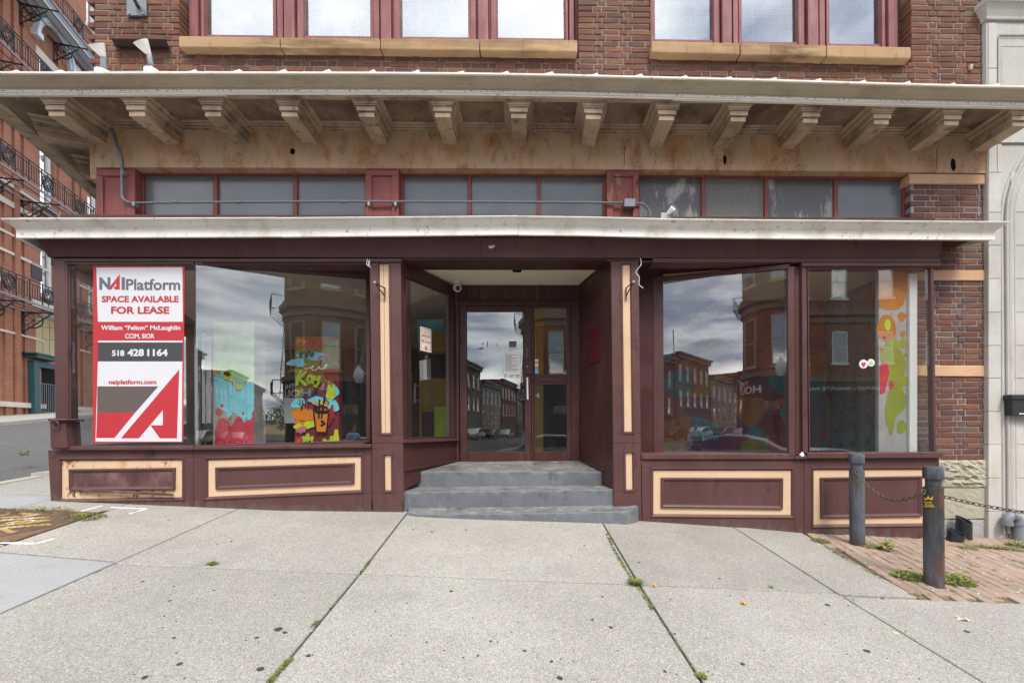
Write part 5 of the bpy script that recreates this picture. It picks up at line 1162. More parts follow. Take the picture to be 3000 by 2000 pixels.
for a in ([(1238, 959), (1265.5, 967), (1265.5, 968), (1238, 960)], [(1238, 960), (1239, 960), (1239, 1020), (1238, 1020)], [(1264.5, 968), (1265.5, 968), (1265.5, 1027), (1264.5, 1027)], [(1239, 1018.5), (1247, 1020.5), (1247, 1021.5), (1239, 1019.5)], [(1257, 1023), (1265, 1025), (1265, 1026), (1257, 1024)], [(1248.5, 1013), (1255.5, 1015), (1255.5, 1026), (1248.5, 1024)], [(1240, 995), (1243, 991), (1246, 996), (1246, 1002), (1240, 1001)]): sp_poly('print', a, 'orange', .0015, dp_)
def sp_text(s, x0, x1, y0a, y0b, y1a, y1b, bold):
    n = np.array([EL1[1] - EL0[1], -(EL1[0] - EL0[0]), 0.0]); n /= np.linalg.norm(n)
    q = [WV(x, y, EL0, EL1) - n * .018 for x, y in ((x0, y0a), (x1, y0b), (x1, y1b), (x0, y1a))]; mb = MB(); text(mb, s, q, bold); put('lettering', mb, 'orange', dp_)
sp_text('Order for', 1245, 1257, 970, 972.5, 974, 976.5, .01); sp_text('delivery', 1239.5, 1264, 977, 982, 986, 991, .03); sp_text('with', 1249, 1255, 989, 990.5, 992, 993.5, .01); sp_text('GRUBHUB', 1247, 1264, 997, 1001, 1002, 1006, .03)
nt = thing('notice', 'tall grey paper notice inside the entry side window below the delivery poster', 'notice', tuple(WV(1247, 1112, EL0, EL1)))
sp_poly('sheet', [(1237, 1056), (1258, 1051), (1259, 1110), (1238, 1114)], 'mural_grey', -.02, nt)
# red board on the boarded wall
rbq = [WV(x, y, ER1, ER0) for x, y in ((1724, 966), (1760, 946), (1761, 1056), (1724, 1071))]; n = np.cross(rbq[1] - rbq[0], rbq[3] - rbq[0]); n /= np.linalg.norm(n)
mb = MB(); mb.slab([p - n * .012 for p in rbq], .012); solo('red_board', mb, 'red_board', 'dark red board screwed to the boarded wall right of the door', 'board', tuple(rbq[3]), bevel=.002)
# sticker on the sign board
mb = MB(); mb.pp([(1431, 724), (1433, 718), (1437, 720), (1439, 714), (1444, 716), (1449, 715), (1450, 720), (1447, 724), (1441, 727), (1436, 728)], 5.03, 5.034)
stk = thing('sticker', 'small torn white sticker on the maroon sign board above the entry', 'sticker', tuple(W(1440, 728, 5.03)))
put('paper', mb, 'paper', stk)
mb = MB(); text(mb, 'OVER', [W(1433, 719, 5.029), W(1447, 716, 5.029), W(1447, 720, 5.029), W(1434, 724, 5.029)], .02); put('lettering', mb, 'text_red', stk)
rt = thing('round_sticker', 'pair of round white stickers with red and green marks on the far right shop glass', 'sticker', tuple(W(2545, 1070, 5.096)))
for i, (x, y, r_, mt, dy) in enumerate([(2530, 1066, 13, 'vinyl_white', 0), (2552, 1062, 11, 'vinyl_white', .0015)]):
    mb = MB(); a = [W(x + r_ * math.cos(t_), y + r_ * math.sin(t_), 5.096 - dy) for t_ in [2 * math.pi * k_ / 20 for k_ in range(20)]]; mb.prism(a, [(p[0], p[1] + .001, p[2]) for p in a]); put('disc', mb, mt, rt)
mb = MB(); mb.pp([(2530, 1076), (2523, 1066), (2526, 1060), (2530, 1063), (2534, 1060), (2537, 1066)], 5.0950, 5.0955); put('red_mark', mb, 'vinyl_red', rt)
mb = MB(); mb.pp([(2546, 1068), (2546, 1059), (2550, 1061), (2553, 1056), (2556, 1061), (2558, 1068)], 5.0935, 5.094); put('green_mark', mb, 'lime', rt)
# recessed light and camera under the porch ceiling
pz_ = W(1515, 793, 5.6); t_ = (zce) / (ray(1515, 793)[2]); pl = ray(1515, 793) * t_
lt = thing('recessed_light', 'recessed can light with an empty dark hole in the porch ceiling', 'ceiling light', (pl[0], pl[1], zce))
mb = MB(); mb.lathe([(.062, -.004), (.085, -.004), (.085, .001), (.062, .001), (.062, -.004)], (pl[0], pl[1], zce), 24); put('trim_ring', mb, 'white_plastic', lt, smooth=True)
mb = MB(); mb.lathe([(.0001, -.002), (.062, -.002)], (pl[0], pl[1], zce), 24); put('can', mb, 'black', lt)
cp = ray(1338, 826) * (zce / ray(1338, 826)[2]); cp[1] = min(cp[1], 5.95); cp = ray(1337, 828) * (cp[1] / ray(1337, 828)[1])
cm = thing('security_camera', 'white dome bullet camera under the porch ceiling at the door corner', 'security camera', (cp[0], cp[1], zce))
mb = MB(); mb.lathe([(.0001, 0), (.045, 0), (.045, -.02), (.022, -.03), (.020, -.085), (.0001, -.09)], (cp[0], cp[1], zce), 16); put('mount', mb, 'white_plastic', cm, smooth=True)
a0 = Vector((cp[0], cp[1], zce - .085)); dv = Vector((.32, -.85, -.28)).normalized()
mb = MB(); mb.tube([a0 - dv * .03, a0 - dv * .01, a0 + dv * .085, a0 + dv * .1], [.03, .045, .048, .044], 16); put('body', mb, 'white_plastic', cm, smooth=True)
mb = MB(); mb.tube([a0 + dv * .09, a0 + dv * .103], [.036, .034], 16); put('lens', mb, 'black_plastic', cm, smooth=True)
# flag brackets on the pilasters
for nm, (bx_, by_, tx, ty), lab in (('l', (1127, 852, 1098, 828), 'rusty triangular sign bracket on the pilaster left of the entry'), ('r', (1834, 852, 1856, 826), 'rusty triangular sign bracket on the pilaster right of the entry')):
    t = thing('sign_bracket', lab, 'bracket', tuple(W(bx_, by_, 5.1)), 'sign brackets beside the entry'); tip = W(tx, ty, 4.98)
    mb = MB(); mb.tube([W(bx_, by_ - 10, 5.10), W(bx_, by_ + 26, 5.10)], .010, 4); put('plate', mb, 'rusty', t)
    mb = MB(); mb.tube([W(bx_, by_ - 8, 5.10), tip], .007, 6); mb.tube([W(bx_, by_ + 16, 5.10), tip], .007, 6); put('arm', mb, 'brown_metal', t)
    mb = MB(); tv = Vector(tip); mb.lathe([(.0001, .018), (.014, .012), (.018, 0), (.014, -.012), (.0001, -.018)], tuple(tv), 10); put('knob', mb, 'steel', t, smooth=True)
# loose wires
def wire(pts, Y, r, mat, label, nm='loose_wire', cat='wire'):
    P_ = [Vector(W(x, y, Y + dy)) for x, y, dy in pts]; Q = []
    for i in range(len(P_) - 1):
        p0, p1, p2, p3 = P_[max(0, i - 1)], P_[i], P_[i + 1], P_[min(len(P_) - 1, i + 2)]
        for k_ in range(6):
            t = k_ / 6; Q.append(0.5 * ((2 * p1) + (p2 - p0) * t + (2 * p0 - 5 * p1 + 4 * p2 - p3) * t * t + (3 * p1 - p0 - 3 * p2 + p3) * t ** 3))
    Q.append(P_[-1]); mb = MB(); mb.tube(Q, r, 6); return solo(nm, mb, mat, label, cat, tuple(P_[0]), smooth=True)
wire([(1876, 756, 0), (1878, 775, -.02), (1863, 796, 0), (1873, 812, -.01), (1872, 832, 0), (1884, 844, -.01)], 5.04, .0035, 'white_plastic', 'thin white wire dangling beside the right entry pilaster')
wire([(1078, 758, 0), (1074, 772, -.01), (1081, 780, 0), (1083, 762, -.01), (1079, 776, -.02), (1087, 784, 0)], 5.04, .0035, 'white_plastic', 'coiled white wire hanging above the left entry pilaster')
wire([(2867, 541, 0), (2869, 560, -.01), (2867, 600, 0), (2868, 634, -.01)], 5.27, .004, 'steel', 'frayed grey wire hanging on the brick pier')
# lion knocker ring on the pedestal
t = thing('iron_ring', 'maroon painted iron ring hanging on the corner pedestal', 'ring', tuple(W(163, 1240, 5.0)))
rc = W(163, 1243, 5.005); mb = MB(); mb.tube([(rc[0] + .036 * math.sin(a), rc[1] - .006, rc[2] + .038 * math.cos(a)) for a in [2 * math.pi * i / 20 for i in range(21)]], .006, 6); put('ring', mb, 'maroon', t, smooth=True)
rc = W(164, 1234, 5.01); mb = MB(); mb.lathe([(.0001, -.03), (.022, -.022), (.028, 0)], (0, 0, 0), 12); mb.v = [(rc[0] + x, rc[1] + zz + .018, rc[2] + y) for x, y, zz in mb.v]; put('boss', mb, 'maroon', t, smooth=True)
# crumpled paper on the right sill
mb = MB(); rnd = random.Random(5); q = W(2349, 1332, 5.06)
mb.lathe([(.0001, .03), (.018, .022), (.024, 0), (.016, -.018), (.0001, -.024)], tuple(q), 7); mb.v = [(x + rnd.uniform(-.008, .008), y + rnd.uniform(-.008, .008), z + rnd.uniform(-.008, .008)) for x, y, z in mb.v]
solo('crumpled_paper', mb, 'paper', 'crumpled white paper stuck on the sill between the right windows', 'litter', tuple(q))

# ================================================================ FITTINGS ABOVE
# conduit with its junction box
cd = thing('conduit', 'grey electrical conduit running along the transom windows to a junction box', 'conduit', tuple(W(380, 594, 5.25)))
pts = [(321, 350, 5.26), (325, 372, 5.25), (340, 425, 5.235), (352, 452, 5.23), (357, 475, 5.235), (357.5, 570, 5.255), (361, 582, 5.255), (372, 591, 5.255), (388, 594.5, 5.255), (700, 592, 5.255), (1000, 590, 5.255), (1400, 591, 5.255), (1829, 594, 5.255)]
mb = MB(); mb.tube([W(x, y, Y) for x, y, Y in pts], .0125, 8); put('pipe', mb, 'grey_metal', cd, smooth=True)
mb = MB(); mb.tube([W(x, y, 5.255) for x, y in ((1862, 595), (1880, 596), (1893, 603), (1903, 618), (1907, 645))], .011, 8); put('flexible_pipe', mb, 'grey_metal', cd, smooth=True)
mb = MB(); mb.pr(1829, 581, 1862, 605, 5.20, 5.285); jb = put('junction_box', mb, 'grey_metal', cd, bevel=.004)
for x in (700, 1005, 516):
    mb = MB(); mb.tube([W(x - 7, 592 - (x > 900), 5.255), W(x + 7, 592 - (x > 900), 5.255)], .018, 8); put('coupling', mb, 'grey_metal', cd, smooth=True)
for x in (390, 1080, 1158, 357):
    y = 594 if x > 357 else 502; mb = MB(); mb.pr(x - 3, y - 3, x + 3, y + 8, 5.235, 5.29); put('strap', mb, 'steel', cd)
# floodlight on the canopy roof
fl_ = thing('floodlight', 'small white floodlight lying on the canopy roof by the right transom', 'floodlight', tuple(W(1955, 640, 5.0)))
mb = MB(); mb.pr(1936, 622, 1966, 646, 4.98, 5.06); put('base', mb, 'steel', fl_, bevel=.006)
mb = MB(); mb.tube([W(1953, 630, 5.0), W(1972, 609, 4.93)], [.018, .032], 10); put('head', mb, 'white_plastic', fl_, smooth=True)
# lamp holders on the roof
for (bx_, by_, mx_, my_, tx, ty, lab) in ((303, 210, 304, 178, 300, 147, 'white spot lamp holder standing on the cornice at the brick corner'), (446, 207, 437, 170, 428, 139, 'white spot lamp holder on the cornice below the iron shelf bracket')):
    Yl = 4.80
    t = thing('spot_lamp', lab, 'spot lamp', tuple(W(bx_, by_ + 8, Yl)), 'spot lamps on the cornice')
    mb = MB(); q = W(bx_, by_ + 2, Yl); mb.lathe([(.0001, .03), (.02, .026), (.07, .002), (.07, -.03), (.0001, -.03)], tuple(q), 16); put('base', mb, 'white_plastic', t, smooth=True)
    a, b, c = Vector(W(bx_, by_, Yl)), Vector(W(mx_ + (bx_ - mx_) * .6, my_ + 20, Yl)), Vector(W(mx_, my_ - 10, Yl))
    mb = MB(); mb.tube([a, b], .012, 8); put('stem', mb, 'steel', t, smooth=True)
    mb = MB(); mb.tube([b - (c - b) * .1, b, c], [.018, .026, .024], 12); put('socket', mb, 'steel', t, smooth=True)
    d_ = Vector(W(tx, ty, Yl)); ax = Vector(((tx - mx_) * .0036, -.066, .082)); e = c + ax; mb = MB(); mb.tube([c, c + ax * .15, c + ax * .55, c + ax * .92, e], [.022, .030, .052, .069, .070], 16); put('shade', mb, 'white_plastic', t, smooth=True)
# iron shelf bracket and banner arm plate on the brickwork
t = thing('iron_shelf_bracket', 'dark iron angle shelf bolted to the brick above the cornice', 'bracket', tuple(W(412, 146, WY)))
mb = MB(); mb.pr(338, 136, 494, 146.5, 5.275, 5.293); put('leaf', mb, 'brown_metal', t)
z1_ = Z(412, 136, 5.275); mb = MB(); mb.prism([(X(338, 136, 5.28), 5.292, z1_ - .006), (X(494, 136, 5.28), 5.292, z1_ - .006), (X(494, 136, 5.28), 5.292, z1_), (X(338, 136, 5.28), 5.292, z1_)], [(X(330, 126, 5.19), 5.17, z1_ - .006), (X(490, 126, 5.19), 5.17, z1_ - .006), (X(490, 126, 5.19), 5.17, z1_), (X(330, 126, 5.19), 5.17, z1_)]); put('shelf', mb, 'brown_metal', t)
for x in (352, 474):
    q = W(x, 141, 5.272); mb = MB(); mb.box(q[0] - .012, q[0] + .012, 5.262, 5.274, q[2] - .012, q[2] + .012); put('bolt', mb, 'brown_metal', t, bevel=.003)
t = thing('arm_plate', 'grey steel wall plate with a black banner arm on the left brick pier', 'bracket', tuple(W(399, 46, WY)))
mb = MB(); mb.pr(370, -30, 428, 46, 5.275, 5.295); put('plate', mb, 'grey_metal', t, bevel=.003)
mb = MB(); mb.tube([W(403, 18, 5.27), W(392, -4, 5.0), W(370, -60, 4.4)], [.022, .018, .018], 8); put('arm', mb, 'black_plastic', t, smooth=True)
for x, y in ((378, 40), (420, 40)):
    q = W(x, y, 5.27); mb = MB(); mb.box(q[0] - .01, q[0] + .01, 5.26, 5.276, q[2] - .01, q[2] + .01); put('bolt', mb, 'steel', t, bevel=.003)
t = thing('anchor_hook', 'small rusty anchor hook in the brick pier beside the grey stone building', 'hook', tuple(W(2848, 194, WY)))
mb = MB(); mb.pr(2843, 188, 2852, 202, 5.27, 5.296); put('plate', mb, 'tan', t); mb = MB(); mb.tube([W(2850, 197, 5.28), W(2858, 192, 5.22), W(2860, 196, 5.2)], .006, 6); put('hook', mb, 'rusty', t)

# ================================================================ BOLLARDS, CHAINS, PIPES
def bollard(x, y, h, label, z0=None):
    z0 = gz(x, y) - .02; r = .0705
    t = thing('bollard', label, 'bollard', (x, y, z0), 'steel pipe bollards joined by chain')
    mb = MB(); mb.lathe([(r, 0), (r, h - .178)], (x, y, z0), 28); mb.lathe([(r, h - .178), (r * .99, h - .172), (r * .78, h - .172)], (x, y, z0), 28); put('post', mb, 'bollard', t, smooth=True)
    mb = MB(); mb.lathe([(r * .78, h - .18), (r * .78, h - .10)], (x, y, z0), 28); put('neck', mb, 'bollard', t, smooth=True)
    mb = MB(); mb.lathe([(r * .78, h - .102), (r * 1.0, h - .10), (r * 1.02, h - .095), (r * 1.02, h - .014), (r * .94, h), (.0001, h + .001)], (x, y, z0), 28); put('cap', mb, 'bollard', t, smooth=True)
    return t, z0
tA, zA = bollard(3.465, 4.76, .985, 'grey steel bollard in front of the right bulkhead, nearer the shop')
tB, zB = bollard(3.375, 3.74, 1.01, 'nearest grey steel bollard with the crown sticker')
# sticker with a crown
t = thing('crown_sticker', 'black and gold crown dispensary sticker on the nearest bollard', 'sticker', (3.34, 3.66, zB + .7))
def cyl(px, py, lift=.0015):                 # pixel to the skin of the nearest bollard
    d = ray(px, py); c_ = np.array([3.375, 3.74]); rr = .0705 + lift; a = d[:2] @ d[:2]; b = -2 * (d[:2] @ c_); cc = c_ @ c_ - rr * rr; disc = max(0, b * b - 4 * a * cc); return d * ((-b - math.sqrt(disc)) / (2 * a))
def cpoly(nm, pts, mat, lift): mb = MB(); a = [cyl(x, y, lift) for x, y in pts]; mb.prism(a, [cyl(x, y, lift - .001) for x, y in pts]); put(nm, mb, mat, t)
cpoly('crown_backing', [(2705, 1450), (2713, 1459), (2720, 1449), (2728, 1458), (2735, 1449), (2733, 1467), (2708, 1467)], 'black_plastic', .0015)  # black print behind the gold crown
cpoly('crown', [(2706, 1453), (2713, 1461), (2719, 1451), (2726, 1460), (2734, 1452), (2732, 1464), (2709, 1464)], 'gold', .0025)
for s_, a in (('Royale', (2708, 2730, 1468, 1474)), ('Flower', (2710, 2735, 1475, 1480)), ('Dispensary', (2705, 2739, 1480.5, 1485.5))):
    for lift, mt, g_ in ((.0015, 'black_plastic', 1.0), (.0025, 'gold', 0)):
        vs, fs = glyphs(s_, .03); mb = MB(); x0, x1, y0, y1 = a
        if mt == 'gold': mb.add([cyl(x0 + (x1 - x0) * u, y1 - (y1 - y0) * v, lift) for u, v in vs], fs)
        else: mb.prism([cyl(x0 - g_ + (x1 - x0 + 2 * g_) * k_ / 6, y0 - .6, lift) for k_ in range(7)] + [cyl(x1 + g_ - (x1 - x0 + 2 * g_) * k_ / 6, y1 + .6, lift) for k_ in range(7)], [cyl(x0 - g_ + (x1 - x0 + 2 * g_) * k_ / 6, y0 - .6, lift - .001) for k_ in range(7)] + [cyl(x1 + g_ - (x1 - x0 + 2 * g_) * k_ / 6, y1 + .6, lift - .001) for k_ in range(7)])
        put('lettering' if mt == 'gold' else 'backing', mb, mt, t)
tC, zC = bollard(5.25, 3.30, 1.0, 'far right grey steel bollard holding the end of the chain')
mb = MB(); n_ = 14
ring_ = [(.026 * math.cos(a) + (.0 if abs(math.cos(a)) < .01 else .0), .0145 * math.sin(a)) for a in [2 * math.pi * i / n_ for i in range(n_ + 1)]]
mb.tube([(x, y, 0) for x, y in ring_], .0046, 6, caps=False); lme = mb.mesh('link', 'rusty', smooth=True)
def chain(p0, p1, sag, label):
    p0, p1 = Vector(p0), Vector(p1); L = (p1 - p0).length; N = int((L + 2.6 * sag * sag / L) / .0415)
    t = thing('chain', label, 'chain', tuple(p0), 'rusty chains between the bollards')
    pts = [p0.lerp(p1, i / N) - Vector((0, 0, sag * 4 * (i / N) * (1 - i / N))) for i in range(N + 1)]
    for i in range(N):
        a, b = pts[i], pts[i + 1]; d = (b - a).normalized(); q = d.to_track_quat('X', 'Z'); from_ = q @ __import__('mathutils').Quaternion((1, 0, 0), math.radians(45 + 90 * (i % 2) + random.uniform(-12, 12)))
        o = bpy.data.objects.new('link', lme); C.objects.link(o); o.parent = t; o.location = (a + b) / 2 - p0; o.rotation_mode = 'QUATERNION'; o.rotation_quaternion = from_
    for e, dd in ((p0, pts[1]), (p1, pts[-2])):
        mb = MB(); mb.tube([(e.x + .018 * math.sin(k_ * math.pi / 6), e.y - .004, e.z + .02 * math.cos(k_ * math.pi / 6)) for k_ in range(13)], .006, 6, caps=False); put('eye_ring', mb, 'rusty', t, smooth=True)
chain(tuple(W(2509, 1382, 4.70)), tuple(W(2704, 1440, 3.72)), .165, 'rusty sagging chain between the two bollards by the bulkhead')
chain(tuple(W(2749, 1450, 3.70)), (5.19, 3.26, zC + .80), .10, 'rusty chain running right from the nearest bollard past the stone base')
# pipe stubs
for (bx_, by_, tx, ty, r, lab) in ((2796, 1591, 2802, 1557, .078, 'short dark pipe stub leaning at the foot of the pier'), (2824, 1580, 2824, 1520, .074, 'taller dark pipe stub with a slanted open top')):
    Yp = 5.06 if r > .076 else 5.16; a, b = Vector(W(bx_, by_, Yp)), Vector(W(tx, ty, Yp))
    t = thing('pipe_stub', lab, 'pipe', tuple(a), 'dark pipe stubs by the stone base')
    n = 24; vs = []; d = (b - a)
    for f in (0, 1):
        for rr in (r, r * .88):
            for i in range(n): th = 2 * math.pi * i / n; p = a + d * f; vs.append((p.x + rr * math.cos(th), p.y + rr * math.sin(th), p.z + (f * (.03 * math.sin(th) - .02 * math.cos(th)))))
    fs = []
    for i in range(n):
        j = (i + 1) % n; fs += [(i, j, 2 * n + j, 2 * n + i), (n + j, n + i, 3 * n + i, 3 * n + j), (2 * n + i, 2 * n + j, 3 * n + j, 3 * n + i)]
    mb = MB(); mb.add(vs, fs); put('tube', mb, 'black_plastic', t, smooth=True)
# U-shaped vent pipe
t = thing('vent_pipe', 'grey plastic vent pipe bent in a U against the stone building', 'pipe', tuple(W(2990, 1600, 5.15)))
y_ = 5.17; q0, q1 = W(2950, 1531, y_), W(2983, 1531, y_); cxm = (q0[0] + q1[0]) / 2; rr = (q1[0] - q0[0]) / 2
mb = MB(); mb.tube([(q1[0], y_, -1.5), (q1[0], y_, q1[2])], .047, 18); put('riser', mb, 'pvc', t, smooth=True)
mb = MB(); mb.tube([(cxm + rr * math.cos(a), y_, q0[2] + .01 + rr * 1.05 * math.sin(a)) for a in [math.pi * i / 14 for i in range(15)]], .051, 18); mb.lathe([(.051, .0), (.058, .0), (.058, -.04), (.051, -.04)], (q0[0], y_, q0[2] + .012), 18); mb.lathe([(.051, .0), (.058, .0), (.058, -.04), (.051, -.04)], (q1[0], y_, q0[2] + .012), 18); put('elbow', mb, 'pvc', t, smooth=True)
mb = MB(); mb.tube([(cxm - .012, y_, q0[2] + .01 + rr * 1.05), (cxm + .012, y_, q0[2] + .01 + rr * 1.05)], .058, 18); put('collar', mb, 'pvc', t, smooth=True)

# ================================================================ BRICK PAVING
mb = MB(); pl_ = [(J5(5.6) + .004, 5.6), (12, 5.6), (12, 3.445), (J5(3.47) + .004, 3.47)]
mb.prism([(x, y, gz(x, y) - .022) for x, y in pl_], [(x, y, gz(x, y) - .05) for x, y in pl_]); paving = put('brick_paving', mb, 'sand', kind='structure')
pv = []
for _ in range(6):
    m_ = MB(); w, l, c_ = .0935, .192, .006; r = lambda: random.uniform(-.002, .002)
    top = [(-w/2 + c_, -l/2 + c_, r()), (w/2 - c_, -l/2 + c_, r()), (w/2 - c_, l/2 - c_, r()), (-w/2 + c_, l/2 - c_, r())]; md = [(-w/2, -l/2, -.007), (w/2, -l/2, -.007), (w/2, l/2, -.007), (-w/2, l/2, -.007)]; bt = [(x, y, -.04) for x, y, _z in md]
    m_.add(top + md + bt, [(0, 1, 2, 3)] + [(i, i + 4, (i + 1) % 4 + 4, (i + 1) % 4) for i in range(4)] + [(i + 4, i + 8, (i + 1) % 4 + 8, (i + 1) % 4 + 4) for i in range(4)]); pv.append(m_.mesh('paver', 'paver'))
ang = R(-8); ca, sa = math.cos(ang), math.sin(ang); cand = []
for i in range(-45, 60):
    for j in range(-25, 25):
        u, v = i * .0995, j * .198 + (.099 if i % 2 else 0); x = 4.2 + u * ca - v * sa; y = 4.5 + u * sa + v * ca
        if x > J5(y) + .045 and x < 6.6 and 3.49 < y < 5.3: cand.append((x, y))
def dist(p): return p[0] ** 2 + p[1] ** 2
def inframe(p): q = np.array((p[0], p[1], gz(*p))); d = q @ fwd; return -10 < PX + F * (q @ right) / d < 3030
cand.sort(key=lambda p: (not inframe(p), dist(p))); rest = MB()
tx_, ty_ = math.atan(GB), -math.atan(GA)
for i, (x, y) in enumerate(cand):
    z = gz(x, y) + random.uniform(-.006, .003); rz = ang + random.uniform(-.03, .03)
    if i < 297: inst('paver', random.choice(pv), (x, y, z), paving, (tx_ + random.uniform(-.02, .02), ty_ + random.uniform(-.02, .02), rz))
    else:
        me = random.choice(pv); mt_ = Matrix.Translation((x, y, z)) @ Matrix.Rotation(rz, 4, 'Z')
        vs = [mt_ @ v.co for v in me.vertices]; vs = [(v.x, v.y, v.z + GA * (v.x - x) + GB * (v.y - y)) for v in vs]; rest.add(vs, [tuple(p.vertices) for p in me.polygons])
put('pavers', rest, 'paver', paving, kind='stuff')

# ================================================================ GRATE
gr = thing('cellar_grate', 'rusty ribbed cellar grate with faded yellow paint beside the bulkhead', 'grate', (-4.9, 4.3, gz(-4.9, 4.3)))
gq = [(J1a(4.70) - .02, 4.70), (J1a(3.86) - .02, 3.86), (-6.2, 3.86), (-6.2, 4.70)]
mb = MB(); mb.prism([(x, y, gz(x, y) + .002) for x, y in gq], [(x, y, gz(x, y) - .03) for x, y in gq]); put('plate', mb, 'grate', gr)
x = -6.15; bars = MB(); yl_ = MB(); ylw = []
strokes = [Gp(px_, py_) for px_, py_ in ()]
lines = [[(0, 1518), (60, 1516), (100, 1511), (106, 1509), (64, 1506)], [(0, 1527), (60, 1522), (128, 1518)], [(24, 1533), (80, 1527), (132, 1526)], [(0, 1541), (80, 1533), (132, 1527)], [(0, 1549), (60, 1544), (140, 1538)], [(0, 1550), (34, 1561)], [(0, 1512), (18, 1509)]]
segs = [[Gp(*p)[:2] for p in l_] for l_ in lines]
def near_line(p):
    for s_ in segs:
        for a, b in zip(s_[:-1], s_[1:]):
            d = b - a; t_ = max(0, min(1, ((p - a) @ d) / (d @ d))); q = a + d * t_ - p
            if abs(q[0]) < .02 and abs(q[1]) < .022: return True
    return False
k_ = 0
while x < J1a(4.3) - .04:
    y1 = 4.68; y0 = 3.88; xe = lambda y: J1a(y) - .03
    yy = np.linspace(y0, y1, 61)
    for ya, yb_ in zip(yy[:-1], yy[1:]):
        ym = (ya + yb_) / 2; xo = x + (ym - 4.3) * .35
        if xo > xe(ym) - .02 or xo < -6.19: continue
        tgt = yl_ if near_line(np.array([xo + .008, ym])) else bars
        a = [(xo, ya, 0), (xo + .017, ya, 0), (xo + .017 + (yb_ - ya) * .35, yb_, 0), (xo + (yb_ - ya) * .35, yb_, 0)]
        tgt.prism([(p, q, gz(p, q) + .011) for p, q, _ in a], [(p, q, gz(p, q) + .001) for p, q, _ in a])
    x += .031
put('ribs', bars, 'grate', gr, kind='stuff'); put('painted_ribs', yl_, 'grate_yellow', gr, kind='stuff')
mb = MB()
for a, b in zip(gq, gq[1:] + gq[:1]):
    d = np.array(b) - np.array(a); n = np.array([-d[1], d[0]]) / np.linalg.norm(d) * .025; w_ = [a, b, tuple(np.array(b) + n), tuple(np.array(a) + n)]
    mb.prism([(p, q, gz(p, q) + .014) for p, q in w_], [(p, q, gz(p, q) - .02) for p, q in w_])
put('rim', mb, 'grate', gr)

# ================================================================ MARKS AND LITTER ON THE PAVEMENT
mb = MB(); rnd = random.Random(11)
spots = [(815, 1843, 16, 6), (835, 1852, 9, 3), (526, 1944, 10, 6), (762, 1959, 14, 6), (425, 1983, 10, 5), (1322, 1731, 8, 3), (903, 1920, 10, 3), (1438, 1877, 6, 3), (418, 1702, 5, 2), (627, 1728, 5, 2), (498, 1759, 5, 2), (510, 1868, 6, 3), (752, 1867, 8, 3), (1640, 1985, 14, 5), (1790, 1837, 9, 3), (1616, 1937, 8, 3), (1736, 1814, 7, 3), (1977, 1856, 7, 2), (2175, 1944, 10, 4), (2424, 1771, 10, 3), (2108, 1696, 6, 2), (1872, 1652, 7, 3), (2148, 1571, 6, 2), (1951, 1578, 8, 2), (2540, 1906, 12, 4), (1948, 1966, 8, 4), (2832, 1849, 9, 3), (2435, 1634, 5, 2), (2286, 1601, 5, 2), (590, 1515, 6, 2), (610, 1511, 4, 1.5), (494, 1524, 4, 1.5), (1265, 1566, 5, 2), (1210, 1559, 4, 1.5), (1365, 1561, 4, 1.5), (1660, 1556, 6, 2), (1765, 1747, 6, 2), (1964, 1755, 4, 2), (2500, 1755, 5, 2), (2585, 1753, 6, 2), (1537, 1905, 8, 3), (1400, 1920, 6, 3), (1100, 1790, 4, 2), (1250, 1880, 5, 2), (2010, 1530, 4, 1.2), (2250, 1560, 5, 1.5), (1800, 1620, 5, 2), (1712, 1605, 4, 1.6), (2060, 1620, 4, 1.5)]
for i in range(45): spots.append((rnd.uniform(300, 2700), rnd.uniform(1580, 1990), rnd.uniform(2, 4), rnd.uniform(1, 1.8)))
for px_, py_, rx, ry in spots:
    c0 = Gp(px_, py_)
    if c0[1] > 4.7 or (c0[0] > J5(c0[1]) and c0[1] > 3.4) or c0[0] < -4.1: continue
    rad = max(.005, .62 * rx / F * np.linalg.norm(c0)); n = 10; ph = rnd.uniform(0, 6)
    pts_ = [(c0[0] + rad * math.cos(t_) * rnd.uniform(.75, 1.1), c0[1] + rad * math.sin(t_) * rnd.uniform(.7, 1.1)) for t_ in [2 * math.pi * k_ / n for k_ in range(n)]]
    mb.prism([(x, y, gz(x, y) + .0022) for x, y in pts_], [(x, y, gz(x, y) - .001) for x, y in pts_])
put('gum_spots', mb, 'gum', sidewalk, kind='stuff')
def mark(lines, w, nm, mat):
    mb = MB()
    for l_ in lines:
        for (a, b) in zip(l_[:-1], l_[1:]):
            p, q = Gp(*a)[:2], Gp(*b)[:2]; d = (q - p) / np.linalg.norm(q - p); n = np.array([-d[1], d[0]]) * w / 2
            r_ = [p + n, q + n, q - n, p - n]; mb.prism([(x, y, gz(x, y) + .0045) for x, y in r_], [(x, y, gz(x, y)) for x, y in r_])
    return put(nm, mb, mat, sidewalk)
mark([[(240, 1497), (300, 1481)], [(325, 1486), (430, 1490)], [(430, 1491), (380, 1505)], [(0, 1590), (105, 1592), (130, 1586), (158, 1578)]], .028, 'chalk_mark', 'chalk')
mark([[(2615, 1852), (2634, 1857)]], .03, 'green_mark', 'palegreen')
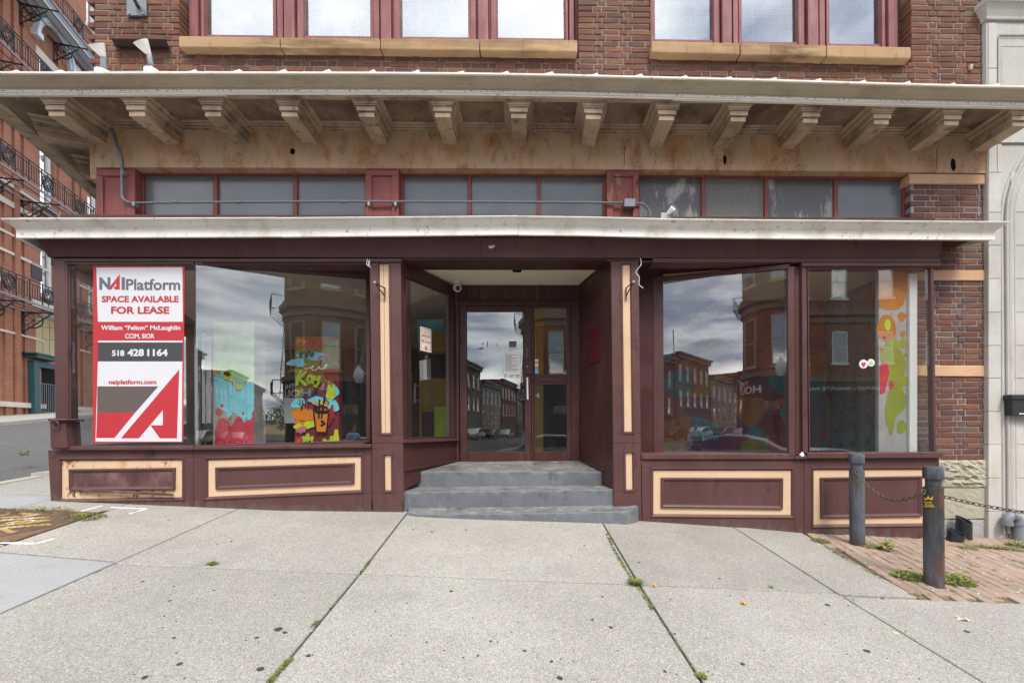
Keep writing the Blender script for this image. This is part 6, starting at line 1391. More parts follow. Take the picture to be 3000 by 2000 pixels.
def leafshape(px_, py_, size, mat, label, rot):
    c0 = Gp(px_, py_); n = 14; pts_ = []
    for k_ in range(n): a = 2 * math.pi * k_ / n; r_ = size * (1 if k_ % 2 else .55) * (1.5 if k_ in (0, 1, 13) else 1); pts_.append((c0[0] + r_ * math.cos(a + rot), c0[1] + r_ * math.sin(a + rot)))
    mb = MB(); zt = [gz(x, y) + .012 + .010 * math.sin(5 * i) for i, (x, y) in enumerate(pts_)]
    mb.prism([(x, y, z) for (x, y), z in zip(pts_, zt)], [(x, y, z - .0015) for (x, y), z in zip(pts_, zt)]); solo('fallen_leaf', mb, mat, label, 'leaf', tuple(c0), 'leaves on the pavement')
leafshape(2178, 1769, .026, 'dead_leaf', 'yellow oak leaf lying on the concrete right of the grass tuft', .4)
leafshape(2824, 1816, .034, 'pale_leaf', 'pale dry leaf lying on the concrete below the brick paving', 2.6)
leafshape(2259, 1722, .020, 'leaf', 'small green leaf on the slab joint right of the grass tuft', 1.0)
leafshape(1920, 1718, .022, 'dead_leaf', 'curled yellow leaf beside the grass tuft on the joint', 2.0)

# ================================================================ WEEDS
def leafy(mb, c0, rad, n, hgt, size, rnd, up_=.6, k=0):
    for _ in range(n):
        a = rnd.uniform(0, 6.283); r_ = rad * math.sqrt(rnd.random()); x, y = c0[0] + r_ * math.cos(a) * 1.3, c0[1] + r_ * math.sin(a); z = gz(x, y) + rnd.random() * hgt * (1 - .6 * r_ / rad)
        th, el = rnd.uniform(0, 6.283), rnd.uniform(-.2, up_); L = size * rnd.uniform(.6, 1.3); w = L * .32
        d = np.array([math.cos(th) * math.cos(el), math.sin(th) * math.cos(el), math.sin(el)]); s_ = np.array([-math.sin(th), math.cos(th), 0]); p = np.array([x, y, z])
        mb.add([p, p + d * L * .5 + s_ * w, p + d * L, p + d * L * .5 - s_ * w], [(0, 1, 2), (0, 2, 3)], k)
def blades(mb, c0, rad, n, L, rnd, k=0):
    for _ in range(n):
        a = rnd.uniform(0, 6.283); r_ = rad * rnd.random(); x, y = c0[0] + r_ * math.cos(a), c0[1] + r_ * math.sin(a); z = gz(x, y); l_ = L * rnd.uniform(.5, 1.1); o = rnd.uniform(.4, 1.4)
        d = np.array([math.cos(a) * o, math.sin(a) * o, 1.0]); d /= np.linalg.norm(d); s_ = np.array([-math.sin(a), math.cos(a), 0]) * .0025; p = np.array([x, y, z]); m_ = p + d * l_ * .6; e = p + d * l_ * .9 + np.array([math.cos(a), math.sin(a), -.4]) * l_ * .25
        mb.add([p - s_, p + s_, m_ + s_, m_ - s_, e], [(0, 1, 2, 3), (3, 2, 4)], k)
def clump(px_, py_, wpx, n, h, size, label, kind='leaf', nm='weed'):
    c0 = Gp(px_, py_); rad = wpx / 2.6 / F * np.linalg.norm(c0); rnd = random.Random(int(px_)); mb = MB()
    if kind == 'grass': blades(mb, c0, rad * .6, n, h, rnd, 0)
    else: leafy(mb, c0, rad, n, h, size, rnd, 0.7, 0); leafy(mb, c0, rad * 1.1, n // 4, h * .6, size, rnd, .7, 1)
    solo(nm, mb, ['leaf', 'leaf_b'], label, 'weed', (c0[0], c0[1], gz(c0[0], c0[1])))
clump(1862, 1712, 56, 170, .075, .02, 'spiky grass tuft at the crossing of two pavement joints', 'grass', 'grass_tuft')
clump(622, 1652, 26, 90, .02, .018, 'small round weed alone on the joint left of the steps')
clump(2054, 1982, 24, 110, .025, .016, 'bright green moss weed in the joint at the bottom edge')
clump(2402, 1585, 44, 220, .035, .022, 'weed clump where the concrete meets the brick paving by the bulkhead')
clump(2664, 1690, 70, 420, .05, .026, 'spreading weed clump left of the nearest bollard')
clump(2790, 1700, 86, 480, .06, .028, 'leafy weed clump right of the nearest bollard')
clump(2545, 1600, 50, 150, .06, .024, 'low weed between the two bollards at the bulkhead')
clump(2600, 1612, 36, 46, .13, .06, 'broad leaved weed standing alone before the right bulkhead')
clump(2836, 1606, 36, 160, .11, .02, 'tall straggly weed at the foot of the pipe stubs')
clump(2985, 1600, 44, 200, .09, .028, 'dark leafy weed at the foot of the vent pipe')
clump(250, 1517, 70, 380, .045, .022, 'thick weeds at the corner of the cellar grate')
clump(70, 1497, 70, 160, .04, .02, 'thin weeds along the back edge of the grate, far left')
clump(160, 1498, 60, 200, .04, .02, 'weeds along the back edge of the grate, middle')
clump(68, 1335, 16, 40, .10, .06, 'small bright green sprig at the street kerb')
mb = MB(); rnd = random.Random(21)
def joint(a, b, n, w, size, h, k=None):
    p, q = Gp(*a), Gp(*b)
    for _ in range(n): t_ = rnd.random(); c0 = p + (q - p) * t_; leafy(mb, c0, w, 5, h, size, rnd, .5, rnd.choice([0, 1, 2]) if k is None else k)
joint((1166, 1548), (1100, 1625), 22, .008, .009, .006); joint((1088, 1640), (1060, 1676), 40, .010, .010, .01); joint((1000, 1745), (960, 1790), 12, .008, .009, .008); joint((932, 1818), (915, 1836), 14, .01, .012, .012); joint((850, 1930), (790, 1998), 80, .012, .012, .012)
joint((1778, 1575), (1800, 1620), 60, .012, .013, .012); joint((1800, 1620), (1852, 1700), 70, .012, .012, .010); joint((1890, 1745), (1912, 1785), 40, .010, .012, .012); joint((1930, 1810), (2040, 1975), 30, .007, .009, .006)
joint((1180, 1500), (600, 1500), 26, .012, .010, .012); joint((367, 1638), (60, 1772), 26, .007, .009, .006); joint((690, 1498), (367, 1637), 22, .006, .008, .006); joint((2138, 1545), (2700, 1890), 40, .007, .008, .006); joint((1500, 1700), (1838, 1712), 24, .006, .008, .006); joint((1060, 1679), (1500, 1700), 18, .005, .007, .005); joint((1838, 1712), (2412, 1740), 30, .006, .008, .006); joint((1800, 1620), (1900, 1765), 60, .010, .012, .014); joint((245, 1518), (95, 1564), 110, .014, .013, .015); joint((310, 1497), (260, 1513), 60, .016, .014, .02)
joint((2420, 1600), (2480, 1638), 50, .02, .014, .016); joint((2480, 1640), (2560, 1682), 24, .014, .012, .012); joint((2540, 1672), (2586, 1694), 22, .014, .012, .012); joint((2660, 1738), (2710, 1752), 14, .012, .012, .012)
joint((2864, 1602), (2990, 1612), 130, .05, .018, .05); joint((2730, 1590), (2800, 1600), 14, .02, .012, .02)
for _ in range(150):
    a = (rnd.uniform(2440, 2995), rnd.uniform(1600, 1755)); c0 = Gp(*a)
    if c0[0] > J5(c0[1]) + .06 and c0[1] > 3.47: leafy(mb, c0, rnd.uniform(.012, .035), rnd.randint(4, 22), .012, .013, rnd, .5, rnd.choice([0, 1, 1, 2]))
o = bpy.data.objects.new('ground_weeds', mb.mesh('ground_weeds', ['leaf', 'leaf_b', 'moss'])); C.objects.link(o); o['kind'] = 'stuff'; o['label'] = 'moss and tiny weeds growing in the pavement joints'
mb = MB()
for _ in range(34):
    a = (rnd.uniform(2700, 2995), rnd.uniform(1600, 1760)); c0 = Gp(*a); s_ = rnd.uniform(.006, .016)
    if c0[1] > 3.47: mb.add([(c0[0] - s_, c0[1], c0[2] + .008), (c0[0], c0[1] - s_ * .6, c0[2] + .01), (c0[0] + s_, c0[1] + .004, c0[2] + .012), (c0[0], c0[1] + s_ * .7, c0[2] + .007)], [(0, 1, 2, 3)])
for a in ((2533, 1649), (1155, 1565), (1068, 1690), (913, 1850), (335, 1722), (2538, 1652), (1660, 1537), (1440, 1530), (2548, 1664)):
    c0 = Gp(*a); s_ = .012; mb.add([(c0[0] - s_, c0[1], c0[2] + .004), (c0[0], c0[1] - s_, c0[2] + .008), (c0[0] + s_, c0[1], c0[2] + .008), (c0[0], c0[1] + s_, c0[2] + .004)], [(0, 1, 2, 3)])
o = bpy.data.objects.new('litter', mb.mesh('litter', ['paper'])); C.objects.link(o); o['kind'] = 'stuff'; o['label'] = 'scraps of white paper scattered over the brick paving'

# ================================================================ GREY STONE BUILDING
SY = 5.24
stn = thing('stone_building', 'pale grey stone building with a moulded arch adjoining the brick pier', 'building', (6, SY, -1.4))
ys = [1600, 1498, 1400, 1302, 1205, 1108, 1012, 915, 816, 719, 622, 505]
mb = MB(); xa, xb = X(2896, 800, SY), 9.5
mb.box(xa + .004, xb, SY + .012, 5.8, -2, 7); put('wall', mb, 'limestone', stn)
def sblock(x0, y0, x1, y1, Y, dep=.1, g=.6): mb = MB(); mb.pr(x0 + g, y0 + g, x1 - g, y1 - g, Y, Y + dep); put('stone_block', mb, 'limestone', stn, bevel=.004)
for a, b in zip(ys[1:], ys[:-1]):
    sblock(2896, a, 2934, b, SY); sblock(2962, a, 3046, b, SY - .006); sblock(3046, a, 3190, b, SY - .006)
for a, b in ((395, 505), (300, 395), (200, 300), (66, 200)): sblock(2896, a, 2922, b, SY)
sblock(2922, 395, 2936, 505, SY)
# moulded arch: the jamb rises to the springing line, then turns over to the right
mb = MB(); cxa, r_ = X(2948, 640, SY) + 1.15, 1.15; zsp = Z(2948, 640, SY)
for off, dpt, rad in ((0, .015, .018), (.045, .002, .03), (-.05, .0, .016), (.095, .012, .014)):
    pth = [(cxa - r_ + off, SY - dpt + .012, -1.5 + .2), (cxa - r_ + off, SY - dpt + .012, zsp)] + [(cxa - (r_ - off) * math.cos(a), SY - dpt + .012, zsp + (r_ - off) * math.sin(a)) for a in [math.pi * i / 28 for i in range(1, 29)]]
    mb.tube(pth, rad, 8)
put('arch_moulding', mb, 'limestone', stn, smooth=True)
# capital and sunk panels above
mb = MB(); pth = [(xa, SY + .2, 0), (xa, SY, 0), (8, SY, 0)]; zc_ = Z(2950, 60, SY)
mb.sweep(pth, [(-.05, zc_), (.015, zc_), (.02, zc_ + .03), (.045, zc_ + .09), (.075, zc_ + .14), (.09, zc_ + .15), (.09, zc_ + .20), (-.05, zc_ + .24)]); put('capital', mb, 'limestone', stn, bevel=.003)
for (x0, y0, d) in ((2923, 103, 0), (2935, 133, .02), (2951, 155, .03)):
    mb = MB(); q = [W(x0, y0, SY), W(3300, y0, SY), W(3300, 420, SY), W(x0, 420, SY)]; mb.ring(q, [(0, SY - .006 + d), (.006, SY - .012 + d), (.02, SY + .006 + d)]); put('panel_moulding', mb, 'limestone', stn)
mb = MB(); mb.box(xa, 9, SY, 5.4, Z(2950, 14, SY), 7); put('upper_wall', mb, 'limestone', stn)
mb = MB(); rnd = random.Random(9); vs = []
yy = np.linspace(690, 1272, 40); a = [(2963 + (y - 690) * .008 + rnd.uniform(-2.5, .5), y) for y in yy]; b = [(2967 + (y - 690) * .008 + rnd.uniform(-.5, 2), y) for y in yy][::-1]
mb.pp(a + b, SY - .0078, SY - .004); put('caulk_line', mb, 'chalk', stn)
t = thing('mailbox', 'black metal mailbox on the stone wall at the right edge', 'mailbox', tuple(W(2985, 1217, SY - .1)))
mb = MB(); mb.pr(2966, 1166, 3040, 1217, SY - .10, SY - .008); put('body', mb, 'black_plastic', t, bevel=.006)
mb = MB(); mb.pp([(2964, 1155), (3042, 1155), (3042, 1170), (2964, 1170)], SY - .115, SY - .008); put('lid', mb, 'black_plastic', t, bevel=.008)
mb = MB(); mb.pr(2986, 1210, 3010, 1213, SY - .102, SY - .0995); put('name_strip', mb, 'white_plastic', t)

# ================================================================ RED BRICK BUILDING ACROSS THE SIDE STREET
def farbrick(name, c1, c2, mortar, kind='Object', ax=(0, 2), scale=1.0):
    m = M(name, 0.85, 0.2)
    o = m.n('ShaderNodeTexCoord').outputs['Object'] if kind == 'Object' else m.n('ShaderNodeNewGeometry').outputs['Position']
    s = m.n('ShaderNodeSeparateXYZ'); m.l(o, s.inputs[0]); cbn = m.n('ShaderNodeCombineXYZ'); m.l(s.outputs[ax[0]], cbn.inputs[0]); m.l(s.outputs[ax[1]], cbn.inputs[1])
    b = m.n('ShaderNodeTexBrick'); m.l(cbn.outputs[0], b.inputs['Vector'])
    b.inputs['Color1'].default_value = (*c1, 1); b.inputs['Color2'].default_value = (*c2, 1); b.inputs['Mortar'].default_value = (*mortar, 1)
    b.inputs['Scale'].default_value = 1.0; b.inputs['Brick Width'].default_value = 0.21 * scale; b.inputs['Row Height'].default_value = 0.088 * scale; b.inputs['Mortar Size'].default_value = 0.007 * scale; b.inputs['Mortar Smooth'].default_value = 0.2
    k = m.mix(m.ramp(m.noise(0.7, 7, 0.6), [(0.35, 0), (0.75, 0.55)]), b.outputs['Color'], mul(c1, 0.55))
    k = m.mix(m.ramp(m.noise(1.5, 6, 0.6, m.pos((3, 3, 0.3))), [(0.6, 0), (0.8, 0.5)]), k, mul(c2, 1.25))
    m.col(k); m.bump(b.outputs['Fac'], -0.3, 0.01); return m.m
MT['far_red'] = farbrick('orange_red_brick', (0.41, 0.172, 0.105), (0.33, 0.13, 0.08), (0.29, 0.185, 0.135))
MT['opp_brick'] = farbrick('opposite_brown_brick', (0.26, 0.105, 0.058), (0.20, 0.078, 0.048), (0.20, 0.13, 0.09), 'Position', (0, 2), 1.6)
MT['row_brown'] = farbrick('row_brown_brick', (0.30, 0.22, 0.16), (0.25, 0.18, 0.13), (0.28, 0.24, 0.19), 'Position', (1, 2), 1.6)
MT['row_cream'] = farbrick('row_cream_brick', (0.44, 0.38, 0.30), (0.38, 0.33, 0.26), (0.36, 0.32, 0.27), 'Position', (1, 2), 1.6)
MT['row_red'] = farbrick('row_red_brick', (0.27, 0.09, 0.055), (0.21, 0.07, 0.048), (0.2, 0.12, 0.09), 'Position', (1, 2), 1.6)
MT['opp_stone'] = paint('brown_band_stone', (0.20, 0.14, 0.095), 0.8, 0.15, 2, 0.2)
MT['pale_stone'] = paint('pale_band_stone', (0.60, 0.53, 0.44), 0.8, 0.1, 2, 0.2)
MT['white_trim'] = paint('white_wood_trim', (0.70, 0.74, 0.78), 0.6, 0.08, 2, 0.2)
red = thing('red_brick_building', 'orange red brick building with iron balconies across the side street', 'building', (RQ[0], RQ[1], 0), None, math.atan2(RU[1], RU[0]))
def rp(nm, pts, o0, o1, mat, parent=None, bevel=0.0, mb=None):
    m_ = mb or MB(); a = [rb(x, y, o0) for x, y in pts]; m_.prism(a, [(u, -o1, z) for u, _, z in a])
    return put(nm, m_, mat, parent or red, bevel, local=True) if mb is None else None
def rbox(nm, u0, u1, o0, o1, z0, z1, mat, parent=None): m_ = MB(); m_.box(u0, u1, -o0, -o1, z0, z1); return put(nm, m_, mat, parent or red, local=True)
uw = lambda px, py=500, off=0: rb(px, py, off)[0]
wins = [(uw(117), uw(159)), (uw(256), uw(256) + uw(159) - uw(117)), (uw(117) - (uw(256) - uw(117)), uw(159) - (uw(256) - uw(117)))]
zw = [(rb(120, 861)[2], rb(120, 861)[2] + 2.7), (rb(117, 592)[2], rb(117, 592)[2] + 3.3), (rb(116, 140)[2] - 3.1, rb(116, 140)[2]), (rb(118, 20)[2] + 2.2, rb(118, 20)[2] + 5.5)]
mb = MB(); us_ = sorted([-9.0] + [v for w in wins for v in w] + [14.0])
for a, b in zip(us_[:-1], us_[1:]):          # wall built round its window openings
    op = any(abs(a - w[0]) < 1e-6 for w in wins)
    if not op: mb.box(a, b, 0, .5, -.6, 27); continue
    zz = -.6
    for z0, z1 in zw: mb.box(a, b, 0, .5, zz, z0); zz = z1
    mb.box(a, b, 0, .5, zz, 27)
put('wall', mb, 'far_red', red, local=True)
for a, b, o_ in ((45, 59, .14), (70, 117, .07), (173, 210, .07), (219, 230, .14), (238, 256, .07), (12, 35, .07)):
    rbox('pier', uw(a, 500, o_), uw(b, 500, o_) - .01, o_, -.0, zb(0) + .02 - .4, 19.2, 'far_red')
for w in wins:
    for j, (z0, z1) in enumerate(zw):
        m_ = MB(); a, b = w; y0, y1 = .14, .26
        m_.box(a, a + .09, y0, y1, z0, z1); m_.box(b - .16, b, y0, y1, z0, z1); m_.box(a + .091, b - .161, y0, y1, z1 - .12, z1); m_.box(a + .091, b - .161, y0, y1, z0, z0 + .12); m_.box(a + .091, b - .161, y0 + .02, y1, (z0 + z1) / 2 - .04, (z0 + z1) / 2 + .04)
        wf = put('window', m_, 'white_wood', red, local=True)
        m_ = MB(); m_.box(a + .09, b - .16, .20, .206, z0 + .12, z1 - .12); put('pane', m_, 'glass_far', wf, local=True)
        m_ = MB(); m_.box(a, b, .7, .72, z0, z1); put('curtain', m_, 'white_plastic' if j else 'mural_grey', wf, local=True)
        m_ = MB(); m_.box(a - .1, b + .1, -.12, .12, z0 - .16, z0 - .002); put('sill', m_, 'pale_stone' if j != 1 else 'mural_grey', wf, local=True)
for py, h, o_ in ((345, .22, .16), (531, .22, .10), (590, .24, .10), (680, .10, .10), (735, .12, .1), (970, .09, .10), (1183, .22, .17)):
    z = rb(20, py, o_)[2]
    for a, b in zip([-9] + [v for w in sorted(wins) for v in (w[1],)], [v[0] for v in sorted(wins)] + [14]): rbox('stone_band', a, b, o_, -.02, z - h / 2, z + h / 2, 'pale_stone')
# balconies
lev = [(rb(43, 867, 1.4)[2], rb(43, 800, 1.4)[2]), (rb(43, 505, 1.4)[2], rb(43, 437, 1.4)[2]), (rb(34, 151, 1.4)[2], rb(34, 84, 1.4)[2]), (rb(221, 92, 1.4)[2], rb(221, 38.6, 1.4)[2])]
S_ = uw(82, 450, 1.4) - uw(42, 450, 1.4); u_first = uw(2, 450, 1.4)
m_ = MB(); n_ = 20; m_.tube([(.33 * math.cos(a), 0, .33 * math.sin(a)) for a in [2 * math.pi * i / n_ for i in range(n_ + 1)]], .028, 5, caps=False)
for i in range(6):
    a0 = math.pi * i / 3; c_ = (.19 * math.cos(a0), .19 * math.sin(a0)); m_.tube([(c_[0] + .105 * math.cos(a), 0, c_[1] + .105 * math.sin(a)) for a in [2 * math.pi * i2 / 10 for i2 in range(11)]], .018, 4, caps=False)
    c_ = (.20 * math.cos(a0), .20 * math.sin(a0)); m_.tube([(c_[0] + .045 * math.cos(a), 0, c_[1] + .045 * math.sin(a)) for a in [2 * math.pi * i2 / 8 for i2 in range(9)]], .014, 4, caps=False)
med = m_.mesh('medallion', 'iron')
for z0, z1 in lev:
    H = z1 - z0; ua, ub = u_first - 3 * S_, u_first + 13 * S_
    m_ = MB(); m_.box(ua, ub, -1.42, -1.36, z0 - .06, z0 + .02); m_.box(ua, ub, -.10, -.04, z0 - .06, z0 + .02)
    bal = put('balcony', m_, 'grey_metal', red, local=True)
    m_ = MB()
    for i in range(3): m_.box(ua, ub, -1.05 + .36 * i, -1.02 + .36 * i, z0 - .03, z0)
    put('floor_bearer', m_, 'iron', bal, kind='stuff', local=True)
    m_ = MB()
    for f, r_ in ((1, .028), (.84, .022), (.21, .022)): m_.tube([(ua, -1.4, z0 + H * f), (ub, -1.4, z0 + H * f)], r_, 5)
    put('rail', m_, 'iron', bal, local=True)
    bs = MB()
    for i in range(-3, 14):
        u = u_first + i * S_; m_ = MB(); m_.tube([(u, -1.4, z0), (u, -1.4, z1)], .024, 5); put('post', m_, 'iron', bal, local=True)
        if i == 13: break
        if i % 3 == 0:
            o = bpy.data.objects.new('medallion', med); C.objects.link(o); o.parent = bal; o.location = (u + S_ / 2, -1.4, z0 + H * .53)
            bs.tube([(u + S_ / 2, -1.4, z0), (u + S_ / 2, -1.4, z0 + H * .2)], .014, 4); bs.tube([(u + S_ / 2, -1.4, z0 + H * .85), (u + S_ / 2, -1.4, z1)], .014, 4)
        else:
            for k_ in range(1, 5): bs.tube([(u + S_ * k_ / 5, -1.4, z0 + H * .21), (u + S_ * k_ / 5, -1.4, z0 + H * .84)], .015, 4)
    put('balusters', bs, 'iron', bal, kind='stuff', local=True)
    for u in (uw(60, 570) - 3.02 * S_ * .98, uw(60, 570), uw(60, 570) + 3.0 * S_, uw(60, 570) + 6 * S_):
        m_ = MB(); m_.tube([(u, -.02, z0 - .08), (u, -1.4, z0 - .08)], .035, 5); m_.tube([(u, -.02, z0 - 1.05), (u, -.02, z0 - .06)], .035, 5); m_.tube([(u, -.04, z0 - 1.0), (u, -1.0, z0 - .16)], .03, 5)
        m_.tube([(u, -.42 + .34 * math.cos(a), z0 - .45 + .34 * math.sin(a)) for a in [2 * math.pi * i / 18 for i in range(19)]], .028, 5, caps=False)
        for i in range(8): a = math.pi * i / 4; m_.tube([(u, -.42, z0 - .45), (u, -.42 + .33 * math.cos(a), z0 - .45 + .33 * math.sin(a))], .014, 4)
        m_.tube([(u, -.10 + .06 * math.cos(a), z0 - 1.06 + .06 * math.sin(a)) for a in [2 * math.pi * i / 10 for i in range(11)]], .018, 4, caps=False)
        put('bracket', m_, 'iron', bal, local=True)
# white arch and cornice at the top floor
for ci in (0, 1):
    du = (wins[1][0] - wins[0][0]) * ci; uA, uB = rb(92, 90)[0] + du, rb(200, 192)[0] + du; zsp_ = rb(92, 90)[2]; uc, ra = (uA + uB) / 2, (uB - uA) / 2
    for nm, r0_, r1_, o_, mt in (('arch', ra * .82, ra, .22, 'white_trim'), ('arch_rim', ra * .93, ra * 1.05, .30, 'white_trim'), ('brick_arch', ra * .52, ra * .72, .10, 'far_red')):
        m_ = MB(); n = 18
        for i in range(n):
            a0, a1 = math.pi * i / n, math.pi * (i + 1) / n
            q = [(uc - r0_ * math.cos(a0), -o_, zsp_ + r0_ * math.sin(a0)), (uc - r1_ * math.cos(a0), -o_, zsp_ + r1_ * math.sin(a0)), (uc - r1_ * math.cos(a1), -o_, zsp_ + r1_ * math.sin(a1)), (uc - r0_ * math.cos(a1), -o_, zsp_ + r0_ * math.sin(a1))]; m_.prism(q, [(u, 0, z) for u, _, z in q])
        put(nm, m_, mt, red, local=True)
    for sg in (-1, 1): rbox('arch_foot', uc + sg * ra - .2, uc + sg * ra + .2, .34, 0, zsp_ - .25, zsp_ + .02, 'white_trim')
    rbox('lintel', uA + .1, uB - .1, .12, -.02, zsp_ - .95, zsp_ - .55, 'pale_stone')
zcn = rb(238, 141, .7)[2]
m_ = MB(); prof_ = [(0, zcn - .10), (.10, zcn - .09), (.14, zcn - .05), (.35, zcn - .03), (.70, zcn), (.72, zcn + .12), (.8, zcn + .2), (.86, zcn + .3), (0, zcn + .42)]
m_.sweep([(-9, 0, 0), (14, 0, 0)], prof_); put('upper_cornice', m_, 'white_trim', red, local=True)
rbox('entablature', uw(209, 170, .2), 14, .2, 0, zcn - 1.5, zcn - .55, 'white_trim')
# street level: tan boarded fanlight, teal porch, gate
rp('lintel', [(97, 876), (160, 897), (160, 915), (97, 896)], .10, -.1, 'pale_stone')
rbox('plaque', rb(85, 790)[0], rb(116, 790)[0], .10, 0, rb(85, 812)[2], rb(85, 764)[2], 'brown_metal')
rp('boarded_fanlight', [(105, 915), (165, 925), (165, 1050), (105, 1040)], .08, .0, 'tan')
for x in (125, 145): rp('board_joint', [(x, 920), (x + .8, 920), (x + .8, 1045), (x, 1043)], .083, .0, 'brown')
for y in (955, 990): rp('board_joint', [(105, y), (160, y + 6), (160, y + 7), (105, y + 1)], .083, .0, 'brown')
m_ = MB(); a = rb(104, 1045, .45); b = rb(175, 1060, .45); m_.box(a[0], b[0], -.5, 0, a[2] - .02, a[2] + .14); m_.box(a[0] - .1, b[0] + .1, -.56, -.0, a[2] + .141, a[2] + .20); put('porch_roof', m_, 'teal', red, local=True)
rp('porch_jamb', [(100, 1056), (116, 1058), (119, 1214), (103, 1216)], .3, 0, 'teal')
rp('porch_head', [(116.5, 1060), (165, 1068), (165, 1082), (116.5, 1075)], .28, 0, 'teal')
rp('doorway', [(116.5, 1075.5), (165, 1082), (165, 1216), (119, 1214)], .03, 0, 'black')
m_ = MB()
for x in (118, 124, 130, 136, 142, 148, 154, 160): p0, p1 = rb(x, 1122 + (x - 118) * .12, .25), rb(x + 1, 1207, .25); m_.tube([p0, (p0[0], p0[1], p1[2])], .014, 4)
for y in (1122, 1206): p0, p1 = rb(117, y, .25), rb(165, y + 4 if y < 1200 else y, .25); m_.tube([p0, (p1[0], p0[1], p0[2])], .016, 4)
put('gate', m_, 'grey_metal', red, local=True)

# ================================================================ ACROSS THE MAIN STREET: WHAT THE GLASS REFLECTS
def facade_windows(parent, o, U, N, cols, rows, w, h, mat='white_wood', arch=False, pane='glass_far'):
    U = np.array(U, float) / np.linalg.norm(U); N = np.array(N, float) / np.linalg.norm(N)
    m_ = MB(); fw = .09
    for a in ((-w / 2, -w / 2 + fw, 0, h), (w / 2 - fw, w / 2, 0, h), (-w / 2 + fw, w / 2 - fw, 0, fw), (-w / 2 + fw, w / 2 - fw, h - fw, h), (-w / 2 + fw, w / 2 - fw, h / 2 - .04, h / 2 + .04)): m_.box(a[0], a[1], -.04, .1, a[2], a[3])
    m_.box(-w / 2 - .12, w / 2 + .12, -.12, .1, -.16, -.01)
    fme = m_.mesh('window', mat); m_ = MB(); m_.box(-w / 2 + fw, w / 2 - fw, -.005, .0, fw, h - fw); pme = m_.mesh('pane', pane)
    rz = math.atan2(-N[0], N[1]) + math.pi
    for u in cols:
        for z in rows:
            p = (o[0] + U[0] * u + N[0] * .02, o[1] + U[1] * u + N[1] * .02, z); f = inst('window', fme, p, parent, (0, 0, rz))
            q = bpy.data.objects.new('pane', pme); C.objects.link(q); q.parent = f
def frombox(mb, o, U, N, u0, u1, d0, d1, z0, z1):
    U = np.array(U, float) / np.linalg.norm(U); N = np.array(N, float) / np.linalg.norm(N)
    c_ = lambda u, d: (o[0] + U[0] * u + N[0] * d, o[1] + U[1] * u + N[1] * d)
    a = [c_(u0, d1), c_(u1, d1), c_(u1, d0), c_(u0, d0)]; mb.prism([(x, y, z0) for x, y in a], [(x, y, z1) for x, y in a])
TX, TY, TR = 2.4, -28.4, 3.1
opp = thing('turret_building', 'brown brick corner building with a round turret and shop sign across the street', 'building', (TX, TY, -1.8))
mb = MB(); mb.lathe([(TR, -2.5), (TR, 19)], (TX, TY, 0), 40); put('turret', mb, 'opp_brick', opp, smooth=True)
mb = MB(); mb.box(TX, 46, -40, -26.3, -4, 17.5); put('wall', mb, 'opp_brick', opp)
SU = np.array([.175, -1.0]); SU /= np.linalg.norm(SU); SNW = np.array([-1, -.175]); SNW /= np.linalg.norm(SNW)
mb = MB(); o_ = (TX + SNW[0] * 2.9, TY + SNW[1] * 2.9); frombox(mb, o_, SU, SNW, 0, 26, -6, 0, -4, 17.5); put('side_wall', mb, 'opp_brick', opp)
for z0, z1, ex in ((3.5, 3.9, .22), (8.3, 8.7, .15), (8.9, 9.3, .35), (9.31, 9.5, .2), (13.6, 13.9, .2), (17.4, 18.2, .5)):
    mb = MB(); mb.lathe([(TR - .1, z0), (TR + ex, z0 + .05), (TR + ex, z1), (TR - .1, z1)], (TX, TY, 0), 40); mb.box(TX + TR - .3, 46.2, -27, -26.3 + ex, z0, z1); frombox(mb, o_, SU, SNW, 0, 26, -.3, ex, z0, z1); put('band', mb, 'opp_stone', opp)
facade_windows(opp, (0, -26.3), (1, 0), (0, 1), [7.2, 10.4, 14.5, 17.7, 22, 25.2, 29, 33, 37], [5.0, 10.3, 14.4], 1.25, 2.6)
facade_windows(opp, o_, SU, SNW, [4, 8, 12, 16, 20], [4.8, 10.3, 14.4], 1.2, 2.6)
for ph in (-40, 5, 50):
    for z, h in ((4.3, 3.6), (10.3, 3.0), (14.3, 2.6)):
        a = R(ph); facade_windows(opp, (TX - (TR + .02) * math.sin(a), TY + (TR + .02) * math.cos(a)), (math.cos(a), math.sin(a)), (-math.sin(a), math.cos(a)), [0], [z], 1.3, h, 'tan')
mb = MB(); mb.lathe([(TR + .12, 2.2), (TR + .12, 3.45), (TR - .1, 3.45)], (TX, TY, 0), 40); mb.box(TX + TR - .2, 45, -27, -26.1, 2.5, 3.3); put('sign_band', mb, 'black_plastic', opp, smooth=True)
def curved(s, f0, f1, z0, z1): vs, fs = glyphs(s, .03); mb = MB(); mb.add([(TX - (TR + .14) * math.sin(R(f0 + (f1 - f0) * u)), TY + (TR + .14) * math.cos(R(f0 + (f1 - f0) * u)), z0 + (z1 - z0) * v) for u, v in vs], fs); put('lettering', mb, 'paper', opp)
curved('HOLLOW', 30, 118, 2.36, 2.92); curved('THE', 52, 74, 3.0, 3.3)
mb = MB(); text(mb, 'CATERING - PRIVATE PARTIES - LIVE MUSIC VENUE', [(29.5, -26.08, 3.05), (15.5, -26.08, 3.05), (15.5, -26.08, 2.78), (29.5, -26.08, 2.78)], .01); put('lettering', mb, 'paper', opp)
mb = MB(); text(mb, 'KITCHEN', [(8.6, -26.08, 3.05), (6.0, -26.08, 3.05), (6.0, -26.08, 2.78), (8.6, -26.08, 2.78)], .01); put('lettering', mb, 'paper', opp)
mb = MB(); mb.lathe([(TR + .03, -1.7), (TR + .03, 2.15)], (TX, TY, 0), 40, 0); put('shop_front', mb, 'black_plastic', opp, smooth=True)
